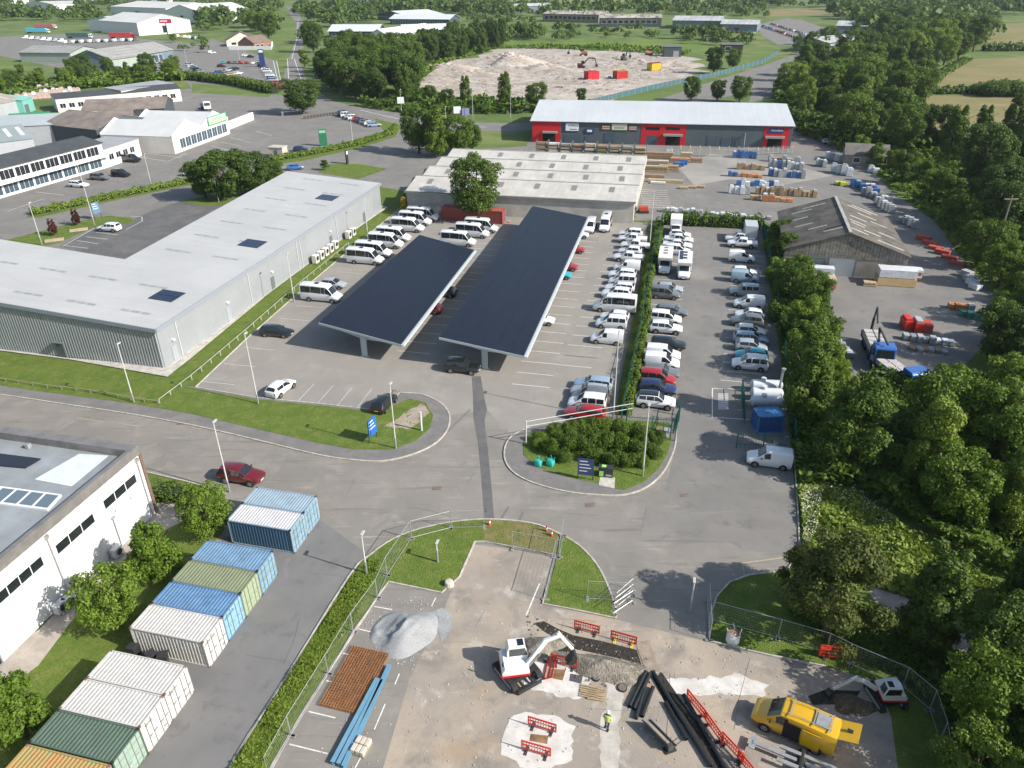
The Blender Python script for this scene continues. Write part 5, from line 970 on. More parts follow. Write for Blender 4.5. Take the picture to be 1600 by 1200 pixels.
def container(label, org, yaw, key, L=6.06, doors=True, group='shipping containers beside the container road', H=2.59, W=2.44, marks=None, name='shipping_container'):
    """org: ground corner at the door end, nearer side; local x away from the doors is negative"""
    tm, sm = CMAT[key]; t = thing(name, label, 'container', org, yaw, group); p = .28
    def corr(mb, n, f0, f1, dep, pl):     # corrugated panel in plane pl
        pass
    m = MB(); xs = []; x = -L+.1
    while x < -.1: xs += [(x, 0), (x+.09, 0), (x+.13, -.035), (x+.23, -.035)]; x += p
    xs = [q for q in xs if q[0] < -.1]+[(-.1, 0)]; k = len(xs)
    m.add([(a, .06, H-.03+d) for a, d in xs]+[(a, W-.06, H-.03+d) for a, d in xs], [(i, i+1, k+i+1, k+i) for i in range(k-1)]); m.build('roof', tm, t, fix=False)
    for sy, sg in ((.03, 1), (W-.03, -1)):
        m = MB(); m.add([(a, sy-sg*d*1.1-(.0), .14) for a, d in xs]+[(a, sy-sg*d*1.1, H-.08) for a, d in xs], [(i, i+1, k+i+1, k+i) for i in range(k-1)]); m.build('side_panel', sm, t, fix=False)
    m = MB(); ys = [(-L+.03+(.035 if i % 4 in (2, 3) else 0), .1+i*(W-.2)/28) for i in range(29)]; m.add([(a, b, .14) for a, b in ys]+[(a, b, H-.08) for a, b in ys], [(i, i+1, 29+i+1, 29+i) for i in range(28)]); m.build('end_panel', sm, t, fix=False)
    f = MB()
    for y in (0, W-.1):
        f.box(-L, 0, y, y+.1, 0, .15); f.box(-L, 0, y, y+.1, H-.1, H-.002)
        for x in (-L, -.1): f.box(x+.001, x+.099, y+.001, y+.099, .15, H-.1)
    for x in (-L, -.1): f.box(x+.002, x+.098, .1, W-.1, 0, .149); f.box(x+.002, x+.098, .1, W-.1, H-.11, H-.003)
    f.build('frame', tm if key not in ('whitetop',) else CMAT['paleblue'][0], t)
    for x in (-L-.01, -.16):
        for y in (-.01, W-.15):
            for z in (0, H-.12): MB().box(x, x+.17, y, y+.16, z, z+.125).build('corner_casting', mat('casting_rust', (.16, .09, .07), .7, var=.3, scale=4) if key in ('white', 'rusty', 'red') else steel_dark, t)
    if doors:
        dm = {'white': mat('ct_door_white', (.56, .555, .53), .5, var=.07, scale=2), 'green': mat('ct_door_green', (.28, .37, .31), .5, var=.08), 'whitetop': mat('ct_door_blue', (.2, .32, .4), .5, var=.14), 'paleblue': mat('ct_door_blue', (.2, .36, .47), .5), 'blue': mat('ct_door_blue', (.2, .36, .47), .5), 'brightblue': mat('ct_door_bb', (.22, .40, .52), .5), 'olive': mat('ct_door_ol', (.3, .36, .24), .5)}.get(key, sm)
        for y0 in (.1, W/2+.005):
            m = MB(); yw = W/2-.105; m.box(-.05, .0, y0, y0+yw, .16, H-.115); d = m.build('door', dm, t)
            for q in (.3, .72):
                m = MB(); m.tube((.05, y0+yw*q, .1), (.05, y0+yw*q, H-.1), .022, n=6); m.box(.02, .08, y0+yw*q-.02, y0+yw*q+.28, 1.08, 1.13); m.build('lock_rod', galv if key != 'white' else frame_g, d)
            for z in (.5, 1.3, 2.0): MB().box(.001, .012, y0+.06, y0+yw-.06, z, z+.05).build('door_rib', sm, d)
        if marks:
            for s_, y_, z_ in marks: text(t, s_, (.075, y_, z_), .26, mat('mark_ink', (.03, .04, .06), .6), (PI/2, 0, PI/2), ext=.002)
    return t
yaw = -.245; vd = Vector((-math.sin(yaw), math.cos(yaw), 0)); o1 = Vector((-22.2, 38.0, 0)); o2 = Vector((-19.03, 50.11, 0))
cs = [(o2+vd*2.5, 'paleblue', 'pale blue container farthest up the row beside the red car'), (o2, 'whitetop', 'dark blue container with a faded white roof, second from the far end'), (o1+vd*7.45, 'blue', 'sky blue container right after the gap below the white-roofed one'), (o1+vd*4.96, 'olive', 'olive green container between two blue ones'), (o1+vd*2.48, 'brightblue', 'bright blue container between the olive and a white one'), (o1, 'white', 'white container with black wheelie bins standing at its lower side')]
c7 = at(304, 1080); ve = (c7-at(230, 1182)).normalized(); c8 = c7-vd*2.5-Vector((0, 0, 0)); c7 = c7-vd*2.44
for c_, k_, l_ in cs: container(l_, c_, yaw, k_, marks=[('WTA7 203', .7, 2.2), ('45', 1.9, .5)] if k_ == 'white' else ([('CNT4 118', .7, 2.2)] if k_ == 'brightblue' else None))
container('white container just below the wheelie bins, upper of the touching white pair', c7, yaw, 'white', marks=[('WBJ5 61', .7, 2.2), ('22G1', 1.8, .5)])
container('white container touching the dark green one, lower of the white pair', c7-vd*2.5, yaw, 'white', marks=[('WM01', .7, 2.2), ('30', 1.8, .5)])
container('dark green container in the bottom left corner beside the white pair', c7-vd*5.0, yaw, 'green')
container('rust-streaked yellow green container cut off by the bottom edge', c7-vd*7.55, yaw, 'rusty')
container('long rusty red container under the hedge behind the minibuses', at(785, 351), rad(-15.5), 'red', L=12.6, doors=True, group=None)
# bins beside the white containers
for i, (px, py, lb) in enumerate([(212, 1024, 'black wheelie bin tight beside the white container, left one'), (240, 1036, 'dark wheelie bin standing in the middle of the container gap'), (258, 1038, 'black wheelie bin lying near the road end of the container gap')]):
    c = at(px, py); t = thing('wheelie_bin', lb, 'bin', c, yaw+i, 'wheelie bins between the containers'); m = MB(); m.add([(-.25, -.25, .05), (.25, -.25, .05), (.25, .25, .05), (-.25, .25, .05), (-.32, -.35, 1.0), (.32, -.35, 1.0), (.32, .32, 1.0), (-.32, .32, 1.0)], [(0, 3, 2, 1), (4, 5, 6, 7), (0, 1, 5, 4), (1, 2, 6, 5), (2, 3, 7, 6), (3, 0, 4, 7)]); m.build('body', steel_dark, t, bevel=.03); MB().box(-.34, .34, -.38, .36, 1.0, 1.08).build('lid', mat('bin_lid', (.03, .03, .035), .5), t, bevel=.03); MB().tube((-.3, .3, .12), (.3, .3, .12), .12, n=12).build('wheel', rubber, t)
# ================= LAMP POSTS =================
def lamp(label, px, py, tx, ty, name='street_lamp', arm=.7, aa=None, grp='street lamps'):
    g = at(px, py); d = FW+RT*((tx-800)/FPX)+UP*((600-ty)/FPX); tt = g.y/d.y; H = max(2, CH+d.z*tt)
    t = thing(name, label, 'lamp post', g, aa if aa is not None else rad(77), grp); MB().tube((0, 0, 0), (0, 0, 1.4), .1, .095, n=10).build('base', galv, t); MB().tube((0, 0, 1.4), (0, 0, H), .075, .045, n=8).build('pole', mat('pole_paint', (.50, .51, .50), .5), t)
    m = MB(); m.box(-.08, arm*.75, -.11, .11, H-.04, H+.07); h = m.build('lamp_head', mat('lamp_case', (.42, .43, .42), .5), t, bevel=.03); MB().box(0.02, arm*.75-.06, -.08, .08, H-.06, H-.041).build('lens', lamp_glass, h)
    return t
for lb, *a in [('lamp post on the lawn before the ribbed end wall', 210, 630, 178.7, 538), ('lamp post beside the maroon car', 359, 769, 333, 660), ('lamp post at the corner of the car park near the white hatchback', 404, 632, 386, 522), ('lamp post on the verge beside the blue container door', 573, 897, 562, 836), ('lamp post standing in front of the shrub island', 1004, 745, 1014, 634), ('lamp post on the verge tip near the blue sign', 619, 702, 607, 601), ('lamp post behind the single minibus on the lawn edge', 460, 472, 441, 397), ('lamp post near the chillers along the grey wall', 575, 371, 568, 312), ('lamp post on the grass by the copper trees', 66, 383, 43, 317), ('lamp post next to the pale blue panel sign', 148, 352, 130, 255), ('lamp post in front of the dark round tree', 342, 316, 328, 256), ('lamp post in the strip office car park', 237, 291, 226, 241), ('tall white post between hedge and grass inside the rear car park', 958, 655, 969, 520), ('tall white post at the top end of the hedge', 1015, 386, 1020, 300), ('thin post beside the gate in the right hand grass', 1078, 958, 1088, 910), ('short post in the middle of the site lawn', 684, 879, 682, 850)]:
    lamp(lb, *a)
for i, (px, py, ty) in enumerate([(533, 148, 108), (633, 165, 125), (798, 190, 150), (739, 187, 140), (552, 228, 180), (500, 82, 50), (628, 180, 140), (1083, 228, 207), (1162, 231, 210), (295, 113, 78), (375, 97, 70), (697, 195, 167)]):
    lamp('slender far lamp post along the trunk road and trade unit', px, py, px-2, ty, grp='far lamp posts by the trunk road', arm=1.2)
for px, py, tx, ty, lb in ((1546, 350, 1560, 305, 'telegraph pole rising from the dark trees at the right'), (1477, 215, 1483, 185, 'wooden power pole at the edge of the dry field')):
    g = at(px, py+(70 if px == 1546 else 0)); d = FW+RT*((tx-800)/FPX)+UP*((600-ty)/FPX); H = max(6, CH+d.z*g.y/d.y); t = thing('power_pole', lb, 'power pole', g, 0); MB().tube((0, 0, 0), (0, 0, H), .16, .11, n=8).build('pole', mat('pole_wood', (.22, .19, .16), .9), t); MB().box(-1.1, 1.1, -.06, .06, H-.7, H-.55).build('crossarm', mat('pole_wood', (.22, .19, .16), .9), t)
# ================= SIGNS =================
def post_sign(label, pa, pb, w_, h, z0, m_, face, rows=3, lab=None):
    c = at(*pa).lerp(at(*pb), .5); t = thing('sign', label, 'sign', c, face, 'site name boards'); 
    for x in (-w_/2+.04, w_/2-.04): MB().tube((x, 0, 0), (x, 0, z0+h), .045, n=8).build('post', steel_dark, t)
    p = MB().box(-w_/2, w_/2, -.09, -.045, z0, z0+h).build('panel', m_, t)
    for i in range(rows): MB().box(-w_*.4, w_*(.1+.12*(i % 3)), -.1, -.091, z0+h*(.82-.2*i), z0+h*(.87-.2*i)).build('sign_line', wsg, p)
    return t
bsg = mat('sign_blue', (.02, .12, .42), .45)
post_sign('bright blue name board on the grass tip beside the junction', (579, 692), (588, 686), 1.5, 2.1, .8, bsg, rad(67))
post_sign('navy name board on two posts before the shrub island', (903, 748), (926, 753), 1.55, 1.9, .7, mat('sign_navy2', (.04, .06, .16), .45), rad(-12), 4)
post_sign('pale blue board beside the lamp post near the copper trees', (150, 344), (158, 341), 1.5, 2.3, 1.2, mat('sign_pale2', (.1, .2, .32), .45), rad(55))
g = at(506, 228); t = thing('totem_sign', 'tall dark green totem sign at the edge of the empty car park', 'totem sign', g, rad(20)); MB().box(-1.1, 1.1, -.2, .2, 0, 4.6).build('panel', mat('totem_green', (.02, .14, .07), .45), t, bevel=.03); MB().box(-.9, .9, -.215, -.201, 3.6, 4.3).build('sign_line', mat('totem_pale', (.2, .45, .3), .5), t)
g = at(411, 105); t = thing('totem_sign', 'tall navy totem sign among the dealership cars', 'totem sign', g, rad(10)); MB().box(-1.3, 1.3, -.3, .3, 0, 8.5).build('panel', nav, t); MB().box(-1.0, 1.0, -.32, -.301, 7, 8).build('sign_line', wsg, t)
g = at(543, 256); t = thing('totem_sign', 'slim black totem sign on the verge behind the warehouse', 'totem sign', g, rad(80)); MB().box(-.6, .6, -.15, .15, 0, 3.4).build('panel', steel_dark, t); MB().box(-.5, .5, -.165, -.151, 2.4, 3.2).build('sign_line', wsg, t)
g = at(263, 57); t = thing('totem_sign', 'red lettered sign on a dark mast before the white sheds', 'totem sign', g, 0); MB().tube((0, 0, 0), (0, 0, 9), .35, n=8).build('post', steel_dark, t); MB().box(-4.6, 4.6, -.3, .3, 9, 12).build('panel', mat('sign_red', (.6, .02, .06), .5), t); MB().box(-3.8, 1.5, -.33, -.301, 10.1, 11).build('sign_line', wsg, t)
for px, py, m_, lb, h in [(627, 170, wsg, 'white road direction sign by the large tree group', 4), (715, 186, wsg, 'pale road sign on two posts beyond the trunk road', 4), (728, 186, mat('sign_lilac', (.25, .25, .5), .5), 'lilac sign beside the pale road sign', 3.4)]:
    g = at(px, py); t = thing('road_sign', lb, 'road sign', g, rad(5)); MB().box(-1.2, 1.2, -.1, -.05, h-2.2, h).build('panel', m_, t); MB().tube((0, 0, 0), (0, 0, h), .07, n=8).build('post', galv, t)
# height barrier over the car park gate
A, B = at(822, 695), at(975, 668); t = thing('height_barrier', 'white double-bar height barrier across the top of the shrub island', 'height barrier', A, ang(A, B)); L_ = (B-A).length; wm_ = mat('barrier_white', (.5, .52, .52), .4)
MB().tube((0, 0, 0), (0, 0, 3.0), .07, n=10).build('post', wm_, t); MB().tube((L_*1.02, 0, 0), (L_*1.02, 0, 2.6), .06, n=10).build('post', mat('post_green', (.03, .12, .1), .5), t); MB().tube((0, 0, 2.9), (L_*1.08, 0, 2.9), .04, n=8).build('rail', wm_, t); MB().tube((0, 0, 2.3), (L_*1.08, 0, 2.3), .04, n=8).build('rail', wm_, t)
# low timber / steel rails
def rail_fence(label, px, hgt=.55, step=2.2, m_=None, n=1, name='trip_rail', cat='rail', world=False, rails=1, pr=.05):
    pts = P(px); o = pts[0].copy(); t = thing(name, label, cat, o, 0); m_ = m_ or galv; r = MB()
    for a, b in zip(pts[:-1], pts[1:]):
        L = (b-a).length; k = max(1, int(round(L/step)))
        for k2 in range(rails): r.tube(a-o+Vector((0, 0, hgt*(1-k2*.42))), b-o+Vector((0, 0, hgt*(1-k2*.42))), pr*.8, n=6)
        for i in range(k+(1 if b is pts[-1] else 0)):
            p = a.lerp(b, i/k)-o; MB().box(p.x-pr, p.x+pr, p.y-pr, p.y+pr, 0, hgt+.05).build('post', m_, t)
    r.build('rail', m_, t); return t
rail_fence('low grey trip rail along the car park edge below the grey wall', [(250, 632), (300, 594), (385, 522), (470, 447), (545, 385)], .7, 2.4, mat('rail_pale', (.42, .43, .38), .6), pr=.045)
rail_fence('low timber knee rail along the roadside lawn', [(-10, 594), (30, 600), (75, 607), (120, 612), (165, 618), (205, 626), (248, 632)], .5, 2.2, mat('timber_old', (.26, .24, .15), .9), pr=.06)
rail_fence('broken timber rail at the tip of the verge near the black hatchback', [(603, 640), (620, 622), (624, 612)], .6, 1.6, mat('timber_old', (.26, .24, .15), .9), pr=.05)
# palisade fences (green)
pal = mat('palisade_green', (.02, .12, .10), .5)
def palisade(label, px, h=2.1, m_=pal, step=.28, name='palisade_fence', world=False):
    pts = [Vector((p[0], p[1], 0)) for p in px] if world else P(px); o = pts[0].copy(); t = thing(name, label, 'fence', o, 0); b = MB()
    for a, c in zip(pts[:-1], pts[1:]):
        L = (c-a).length; e = (c-a)/L; k = int(L/step)
        for i in range(k): p = a+e*(i*step)-o; b.beam((p.x, p.y, .05), (p.x, p.y, h), .07, .02, (e.x, e.y, 0))
        for z in (.5, h-.4): b.beam(a-o+Vector((0, 0, z)), c-o+Vector((0, 0, z)), .05)
        for i in range(int(L/2.75)+1): p = a+e*min(L, i*2.75)-o; MB().box(p.x-.05, p.x+.05, p.y-.05, p.y+.05, 0, h).build('post', m_, t)
    b.build('pales', m_, t); return t
palisade('green palisade fence running through the hedge between the two car parks', [(970, 662), (1000, 520), (1018, 420), (1034, 350)])
palisade('green palisade fence in front of the bins at the shrub island', [(978, 672), (1052, 678), (1062, 655)])
palisade('dark green palisade fence along the wood on the right of the rear car park', [(1190, 356), (1212, 470), (1225, 560), (1236, 640), (1240, 700)])
palisade('dark green fence along the top hedge of the rear car park', [(1035, 346), (1110, 350), (1188, 354)])
palisade('open green gate leaf standing left of the gas tank compound', [(1150, 700), (1228, 702)], 2.0)
palisade('open end of the gate near the refuse pen', [(1054, 690), (1062, 640)], 2.0)
# two wall-like white posts in the grass tip
g = at(659, 674); t = thing('gate_post', 'white round post on the bare earth at the verge tip', 'post', g, 0); MB().tube((0, 0, 0), (0, 0, 2.4), .12, n=10).build('shaft', wm_, t); MB().tube((0, 0, 2.4), (0, 0, 2.48), .15, n=10).build('cap', wm_, t)
# welded mesh site fence panels
def heras(A, B, label, grp='temporary mesh fence panels', h=2.0, feet=True, name='fence_panel'):
    L = (B-A).length; t = thing(name, label, 'fence panel', A, ang(A, B), grp); f = MB()
    for z in (.15, h): f.tube((0, 0, z), (L, 0, z), .022, n=6)
    for x in (.03, L-.03): f.tube((x, 0, .1), (x, 0, h+.05), .022, n=6)
    f.build('frame', galv, t); w_ = MB(); k = int(L/.2)
    for i in range(1, k): x = i*L/k; w_.box(x-.0025, x+.0025, -.0025, .0025, .15, h)
    for i in range(1, 8): z = .15+(h-.15)*i/8; w_.box(0, L, -.0025, .0025, z-.0025, z+.0025)
    w_.build('mesh_infill', galv, t, fix=False)
    if feet:
        for x in (.03, L-.03): MB().box(x-.12, x+.12, -.32, .32, 0, .12).build('foot', mat('fence_foot', (.2, .2, .19), .9), t, bevel=.02)
def heras_line(px, where, ln=3.45):
    pts = P(px); j = 0
    for a, b in zip(pts[:-1], pts[1:]):
        L = (b-a).length; k = max(1, int(round(L/ln)))
        for i in range(k): heras(a.lerp(b, i/k), a.lerp(b, (i+1)/k), where, grp='mesh fence panels '+where.split(' ', 4)[-1])
heras_line([(420, 1215), (455, 1150), (513, 1054), (552, 988), (590, 935), (605, 900), (643, 842), (705, 826), (757, 825)], 'grey mesh fence panel along the left edge of the works site')
heras_line([(800, 858), (874, 872)], 'grey mesh fence panel across the site entrance')
heras(at(874, 872), at(880, 838), 'open grey mesh gate leaf at the tip of the small lawn', 'mesh gate leaves')
heras(at(868, 872), at(852, 938), 'thin mesh panel on the left edge of the small lawn', 'mesh gate leaves')
heras(at(917, 937), at(985, 940), 'mesh panel on the right side of the small lawn', 'mesh gate leaves')
for i, a in enumerate([((958, 960), (988, 940)), ((960, 952), (988, 930)), ((962, 944), (988, 921))]): heras(at(*a[0]), at(*a[1]), '%s of three stacked mesh panels leaning at the site road' % ordn(i+1), 'stacked mesh panels', h=1.2)
heras_line([(1108, 1002), (1105, 940)], 'grey mesh fence panel on the far site corner by the white bag')
heras_line([(1112, 970), (1215, 998), (1290, 1020), (1330, 1040), (1410, 1074), (1452, 1110), (1468, 1160), (1480, 1240)], 'grey mesh fence panel under the trees on the right of the site')
# ================= SITE OBJECTS =================
redp = mat('barrier_red', (.62, .06, .03), .45); yfoot = mat('barrier_foot_yellow', (.55, .42, .05), .6); kfoot = mat('barrier_foot_dark', (.04, .04, .045), .8)
def barrier_parts():
    b = MB(); L = 2.0; h = 1.0
    b.box(0, L, -.025, .025, .86, 1.0); b.box(0, L, -.025, .025, .18, .3); b.box(0, .1, -.024, .024, .3, .86); b.box(L-.1, L, -.024, .024, .3, .86)
    b.box(.1, L-.1, -.02, .02, .54, .66)
    for i in range(1, 11): x = L*i/11; b.box(x-.02, x+.02, -.018, .018, .3, .54)
    for i in range(1, 11): x = L*i/11; b.box(x-.02, x+.02, -.018, .018, .66, .86)
    ft = MB(); ft.box(-.1, .1, -.35, .35, 0, .06); ft.box(-.05, .05, -.12, .12, .06, .2)
    return b.mesh(redp, fix=False), ft.mesh(kfoot, bevel=.01), ft.mesh(yfoot, bevel=.01), MB().box(.55, 1.45, -.034, -.026, .57, .63).mesh(wsg)
BP = barrier_parts()
def barrier(pa, pb, label, yel=False, lean=0, z=0.0, grp='red plastic barriers on the site'):
    A, B = at(*pa), at(*pb); s = (B-A).length/2.0; s = 1; mid = (A+B)/2; e = (B-A).normalized(); o = mid-e*1.0
    t = thing('safety_barrier', label, 'barrier', (o.x, o.y, z), ang(A, B), grp); t.rotation_euler.x = lean; link('panel', BP[0], t); link('reflector', BP[3], t)
    for x in (.35, 1.65): link('foot', BP[2 if yel else 1], t, (x, 0, 0))
for a in [((897, 983), (936, 993), 'red barrier at the left above the long trench', 0), ((954, 999), (994, 1010), 'red barrier with yellow feet above the long trench', 1), ((862, 1036), (900, 1046), 'red barrier on the concrete beside the digger arm', 0), ((826, 1134), (868, 1147), 'red barrier above the square pit', 0), ((817, 1172), (858, 1184), 'red barrier below the square pit', 0), ((1073, 1092), (1100, 1125), 'first red barrier from the top along the black pipes', 0), ((1102, 1128), (1128, 1165), 'second red barrier down along the black pipes', 0), ((1131, 1163), (1156, 1190), 'third red barrier down along the black pipes', 0), ((1156, 1192), (1180, 1222), 'red barrier at the bottom edge beside the black pipes', 0)]: barrier(*a[:3], yel=bool(a[3]))
for i in range(4): barrier((1273, 1020+i*2), (1328, 1026+i*2), '%s sheet of the red barriers stacked under the pines' % ordn(i+1), lean=.1, grp='stack of red barriers under the pines')
barrier((845, 1062), (852, 1030), 'orange barrier lying tilted left of the concrete pit', lean=1.0)
def cone(px, py, label, g='traffic cones'):
    c = at(px, py); t = thing('traffic_cone', label, 'cone', (c.x, c.y, .02), 0, g); MB().box(-.2, .2, -.2, .2, 0, .05).build('base', mat('cone_orange', (.6, .07, .03), .5), t); m = MB(); m.tube((0, 0, .05), (0, 0, .75), .15, .03, 12); m.build('cone', MATS['cone_orange'], t, smooth=40); MB().tube((0, 0, .32), (0, 0, .5), .106, .075, 12, False).build('reflective_band', wsg, t)
cone(854, 831, 'left of two traffic cones on the far kerb of the site lawn'); cone(862, 838, 'right of two traffic cones on the far kerb of the site lawn'); cone(765, 821, 'single traffic cone at the end of the dark tarmac strip')
cone(796, 348, 'traffic cone beside the long red container'); 
# gravel heap
def heap(name, label, cx, cy, rx, ry, h, m_, seed, rz=0, cat='heap', craters=(), jag=.12, z0=0):
    c = at(cx, cy); mb = MB(); n = 36; k = 56; rng = random.Random(seed); ph = [rng.random()*6 for _ in range(6)]; vs = []
    for i in range(n+1):
        for j in range(k):
            a = 2*PI*j/k; r = i/n; e = 1+jag*math.sin(3*a+ph[0])+jag*.6*math.sin(5*a+ph[1]); x = r*rx*math.cos(a)*e; y = r*ry*math.sin(a)*e
            z = h*(1-r)**.9*(1+.15*math.sin(x*1.7+ph[2])*math.sin(y*1.9+ph[3]))+.05*h*math.sin(x*5+ph[4])*math.sin(y*6+ph[5])*(1-r)
            for (u, v, rr, dd) in craters:
                d = math.hypot(x-u, y-v)/rr; z -= dd*max(0, 1-d*d)
            vs.append((x, y, max(-.01, z)))
    fs = []
    for i in range(n):
        for j in range(k): fs.append((i*k+j, i*k+(j+1) % k, (i+1)*k+(j+1) % k, (i+1)*k+j))
    mb.add(vs, fs); me = mb.mesh(m_, smooth=80, fix=False); o = link(name, me, None, (c.x, c.y, z0+.02), rz); tag(o, label, cat); return o
heap('gravel_heap', 'pale grey gravel heap with scooped hollow beside the site lawn', 632, 988, 2.6, 2.3, 1.3, gravel_m, 1, .3, craters=[(-.9, .6, 1.2, .4), (-1.7, -.3, .8, .22)], jag=.07)
sheet('gravel_scatter', [(690, 950), (704, 958), (708, 978), (690, 1005), (684, 980), (672, 1000), (668, 960)], .034, gravel_m)
heap('spoil_heap', 'grey brown spoil bank heaped along the long trench', 944, 1044, 3.6, 1.15, .8, soil, 2, rad(-16), jag=.16, cat='spoil')
heap('spoil_heap', 'sandy spoil heap between the digger and the trench', 848, 1010, 1.7, 1.0, .7, soil, 3, .2, cat='spoil')
heap('spoil_heap', 'dark brown spoil heap beside the small digger', 1333, 1102, 1.5, .9, .55, mat('dark_spoil', (.09, .07, .045), 1, var=.4, scale=3, bump=1, bscale=6), 4, -.2, cat='spoil')
# rebar mesh sheets
A = at(612, 1010); B = at(500, 1098); ax = (at(606, 1016)-at(500, 1098)); t = thing('rebar_mesh', 'stack of rusty steel reinforcement mesh lying on the car park bays', 'rebar mesh', at(500, 1102), ang(at(500, 1102), at(552, 1012))); Lx = (at(552, 1012)-at(500, 1102)).length; Ly = 2.9; rm_ = mat('rust_bar', (.30, .13, .045), .85, var=.4, scale=3)
for z in (0.04, .12, .2):
    m = MB(); k = int(Lx/.2)
    for i in range(k+1): x = i*Lx/k; m.box(x-.011, x+.011, -Ly, 0, z, z+.022)
    for j in range(15): y = -Ly*j/14; m.box(-.1, Lx+.1, y-.011, y+.011, z+.022, z+.044)
    m.build('mesh_sheet', rm_, t, fix=False)
# blue steel beams
bm_ = mat('beam_blue', (.13, .27, .38), .45, var=.1, scale=1)
for i, (pa, pb, lb) in enumerate([((520, 1196), (590, 1064), 'blue steel beam on the left of the beam bundle'), ((529, 1198), (596, 1066), 'blue steel beam in the middle of the beam bundle'), ((537, 1202), (609, 1043), 'long blue steel beam on the right of the beam bundle')]):
    A, B = at(*pa), at(*pb); t = thing('steel_beam', lb, 'steel beam', A, ang(A, B), 'blue steel beams'); L = (B-A).length
    for z in (.08, .32): MB().box(0, L, -.15, .15, z, z+.03).build('flange', bm_, t)
    MB().box(0, L, -.012, .012, .11, .32).build('web', bm_, t); MB().box(L*.2, L*.2+.1, -.3, .3, 0, .08).build('bearer', mat('timber_old', (.26, .24, .15), .9), t)
pb_m = mat('cement_bag', (.52, .46, .38), .8, var=.15, scale=3)
c = at(565, 1170); t = thing('pallet', 'pallet of wrapped cement bags at the foot of the blue beams', 'pallet', c, rad(70)); MB().box(-.6, .6, -.5, .5, .0, .14).build('base', mat('timber_old', (.26, .24, .15), .9), t)
for i in range(3):
    for j in range(2): MB().box(-.58+j*.6, -.02+j*.6, -.48+i*.33, -.17+i*.33, .14, .5).build('bag', pb_m, t, bevel=.06)
# black duct pipes
def pipe(pa, pb, label, r=.14, z=None, grp='black duct pipes', m_=None):
    A, B = at(*pa), at(*pb); t = thing('duct_pipe', label, 'pipe', A, ang(A, B), grp); L = (B-A).length; m = MB(); m.tube((0, 0, r+.03), (L, 0, r+.03), r, n=14, cap=False); m.tube((0, 0, r+.03), (L, 0, r+.03), r*.85, n=14, cap=False); m.build('barrel', m_ or mat('black_plastic', (.018, .02, .022), .35, spec=.5), t, smooth=50, fix=False); m = MB()
    for i in range(int(L/1.2)+1): m.tube((i*1.2, 0, r+.03), (i*1.2+.07, 0, r+.03), r*1.06, n=14)
    m.build('rib', MATS['black_plastic'], t)
pipe((1009, 1052), (983, 1106), 'black pipe on the far left of the short pipe group'); pipe((1015, 1055), (990, 1110), 'second black pipe of the short group'); pipe((1006, 1080), (993, 1125), 'third short black pipe, lowest end'); pipe((1020, 1076), (1003, 1122), 'short black pipe on the right of the short group'); pipe((1040, 1100), (1072, 1158), 'single black pipe lying left of the long trench')
pipe((1020, 1052), (1110, 1200), 'long black pipe along the left lip of the long trench'); pipe((1068, 1088), (1145, 1225), 'long black pipe along the barrier side of the trench')
c = at(1030, 1150); t = thing('trench_plate', 'leaning black steel trench plate beside the scrap', 'plate', c, rad(-55)); o = MB().box(-1.2, 1.2, -.04, .04, 0, .9).build('plate', steel_dark, t); o.rotation_euler.x = .6; MB().box(-1.2, 1.2, .3, .4, 0, .1).build('brace', steel_dark, t)
c = at(1046, 1172); t = thing('compactor', 'black plate compactor lying at the end of the steel plate', 'compactor', c, rad(20)); MB().box(-.4, .4, -.25, .25, 0, .12).build('base_plate', steel_dark, t, bevel=.03); MB().box(-.22, .2, -.18, .18, .12, .5).build('engine', mat('engine', (.06, .06, .06), .5), t, bevel=.04); m = MB(); m.tube((.1, -.15, .4), (.9, -.15, .9), .025); m.tube((.1, .15, .4), (.9, .15, .9), .025); m.tube((.9, -.15, .9), (.9, .15, .9), .025); m.build('handle', steel_dark, t)
for px, py, lb, s in [(931, 1060, 'black plastic chamber ring beside the concrete slab', .45), (972, 1076, 'dark square chamber on the screed strip', .5)]:
    c = at(px, py); t = thing('chamber_ring', lb, 'chamber', c, .2, 'inspection chambers'); s *= .7; MB().tube((0, 0, 0), (0, 0, .12), s, n=16).build('ring', steel_dark, t); MB().tube((0, 0, .12), (0, 0, .15), s*.8, n=16).build('cover', mat('cast_iron', (.16, .12, .1), .7), t)
for i, (px, py, lb) in enumerate([(920, 1082, 'timber pallet at the lower corner of the concrete slab'), (932, 1086, 'plywood sheet beside the timber pallet')]): 
    c = at(px, py); t = thing('timber_pallet', lb, 'pallet', c, -.2, 'timber laid by the slab'); m = MB()
    for k in range(6): m.box(-.6, .6, -.5+k*.18, -.38+k*.18, .1, .13)
    m.build('deck_board', mat('new_timber', (.34, .25, .15), .85, var=.2, scale=3), t, fix=False); MB().box(-.6, .6, -.05, .05, 0, .1).build('runner', MATS['new_timber'], t)
c = at(702, 915); t = thing('rubble_sack', 'pale torn sack of rubble at the lower lawn corner', 'sack', c, .5); m = MB(); m.tube((0, 0, 0), (0, 0, .5), .42, .34, 10); m.build('sack', pb_m, t, smooth=60, bevel=.06); heap('stone_pile', 'small stones spilled beside the torn sack', 700, 918, .5, .4, .18, soil, 6)
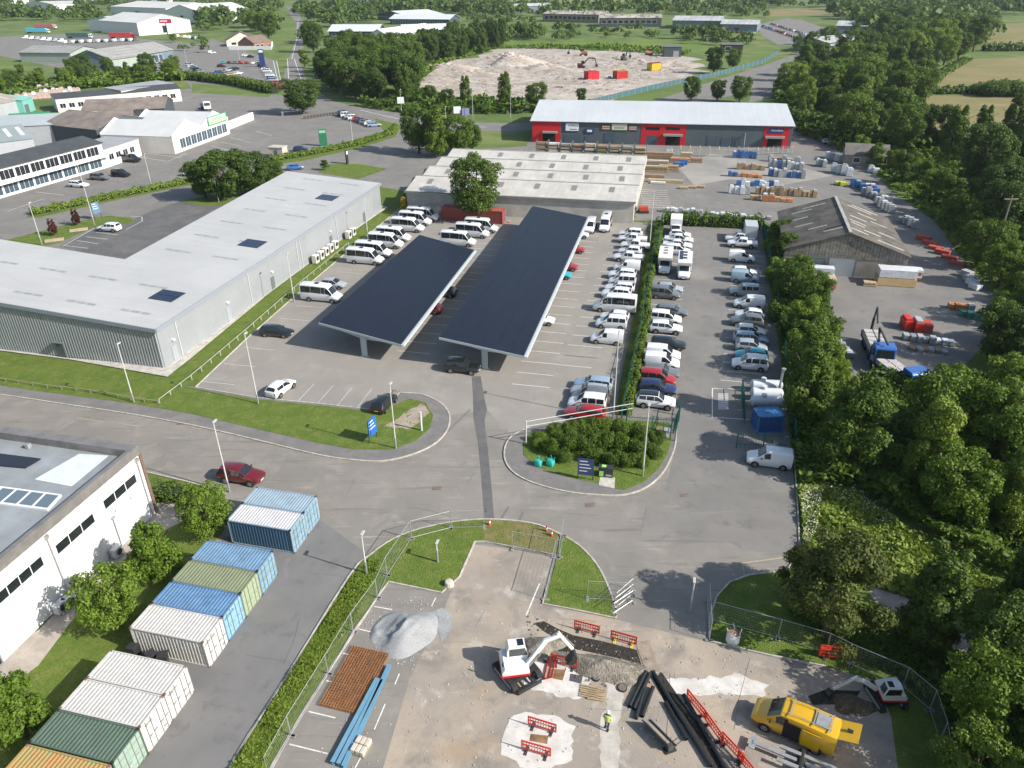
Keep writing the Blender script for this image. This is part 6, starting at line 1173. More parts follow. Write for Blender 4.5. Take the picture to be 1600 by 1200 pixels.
def bulk_bag(px, py, label, m_, fill, s=1.0, grp='bulk bags'):
    c = at(px, py); t = thing('bulk_bag', label, 'bulk bag', c, .4, grp); m = MB(); k = 16; rings = [(0, .40), (.25, .5), (.55, .52), (.8, .46), (.95, .4)]; vs = []
    for z, r in rings:
        for j in range(k): a = 2*PI*j/k; q = r*(1+.12*math.cos(4*a))*(1+.04*math.sin(7*a+z*9)); vs.append((q*math.cos(a)*s, q*math.sin(a)*s, z*s))
    m.add(vs, [(i*k+j, i*k+(j+1) % k, (i+1)*k+(j+1) % k, (i+1)*k+j) for i in range(4) for j in range(k)]); m.build('bag', m_, t, smooth=70, fix=False)
    f = MB(); f.add([(.42*s*math.cos(2*PI*j/k), .42*s*math.sin(2*PI*j/k), .86*s) for j in range(k)]+[(0, 0, 1.05*s)], [(j, (j+1) % k, k) for j in range(k)]); f.build('fill', fill, t, smooth=60, fix=False)
    h = MB()
    for a in (.78, 2.3, 3.9, 5.5): h.tube((.42*math.cos(a)*s, .42*math.sin(a)*s, .9*s), (.5*math.cos(a+.3)*s, .5*math.sin(a+.3)*s, 1.3*s), .035*s, n=6)
    h.build('handle', m_, t)
bulk_bag(1144, 1003, 'white bulk bag of brick rubble at the far site corner', mat('bag_white', (.6, .63, .65), .7), mat('brick_rub', (.34, .2, .15), .9, var=.3, scale=4), 1.05)
tl = mat('bag_teal', (.03, .38, .34), .5, var=.25, scale=5)
bulk_bag(841, 728, 'left turquoise bag on the grass of the shrub island', tl, tl, .8, 'turquoise bags'); bulk_bag(860, 728, 'right turquoise bag on the grass of the shrub island', tl, tl, .85, 'turquoise bags')
for i, (px, py, lb) in enumerate([(941, 744, 'black grit bin with a lime panel before the shrubs'), (951, 745, 'plain black bin touching the grit bin')]):
    c = at(px, py); t = thing('grit_bin', lb, 'bin', c, -.2, 'bins before the shrubs'); MB().box(-.4, .4, -.35, .35, 0, 1.1).build('body', steel_dark, t, bevel=.05); MB().box(-.43, .43, -.38, .38, 1.1, 1.22).build('lid', mat('bin_lid', (.03, .03, .035), .5), t, bevel=.04)
    if i == 0: MB().box(-.3, .12, -.375, -.355, .25, .85).build('label_panel', mat('lime', (.3, .6, .12), .5), t); MB().box(-.1, .35, -.2, .2, 1.225, 1.27).build('lime_bag', MATS['lime'], t)
    else: MB().box(-.3, .3, -.37, -.355, .3, .5).build('label_panel', mat('bin_grey', (.3, .33, .35), .5), t)
for i, (px, py, cc) in enumerate([(1029, 682, 'brown'), (1041, 684, 'grey')]):
    c = at(px, py); t = thing('wheelie_bin', '%s wheelie bin behind the green palisade near the rear car park gate' % cc, 'bin', c, -.2, 'bins in the refuse pen'); MB().box(-.3, .3, -.33, .33, .05, 1.0).build('body', mat('bin_'+cc, (.2, .15, .1) if i == 0 else (.08, .09, .1), .6), t, bevel=.04); MB().box(-.33, .33, -.37, .36, 1.0, 1.08).build('lid', MATS['bin_'+cc], t, bevel=.03); MB().box(-.2, .2, -.345, -.331, .3, .7).build('label_panel', wsg, t)
# gas tanks
for i, (py, lb) in enumerate([(611, 'farthest white gas tank in the cage compound'), (624, 'middle white gas tank in the cage compound'), (637, 'nearest white gas tank beside the blue container')]):
    a = at(1174, py); t = thing('gas_tank', lb, 'gas tank', a, rad(-6), 'white gas tanks'); tw = mat('tank_white', (.55, .58, .62), .4); m = MB(); r = .6
    prof = [(-.28, .2), (-.15, .45), (0, .6), (3.2, .6), (3.35, .45), (3.48, .2)]
    for (x0, r0), (x1, r1) in zip(prof[:-1], prof[1:]): m.tube((x0, 0, .95), (x1, 0, .95), r0, r1, 18, cap=False)
    m.tube((-.29, 0, .95), (-.28, 0, .95), .2, n=18); m.tube((3.48, 0, .95), (3.49, 0, .95), .2, n=18); m.build('tank', tw, t, smooth=50, fix=False); MB().tube((1.2, 0, 1.5), (1.2, 0, 1.85), .3, n=14).build('valve_cover', tw, t, bevel=.03)
    for x in (.5, 2.7): MB().box(x-.1, x+.1, -.4, .4, 0, .5).build('foot', steel_dark, t)
container('bright blue topped store container beside the white gas tanks', at(1222, 676), rad(3), 'cyan', L=2.8, W=2.1, H=2.1, group=None, doors=False)
palisade('green cage fence on the left of the gas tank compound', [(1158, 612), (1163, 668)], 1.8)
c = at(1216, 618); t = thing('flue_pipe', 'pale grey goose-neck flue beside the gas tanks', 'flue', c, 0); m = MB(); m.tube((0, 0, 0), (0, 0, 3.1), .14, n=10); m.tube((0, 0, 3.1), (.1, 0, 3.5), .16, .2, 10); m.build('pipe', galv, t); MB().tube((.1, 0, 3.5), (.1, 0, 3.58), .26, n=10).build('cap', galv, t)
sheet('hatched_pad', [(1122, 615), (1138, 615), (1138, 640), (1122, 640)], .03, mat('hatch', (.34, .33, .32), .9, stripes=(1, .5, .8, .4, 1.5)))
c = at(1192, 1160); t = thing('trailer_hitch', 'white drawbar of the trailer left of the yellow van', 'drawbar', at(1175, 1166), ang(at(1175, 1166), at(1270, 1206))); m = MB(); m.box(0, 4.2, -.12, .12, .35, .5); m.box(-.2, .2, -.5, .5, .38, .46); m.build('bar', galv, t); MB().box(1.6, 6, -.7, -.45, .5, .62).build('ramp', galv, t); MB().box(1.6, 6, .3, .55, .5, .62).build('ramp', galv, t); m = MB(); m.tube((3, -.9, .32), (3, .9, .32), .32, n=16); m.build('wheel', rubber, t)
# ================= EXCAVATORS =================
def excavator(label, px, py, heading, boomang, s=1.0, extra=0, pts=None):
    """local +X is the direction the arm points"""
    t = thing('excavator', label, 'excavator', at(px, py), heading, 'white and red excavators'); t.scale = (s, s, s)
    wh = mat('ex_white', (.68, .69, .68), .35, coat=.5); rd = mat('ex_red', (.5, .015, .02), .4)
    R_ = Matrix.Rotation(boomang, 4, 'Z')
    for y in (-1.15, 1.15):
        m = MB(); prof = [(-1.5, .1), (-1.25, 0), (1.25, 0), (1.5, .1), (1.6, .38), (1.45, .66), (1.2, .74), (-1.2, .74), (-1.45, .66), (-1.6, .38)]; m.xprism(prof, y-.24, y+.24, R_); tr_ = m.build('track', rubber, t, bevel=.02)
        m = MB(); m.xprism([(-1.2, .18), (1.2, .18), (1.2, .52), (-1.2, .52)], y-.26, y+.26, R_); m.build('track_frame', mat('track_grey', (.25, .25, .25), .7), tr_)
    m = MB(); m.box(-1.0, 1.0, -.95, .95, .35, .75, R_); m.tube((0, 0, .75), (0, 0, .95), .6, n=16); m.build('undercarriage', steel_dark, t)
    m = MB(); m.box(1.75, 1.85, -1.1, 1.1, .05, .42, R_); m.box(1.0, 1.56, -.5, -.35, .25, .4, R_); m.box(1.0, 1.56, .35, .5, .25, .4, R_); m.build('dozer_blade', steel_dark, t)
    m = MB(); m.xprism([(-1.3, 1.0), (.85, 1.0), (.85, 1.35), (-.4, 1.7), (-1.1, 1.8), (-1.35, 1.45)], -1.1, 1.1); m.build('house', wh, t, bevel=.07, smooth=40)
    MB().box(-1.37, .88, -1.13, 1.13, .92, 1.14).build('red_skirt', rd, t, bevel=.03)
    m = MB(); m.xprism([(-.75, 1.5), (.85, 1.2), (.95, 1.9), (.7, 2.72), (-.65, 2.75), (-.8, 2.3)], .12, 1.1); m.build('cab', wh, t, bevel=.05)
    MB().box(-.62, .62, .2, 1.02, 2.75, 2.80).build('cab_roof', wh, t, bevel=.02); MB().box(.1, .6, .28, .94, 2.801, 2.82).build('roof_window', glass, t)
    m = MB(); m.add([(.985, .2, 1.9), (.985, 1.02, 1.9), (.74, 1.02, 2.66), (.74, .2, 2.66)], [(0, 1, 2, 3)]); m.build('windscreen', glass, t, fix=False)
    for y in (.105, 1.115): m = MB(); m.add([(-.6, y, 1.85), (.85, y, 1.85), (.66, y, 2.62), (-.58, y, 2.62)], [(0, 1, 2, 3)]); m.build('side_window', glass, t, fix=False)
    m = MB(); m.add([(-.80, .2, 2.0), (-.80, 1.02, 2.0), (-.70, 1.02, 2.62), (-.70, .2, 2.62)], [(0, 1, 2, 3)]); m.build('rear_window', glass, t, fix=False)
    MB().tube((-1.2, -.6, 1.7), (-1.2, -.6, 2.1), .06, n=8).build('exhaust', steel_dark, t)
    # boom, stick, bucket
    B0, B1, B2, B3, B4 = pts or [(.9, 1.2), (1.9, 3.1), (3.3, 3.5), (4.35, 1.9), (4.3, 1.35)]
    m = MB(); y = -.25; m.beam((B0[0], y, B0[1]), (B1[0], y, B1[1]), .26, .42); m.beam((B1[0]-.1, y, B1[1]-.05), (B2[0], y, B2[1]), .24, .36); m.build('boom', wh, t, bevel=.03)
    m = MB(); m.beam((B2[0]-.15, y, B2[1]+.35), (B3[0], y, B3[1]), .2, .26); m.build('stick', wh, t, bevel=.03)
    m = MB(); m.tube((B0[0]+.1, y-.2, B0[1]-.05), ((B0[0]+B1[0])/2+.25, y-.2, (B0[1]+B1[1])/2), .06, n=8); m.tube(((B1[0]+B2[0])/2, y, B1[1]+.45), (B2[0]-.1, y, B2[1]+.4), .06, n=8); m.tube((B2[0]+.15, y, B2[1]+.15), (B3[0]+.1, y, B3[1]+.35), .05, n=8); m.build('hydraulic_ram', chrome, t)
    m = MB(); x, z = B4; m.xprism([(x+.1, z+.3), (x+.35, z-.1), (x+.25, z-.6), (x-.1, z-.85), (x-.5, z-.7), (x-.3, z-.45), (x-.1, z-.2), (x-.1, z+.2)], y-.4, y+.4); m.build('bucket', steel_dark, t, bevel=.02)
    return t
excavator('larger white and red excavator reaching over the long trench', 808, 1052, rad(8), rad(-65), .9, pts=[(.8, 1.2), (2.2, 3.6), (3.3, 4.0), (4.4, 2.3), (4.4, 1.7)])
excavator('small white and red excavator under the trees beyond the yellow van', 1383, 1092, rad(178), rad(-80), .72, pts=[(.9, 1.0), (2.4, 2.2), (3.2, 2.4), (5.0, 1.0), (5.2, .4)])
# ================= THE WORKER =================
def person(label, px, py, rz):
    t = thing('person', label, 'person', at(px, py), rz); me = bpy.data.meshes.new('body')
    J = [((0, 0, .95), .13), ((0, 0, 1.15), .15), ((0, 0, 1.38), .17), ((0, 0, 1.5), .065), ((.01, 0, 1.58), .075), ((.02, 0, 1.7), .09),
         ((0, .2, 1.42), .07), ((-.02, .27, 1.15), .045), ((.1, .25, .92), .035), ((0, -.2, 1.42), .07), ((.02, -.28, 1.16), .045), ((.16, -.24, .98), .035),
         ((0, .1, .88), .1), ((.06, .11, .5), .065), ((0, .11, .1), .045), ((.16, .12, .05), .04), ((0, -.1, .88), .1), ((-.08, -.11, .5), .065), ((-.16, -.11, .1), .045), ((0, -.12, .05), .04)]
    E = [(0, 1), (1, 2), (2, 3), (3, 4), (4, 5), (2, 6), (6, 7), (7, 8), (2, 9), (9, 10), (10, 11), (0, 12), (12, 13), (13, 14), (14, 15), (0, 16), (16, 17), (17, 18), (18, 19)]
    for side, (hx_, hy, hz) in ((1, J[8][0]), (-1, J[11][0])):
        for f in range(5):
            b = len(J); a = (f-2)*.018; ln = [.05, .075, .085, .078, .06][f]
            if f == 0: J.append(((hx_+.03, hy-side*.035, hz-.03), .011)); J.append(((hx_+.055, hy-side*.04, hz-.06), .009))
            else: J.append(((hx_+a*.9+.01, hy, hz-.06), .0095)); J.append(((hx_+a+.015, hy-side*.01, hz-.06-ln), .008))
            E += [(8 if side == 1 else 11, b), (b, b+1)]
    me.from_pydata([j[0] for j in J], E, []); o = link('body', me, t)
    md = o.modifiers.new('s', 'SKIN'); md.use_smooth_shade = True; sk_ = me.skin_vertices[0].data
    for v, (_, r) in zip(sk_, J): v.radius = (r, r)
    sk_[0].use_root = True; o.modifiers.new('d', 'SUBSURF').levels = 1; o.modifiers['d'].render_levels = 2
    me.materials.append(mat('work_trousers', (.03, .035, .05), .9))
    v = MB(); k = 16; vs = []
    for z, a, b in ((.98, .19, .22), (1.15, .18, .23), (1.35, .19, .26), (1.47, .12, .2)):
        for j in range(k): q = 2*PI*j/k; vs.append((a*math.cos(q), b*math.sin(q), z))
    v.add(vs, [(i*k+j, i*k+(j+1) % k, (i+1)*k+(j+1) % k, (i+1)*k+j) for i in range(3) for j in range(k)]+[tuple(3*k+j for j in range(k))]); v.build('hi_vis_vest', mat('hivis', (.45, .6, .12), .7), t, smooth=60, fix=False)
    for s_ in (1, -1):
        m = MB(); m.tube((0, s_*.17, 1.43), (-.01, s_*.285, 1.15), .085, .062, 10); m.tube((-.01, s_*.285, 1.15), (.11, s_*.265, .97), .06, .048, 10); m.build('sleeve', mat('sleeve_pale', (.5, .56, .35), .8), t, smooth=60)
    m = MB(); m.tube((.02, 0, 1.7), (.02, 0, 1.76), .135, .125, 14); m.tube((.02, 0, 1.76), (.02, 0, 1.84), .125, .06, 14); m.box(.1, .2, -.08, .08, 1.69, 1.71); m.build('hard_hat', mat('hat_white', (.7, .7, .68), .4), t, smooth=50)
    m = MB(); [m.box(.105, .112, y_-.012, y_+.012, 1.635, 1.65) for y_ in (-.035, .035)]; m.box(.1, .135, -.012, .012, 1.59, 1.63); m.build('face', mat('skin', (.35, .2, .14), .6), t)
    for y_ in (.11, -.11): m = MB(); x_ = .1 if y_ > 0 else -.08; m.box(x_-.1, x_+.14, y_-.055, y_+.055, 0, .1); m.build('boot', steel_dark, t, bevel=.03)
person('worker in pale hi-vis vest, dark trousers and white helmet walking across the site', 948, 1140, rad(60))
# ================= VEHICLE PLACEMENT =================
RX = rad(-13.5); LX = RX+PI
NM = dict(hatch=('parked_car', 'car'), estate=('parked_car', 'car'), suv=('parked_car', 'car'), mpv=('parked_car', 'car'), smallvan=('small_van', 'van'), van=('panel_van', 'van'), minibus=('minibus', 'minibus'), pickup=('pickup_truck', 'pickup'))
DS = dict(hatch='hatchback', estate='estate car', suv='sport utility car', mpv='tall family car', smallvan='small van', van='panel van', minibus='minibus', pickup='pickup')
def park(kind, col, px, py, h, label, group=None, **k):
    return vehicle(kind, col, NM[kind][0], label, NM[kind][1], at(px, py), h, group, **k)
def prow(items, h, where, group):
    n = len(items)
    for i, it in enumerate(items):
        kind, col, px, py = it[:4]; hh = it[4] if len(it) > 4 and it[4] is not None else h
        vehicle(kind, col, NM[kind][0], '%s %s, %s down %s' % (dict(paleblue='pale blue').get(col, col), DS[kind], ordn(i+1), where), NM[kind][1], at(px, py), hh, group, roof=it[5] if len(it) > 5 else None)
prow([('minibus', 'white', 662, 344, None, 'hatch'), ('minibus', 'white', 650, 351, None, 'hatch'), ('minibus', 'white', 638, 361, None, 'hatch'), ('minibus', 'white', 616, 376, None, 'hatch'), ('minibus', 'white', 604, 386, None, 'hatch'), ('minibus', 'white', 585, 400, None, 'hatch'), ('minibus', 'white', 572, 411, None, 'hatch')], RX, 'the minibus row by the grey wall', 'minibuses in the row by the grey wall')
park('minibus', 'white', 504, 469, RX, 'white minibus parked alone below the minibus row', roof='hatch'); park('hatch', 'silver', 522, 449, RX, 'silver hatchback half hidden behind the lone white minibus')
prow([('minibus', 'white', 753, 362, None, 'hatch'), ('minibus', 'white', 739, 370, None, 'hatch'), ('minibus', 'white', 717, 383, None, 'hatch')], RX, 'the three minibuses between the car ports', 'minibuses between the car ports')
park('van', 'white', 922, 360, rad(-103), 'white van facing the camera beside the far end of the long car port'); park('minibus', 'white', 946, 357, rad(-103), 'white minibus facing the camera right of the white van', roof='hatch')
park('estate', 'black', 433, 524, RX+.05, 'black saloon parked below the low grey trip rail'); park('hatch', 'white', 440, 612, rad(68), 'white hatchback parked at the grass near the lamp post'); park('hatch', 'black', 601, 636, rad(72), 'black hatchback by the broken timber rail'); park('suv', 'black', 723, 580, RX, 'black car under the front of the long car port', roof='black')
park('suv', 'maroon', 379, 750, rad(-13), 'maroon car standing on the road beside the blue containers')
vehicle('van', 'yellow', 'panel_van', 'bright yellow van with open rear door and roof ladder rack', 'van', at(1238, 1143), rad(148.5)); 
park('smallvan', 'white', 1200, 725, LX-.03, 'white van alone at the road edge below the gate'); park('suv', 'white', 172, 361, RX+PI+.05, 'white car parked beside the pale blue board'); park('hatch', 'blue', 462, 265, rad(20), 'blue car driving on the road behind the warehouse')
prow([('suv', 'white', 985, 370), ('pickup', 'white', 988, 379), ('pickup', 'white', 992, 389), ('hatch', 'white', 984, 397), ('pickup', 'white', 982, 408), ('smallvan', 'white', 979, 423), ('suv', 'white', 972, 435), ('mpv', 'white', 972, 445), ('estate', 'white', 968, 455), ('suv', 'white', 963, 465), ('minibus', 'white', 960, 486), ('hatch', 'white', 960, 500), ('mpv', 'white', 955, 511), ('smallvan', 'white', 948, 535), ('estate', 'paleblue', 927, 606), ('estate', 'silver', 922, 618), ('mpv', 'grey', 922, 627), ('mpv', 'white', 917, 637), ('estate', 'red', 914, 652)], LX, 'the row left of the hedge', 'vehicles in the row left of the hedge')
t = vehicle('van', 'white', 'box_lorry', 'white box lorry at the far end of the row right of the hedge', 'lorry', at(1055, 366), rad(-103)); MB().box(-3.0, .6, -1.08, 1.08, .7, 3.1).build('box_body', white_metal, t, bevel=.03)
prow([('hatch', 'white', 1062, 371), ('pickup', 'white', 1060, 380), ('pickup', 'white', 1058, 389), ('mpv', 'white', 1058, 397), ('hatch', 'silver', 1046, 456), ('mpv', 'grey', 1039, 465), ('estate', 'grey', 1049, 492), ('mpv', 'white', 1040, 504), ('suv', 'white', 1040, 519), ('estate', 'black', 1044, 543), ('smallvan', 'white', 1036, 560), ('smallvan', 'white', 1034, 573), ('estate', 'grey', 1031, 587), ('mpv', 'red', 1027, 599), ('suv', 'navy', 1026, 614), ('suv', 'white', 1024, 634, None, 'black')], RX, 'the row right of the hedge', 'vehicles in the row right of the hedge')
for px, py, lb in ((1038, 430, 'white motorhome facing the camera, left of the pair right of the hedge'), (1068, 438, 'white motorhome facing the camera, right of the pair, with a dark roof panel')):
    t = vehicle('van', 'white', 'motorhome', lb, 'motorhome', at(px, py-8), rad(-103), 'motorhomes right of the hedge'); m = MB(); m.xprism([(-3.6, .55), (.9, .55), (1.0, 2.1), (1.7, 2.3), (1.75, 2.75), (1.3, 3.0), (-3.6, 3.0)], -1.12, 1.12); m.build('living_body', mat('motorhome_shell', (.66, .66, .65), .4), t, bevel=.06)
    for x in (-2.6, -1.2, .2): MB().box(x-.28, x+.28, -.3, .3, 3.0, 3.1).build('roof_vent', steel_dark if px > 1050 else mat('vent_dk', (.2, .2, .2), .5), t, bevel=.02)
    for sg in (-1, 1): m = MB(); m.box(-2.9, -1.5, min(sg*1.12, sg*1.135), max(sg*1.12, sg*1.135), 1.6, 2.2); m.build('side_window', glass, t)
    if px > 1050: MB().box(-3.2, .9, -.9, -.35, 3.0, 3.04).build('solar_panel', solar_m, t)
prow([('pickup', 'white', 1155, 378), ('pickup', 'white', 1159, 386), ('smallvan', 'white', 1158, 408, RX), ('hatch', 'white', 1162, 430, RX), ('smallvan', 'paleblue', 1163, 440, RX), ('mpv', 'silver', 1162, 461), ('smallvan', 'white', 1169, 480), ('hatch', 'white', 1170, 497), ('suv', 'grey', 1166, 508), ('hatch', 'white', 1172, 523, RX), ('estate', 'paleblue', 1172, 535, RX), ('hatch', 'silver', 1173, 547, RX), ('hatch', 'teal', 1173, 561), ('mpv', 'white', 1170, 575)], LX, 'the row along the wood', 'vehicles in the row along the wood')
t = vehicle('van', 'white', 'box_lorry', 'grey box lorry at the far end of the row along the wood', 'lorry', at(1170, 372), rad(77)); MB().box(-3.2, .8, -1.1, 1.1, .7, 3.2).build('box_body', mat('box_grey', (.4, .44, .46), .5), t, bevel=.03)
for kind, col, px, py, lb in [('hatch', 'white', 903, 371, 'white car nose showing at the far right edge of the long car port'), ('hatch', 'red', 896, 394, 'red car peeping out of the long car port beside the white one'), ('hatch', 'red', 884, 421, 'red car peeping out further down the long car port'), ('hatch', 'teal', 874, 434, 'teal car peeping out of the long car port'), ('hatch', 'white', 845, 505, 'white car peeping out of the near half of the long car port'), ('hatch', 'maroon', 670, 488, 'dark red car under the gutter of the shorter car port'), ('hatch', 'black', 694, 462, 'black car hidden in the shade between the car ports')]: park(kind, col, px, py, RX if px > 800 else LX, lb, 'cars under the car ports')
# extra parts of the yellow van
yv = [o for o in COL.objects if o.get('label', '').startswith('bright yellow van')][0]
m = MB(); m.beam((-2.6, 0, 2.02), (-3.75, 0, 2.35), 1.6, .05); m.build('tail_door', paint['yellow'], yv, bevel=.01); MB().box(-3.35, -3.0, -.12, .12, 2.27, 2.31).build('door_handle', steel_dark, yv)
for y in (-.55, .55):
    m = MB(); m.tube((-2.2, y, 2.25), (.5, y, 2.22), .025, n=6); m.build('rack_rail', galv, yv)
for x in (-2.1, -1.1, .3): m = MB(); m.box(x-.03, x+.03, -.75, .75, 2.18, 2.23); m.build('rack_bar', galv, yv)
MB().box(-2.0, -1.2, -.5, .5, 2.12, 2.2).build('roof_plate', galv, yv)
m = MB(); m.box(-.5, .55, .965, 1.0, .4, 1.75); m.build('side_doorway', black_open, yv); m = MB(); m.box(-1.75, -.6, 1.02, 1.07, .4, 1.8); m.build('sliding_door', paint['yellow'], yv, bevel=.01)
MB().box(-.4, .4, .7, .95, .5, .9).build('lime_crate', mat('lime', (.3, .6, .12), .5), yv)
# far parked cars
rnd = random.Random(11); COLS = ['white', 'white', 'silver', 'grey', 'black', 'navy', 'red', 'blue', 'maroon', 'paleblue']; KS = ['hatch', 'estate', 'suv', 'mpv', 'hatch']
def frow(a, b, n, h, where, group, cols=None, ks=None):
    A, B = at(*a), at(*b)
    for i in range(n):
        p = A.lerp(B, (i+.5)/n); c = cols[i % len(cols)] if cols else rnd.choice(COLS); k = ks[i % len(ks)] if ks else rnd.choice(KS)
        far_vehicle(k, c, 'parked_car' if k not in ('van', 'smallvan') else 'parked_van', '%s %s, %s in %s' % (dict(paleblue='pale blue').get(c, c), DS[k], ordn(i+1), where), 'car' if k not in ('van', 'smallvan') else 'van', (p.x+rnd.uniform(-.2, .2), p.y+rnd.uniform(-.2, .2)), h+rnd.uniform(-.06, .06), group)
frow((534, 180), (588, 199), 9, rad(15), 'the row beside the empty car park', 'cars at the end of the empty car park', ['navy', 'white', 'silver', 'white', 'red', 'navy', 'grey', 'white', 'paleblue'])
frow((405, 97), (440, 142), 13, rad(10), 'the dealership row beside the trunk road', 'dealership cars beside the trunk road', ['silver', 'navy', 'navy', 'black', 'white', 'white', 'silver', 'white', 'blue', 'silver', 'red', 'red', 'red'])
frow((345, 99), (400, 100), 6, rad(100), 'the far dealership row', 'dealership cars, far row', ['teal', 'maroon', 'grey', 'red', 'red', 'white'])
frow((318, 125), (377, 116), 11, rad(60), 'the middle dealership row', 'dealership cars, middle row', ['red', 'white', 'blue', 'blue', 'teal', 'black', 'gold', 'gold', 'silver', 'white', 'white'])
frow((332, 118), (372, 108), 6, rad(60), 'the second dealership row', 'dealership cars, second row', ['blue', 'navy', 'grey', 'silver', 'black', 'black'])
frow((340, 106), (352, 104), 1, rad(0), 'the dealership forecourt beside the maroon patch', None, ['maroon']); frow((372, 134), (392, 129), 2, rad(20), 'the near edge of the dealership hedge', 'two cars at the dealership hedge', ['navy', 'black'])
frow((295, 102), (320, 118), 6, rad(10), 'the left dealership forecourt', 'dealership cars, left forecourt', ['silver', 'white', 'grey', 'black', 'silver', 'grey'])
frow((235, 113), (275, 105), 4, rad(-70), 'the dealership front', 'cars before the dealership glass', ['white', 'silver', 'blue', 'white'])
frow((275, 58), (312, 62), 6, rad(90), 'the yard below the white sheds', 'vehicles below the white sheds', ['white', 'yellow', 'white', 'white', 'navy', 'white'], ['van', 'hatch', 'van', 'van', 'suv', 'van'])
frow((35, 60), (100, 66), 7, rad(-100), 'the white lorry cabs at the top left', 'white vans at the top left', ['white', 'white', 'silver'], ['van']); frow((100, 68), (215, 64), 18, rad(80), 'the lorry park line at the top left', 'vehicles in the top left yard', ['white', 'silver', 'white', 'black', 'white', 'grey'], ['van', 'hatch', 'van', 'suv'])
for i, (px, py, k, c, lb) in enumerate([(205, 253, 'van', 'black', 'black van in the car park of the strip office'), (190, 276, 'mpv', 'black', 'black car below the black van at the strip office'), (157, 281, 'suv', 'grey', 'dark grey car left of the black car at the strip office'), (124, 292, 'estate', 'white', 'white estate car nearest the strip office hedge'), (297, 275, 'hatch', 'white', 'white car at the edge of the dark round trees'), (470, 236, 'hatch', 'navy', 'navy car beside the pink kiosk'), (1297, 225, 'estate', 'silver', 'silver car on the lane right of the trade unit'), (384, 88, 'hatch', 'white', 'white car on the bungalow terrace lane'), (392, 90, 'hatch', 'black', 'black car on the bungalow terrace lane'), (332, 84, 'smallvan', 'white', 'small white van on the bungalow lane')]):
    far_vehicle(k, c, 'parked_car' if k != 'van' else 'parked_van', lb, 'car' if 'van' not in k else 'van', at(px, py), rad(-13) if py > 240 or px > 1000 else rad(10))
frow((1192, 42), (1250, 62), 16, rad(40), 'the far lot beside the blue-grey shed', 'cars in the far lot'); frow((1205, 38), (1268, 58), 14, rad(40), 'the rear line of the far lot', 'cars in the far lot, rear line'); frow((1070, 47), (1180, 53), 18, rad(80), 'the line before the grey sheds', 'cars before the grey sheds'); frow((785, 45), (805, 44), 4, rad(80), 'the field edge behind the rubble heap', 'cars behind the rubble heap', ['white', 'white', 'silver', 'white']); frow((540, 68), (585, 72), 5, rad(80), 'the office wing car park', 'cars by the office wings')
# lorries
def lorry(label, px, py, h, cab, body, L=11, load=None, name='lorry', crane=False, hgt=3.8, fl=1.1, sc=1.0, curtain=None, words=None):
    t = thing(name, label, 'lorry', at(px, py), h); t.scale = (sc,)*3; cm = paint[cab]
    m = MB(); m.xprism([(L/2-2.0, .9), (L/2, .7), (L/2+.02, 1.7), (L/2-.25, 2.9), (L/2-.5, 3.1), (L/2-2.0, 3.1)], -1.2, 1.2); m.build('cab', cm, t, bevel=.06)
    m = MB(); m.add([(L/2+.04, -1.05, 1.75), (L/2+.04, 1.05, 1.75), (L/2-.2, 1.0, 2.75), (L/2-.2, -1.0, 2.75)], [(0, 1, 2, 3)]); m.build('windscreen', glass, t, fix=False)
    for y in (-1.215, 1.215): m = MB(); m.add([(L/2-.15, y, 1.8), (L/2-1.2, y, 1.8), (L/2-1.2, y, 2.6), (L/2-.4, y, 2.6)], [(0, 1, 2, 3)]); m.build('side_window', glass, t, fix=False)
    MB().box(-L/2, L/2-1.9, -.45, .45, .65, .9).build('chassis', steel_dark, t)
    for x in (L/2-1.1, -L/2+1.4, -L/2+2.6):
        for y in (-1.0, 1.0): w_ = MB().tube((x, y-.15, .5), (x, y+.15, .5), .5, n=16).build('wheel', rubber, t)
    if body == 'box': m = MB().box(-L/2, L/2-2.3, -1.25, 1.25, fl, hgt); m.build('box_body', curtain or white_metal, t, bevel=.03)
    else:
        MB().box(-L/2, L/2-2.3, -1.25, 1.25, .92, 1.1).build('flatbed', mat('bed_blue', (.03, .05, .12), .6), t); MB().box(L/2-2.4, L/2-2.28, -1.25, 1.25, 1.1, 2.4).build('headboard', MATS['bed_blue'], t); MB().box(-L/2, -L/2+.1, -1.25, 1.25, 1.1, 1.7).build('tailboard', MATS['bed_blue'], t)
    if crane: m = MB(); m.tube((-L/2-.2, 0, 1), (-L/2-.2, 0, 3.4), .18, n=8); m.beam((-L/2-.2, 0, 3.3), (-L/2-1.0, .3, 4.6), .22); m.beam((-L/2-1.0, .3, 4.6), (-L/2+1.5, .1, 3.4), .18); m.build('loader_crane', steel_dark, t)
    if load:
        for i in range(5):
            for j in range(2): MB().box(-L/2+.4+i*1.2, -L/2+1.4+i*1.2, -1.15+j*1.2, -.1+j*1.2, 1.11, 1.11+load).build('load_pack', mat('pack_grey', (.42, .40, .39), .8, var=.15, scale=2), t, bevel=.03)
    if words: text(t, words, (-1.0, -1.27, 2.6), 1.3, mat('letter_white', (.7, .72, .7), .5))
    return t
lorry('blue cab lorry with crane and a load of grey packs in the merchant yard', 1367, 556, rad(-103), 'blue', 'flat', 8.5, .9, crane=True)
lorry('second blue lorry with timber load half hidden by the wood', 1398, 594, rad(-80), 'blue', 'flat', 8.5, .6, crane=True)
lorry('green curtain-sided lorry with white cab behind the strip office', 45, 197, rad(200), 'white', 'box', 14, hgt=4.0, curtain=mat('curtain_green', (.02, .25, .09), .5), words=None)
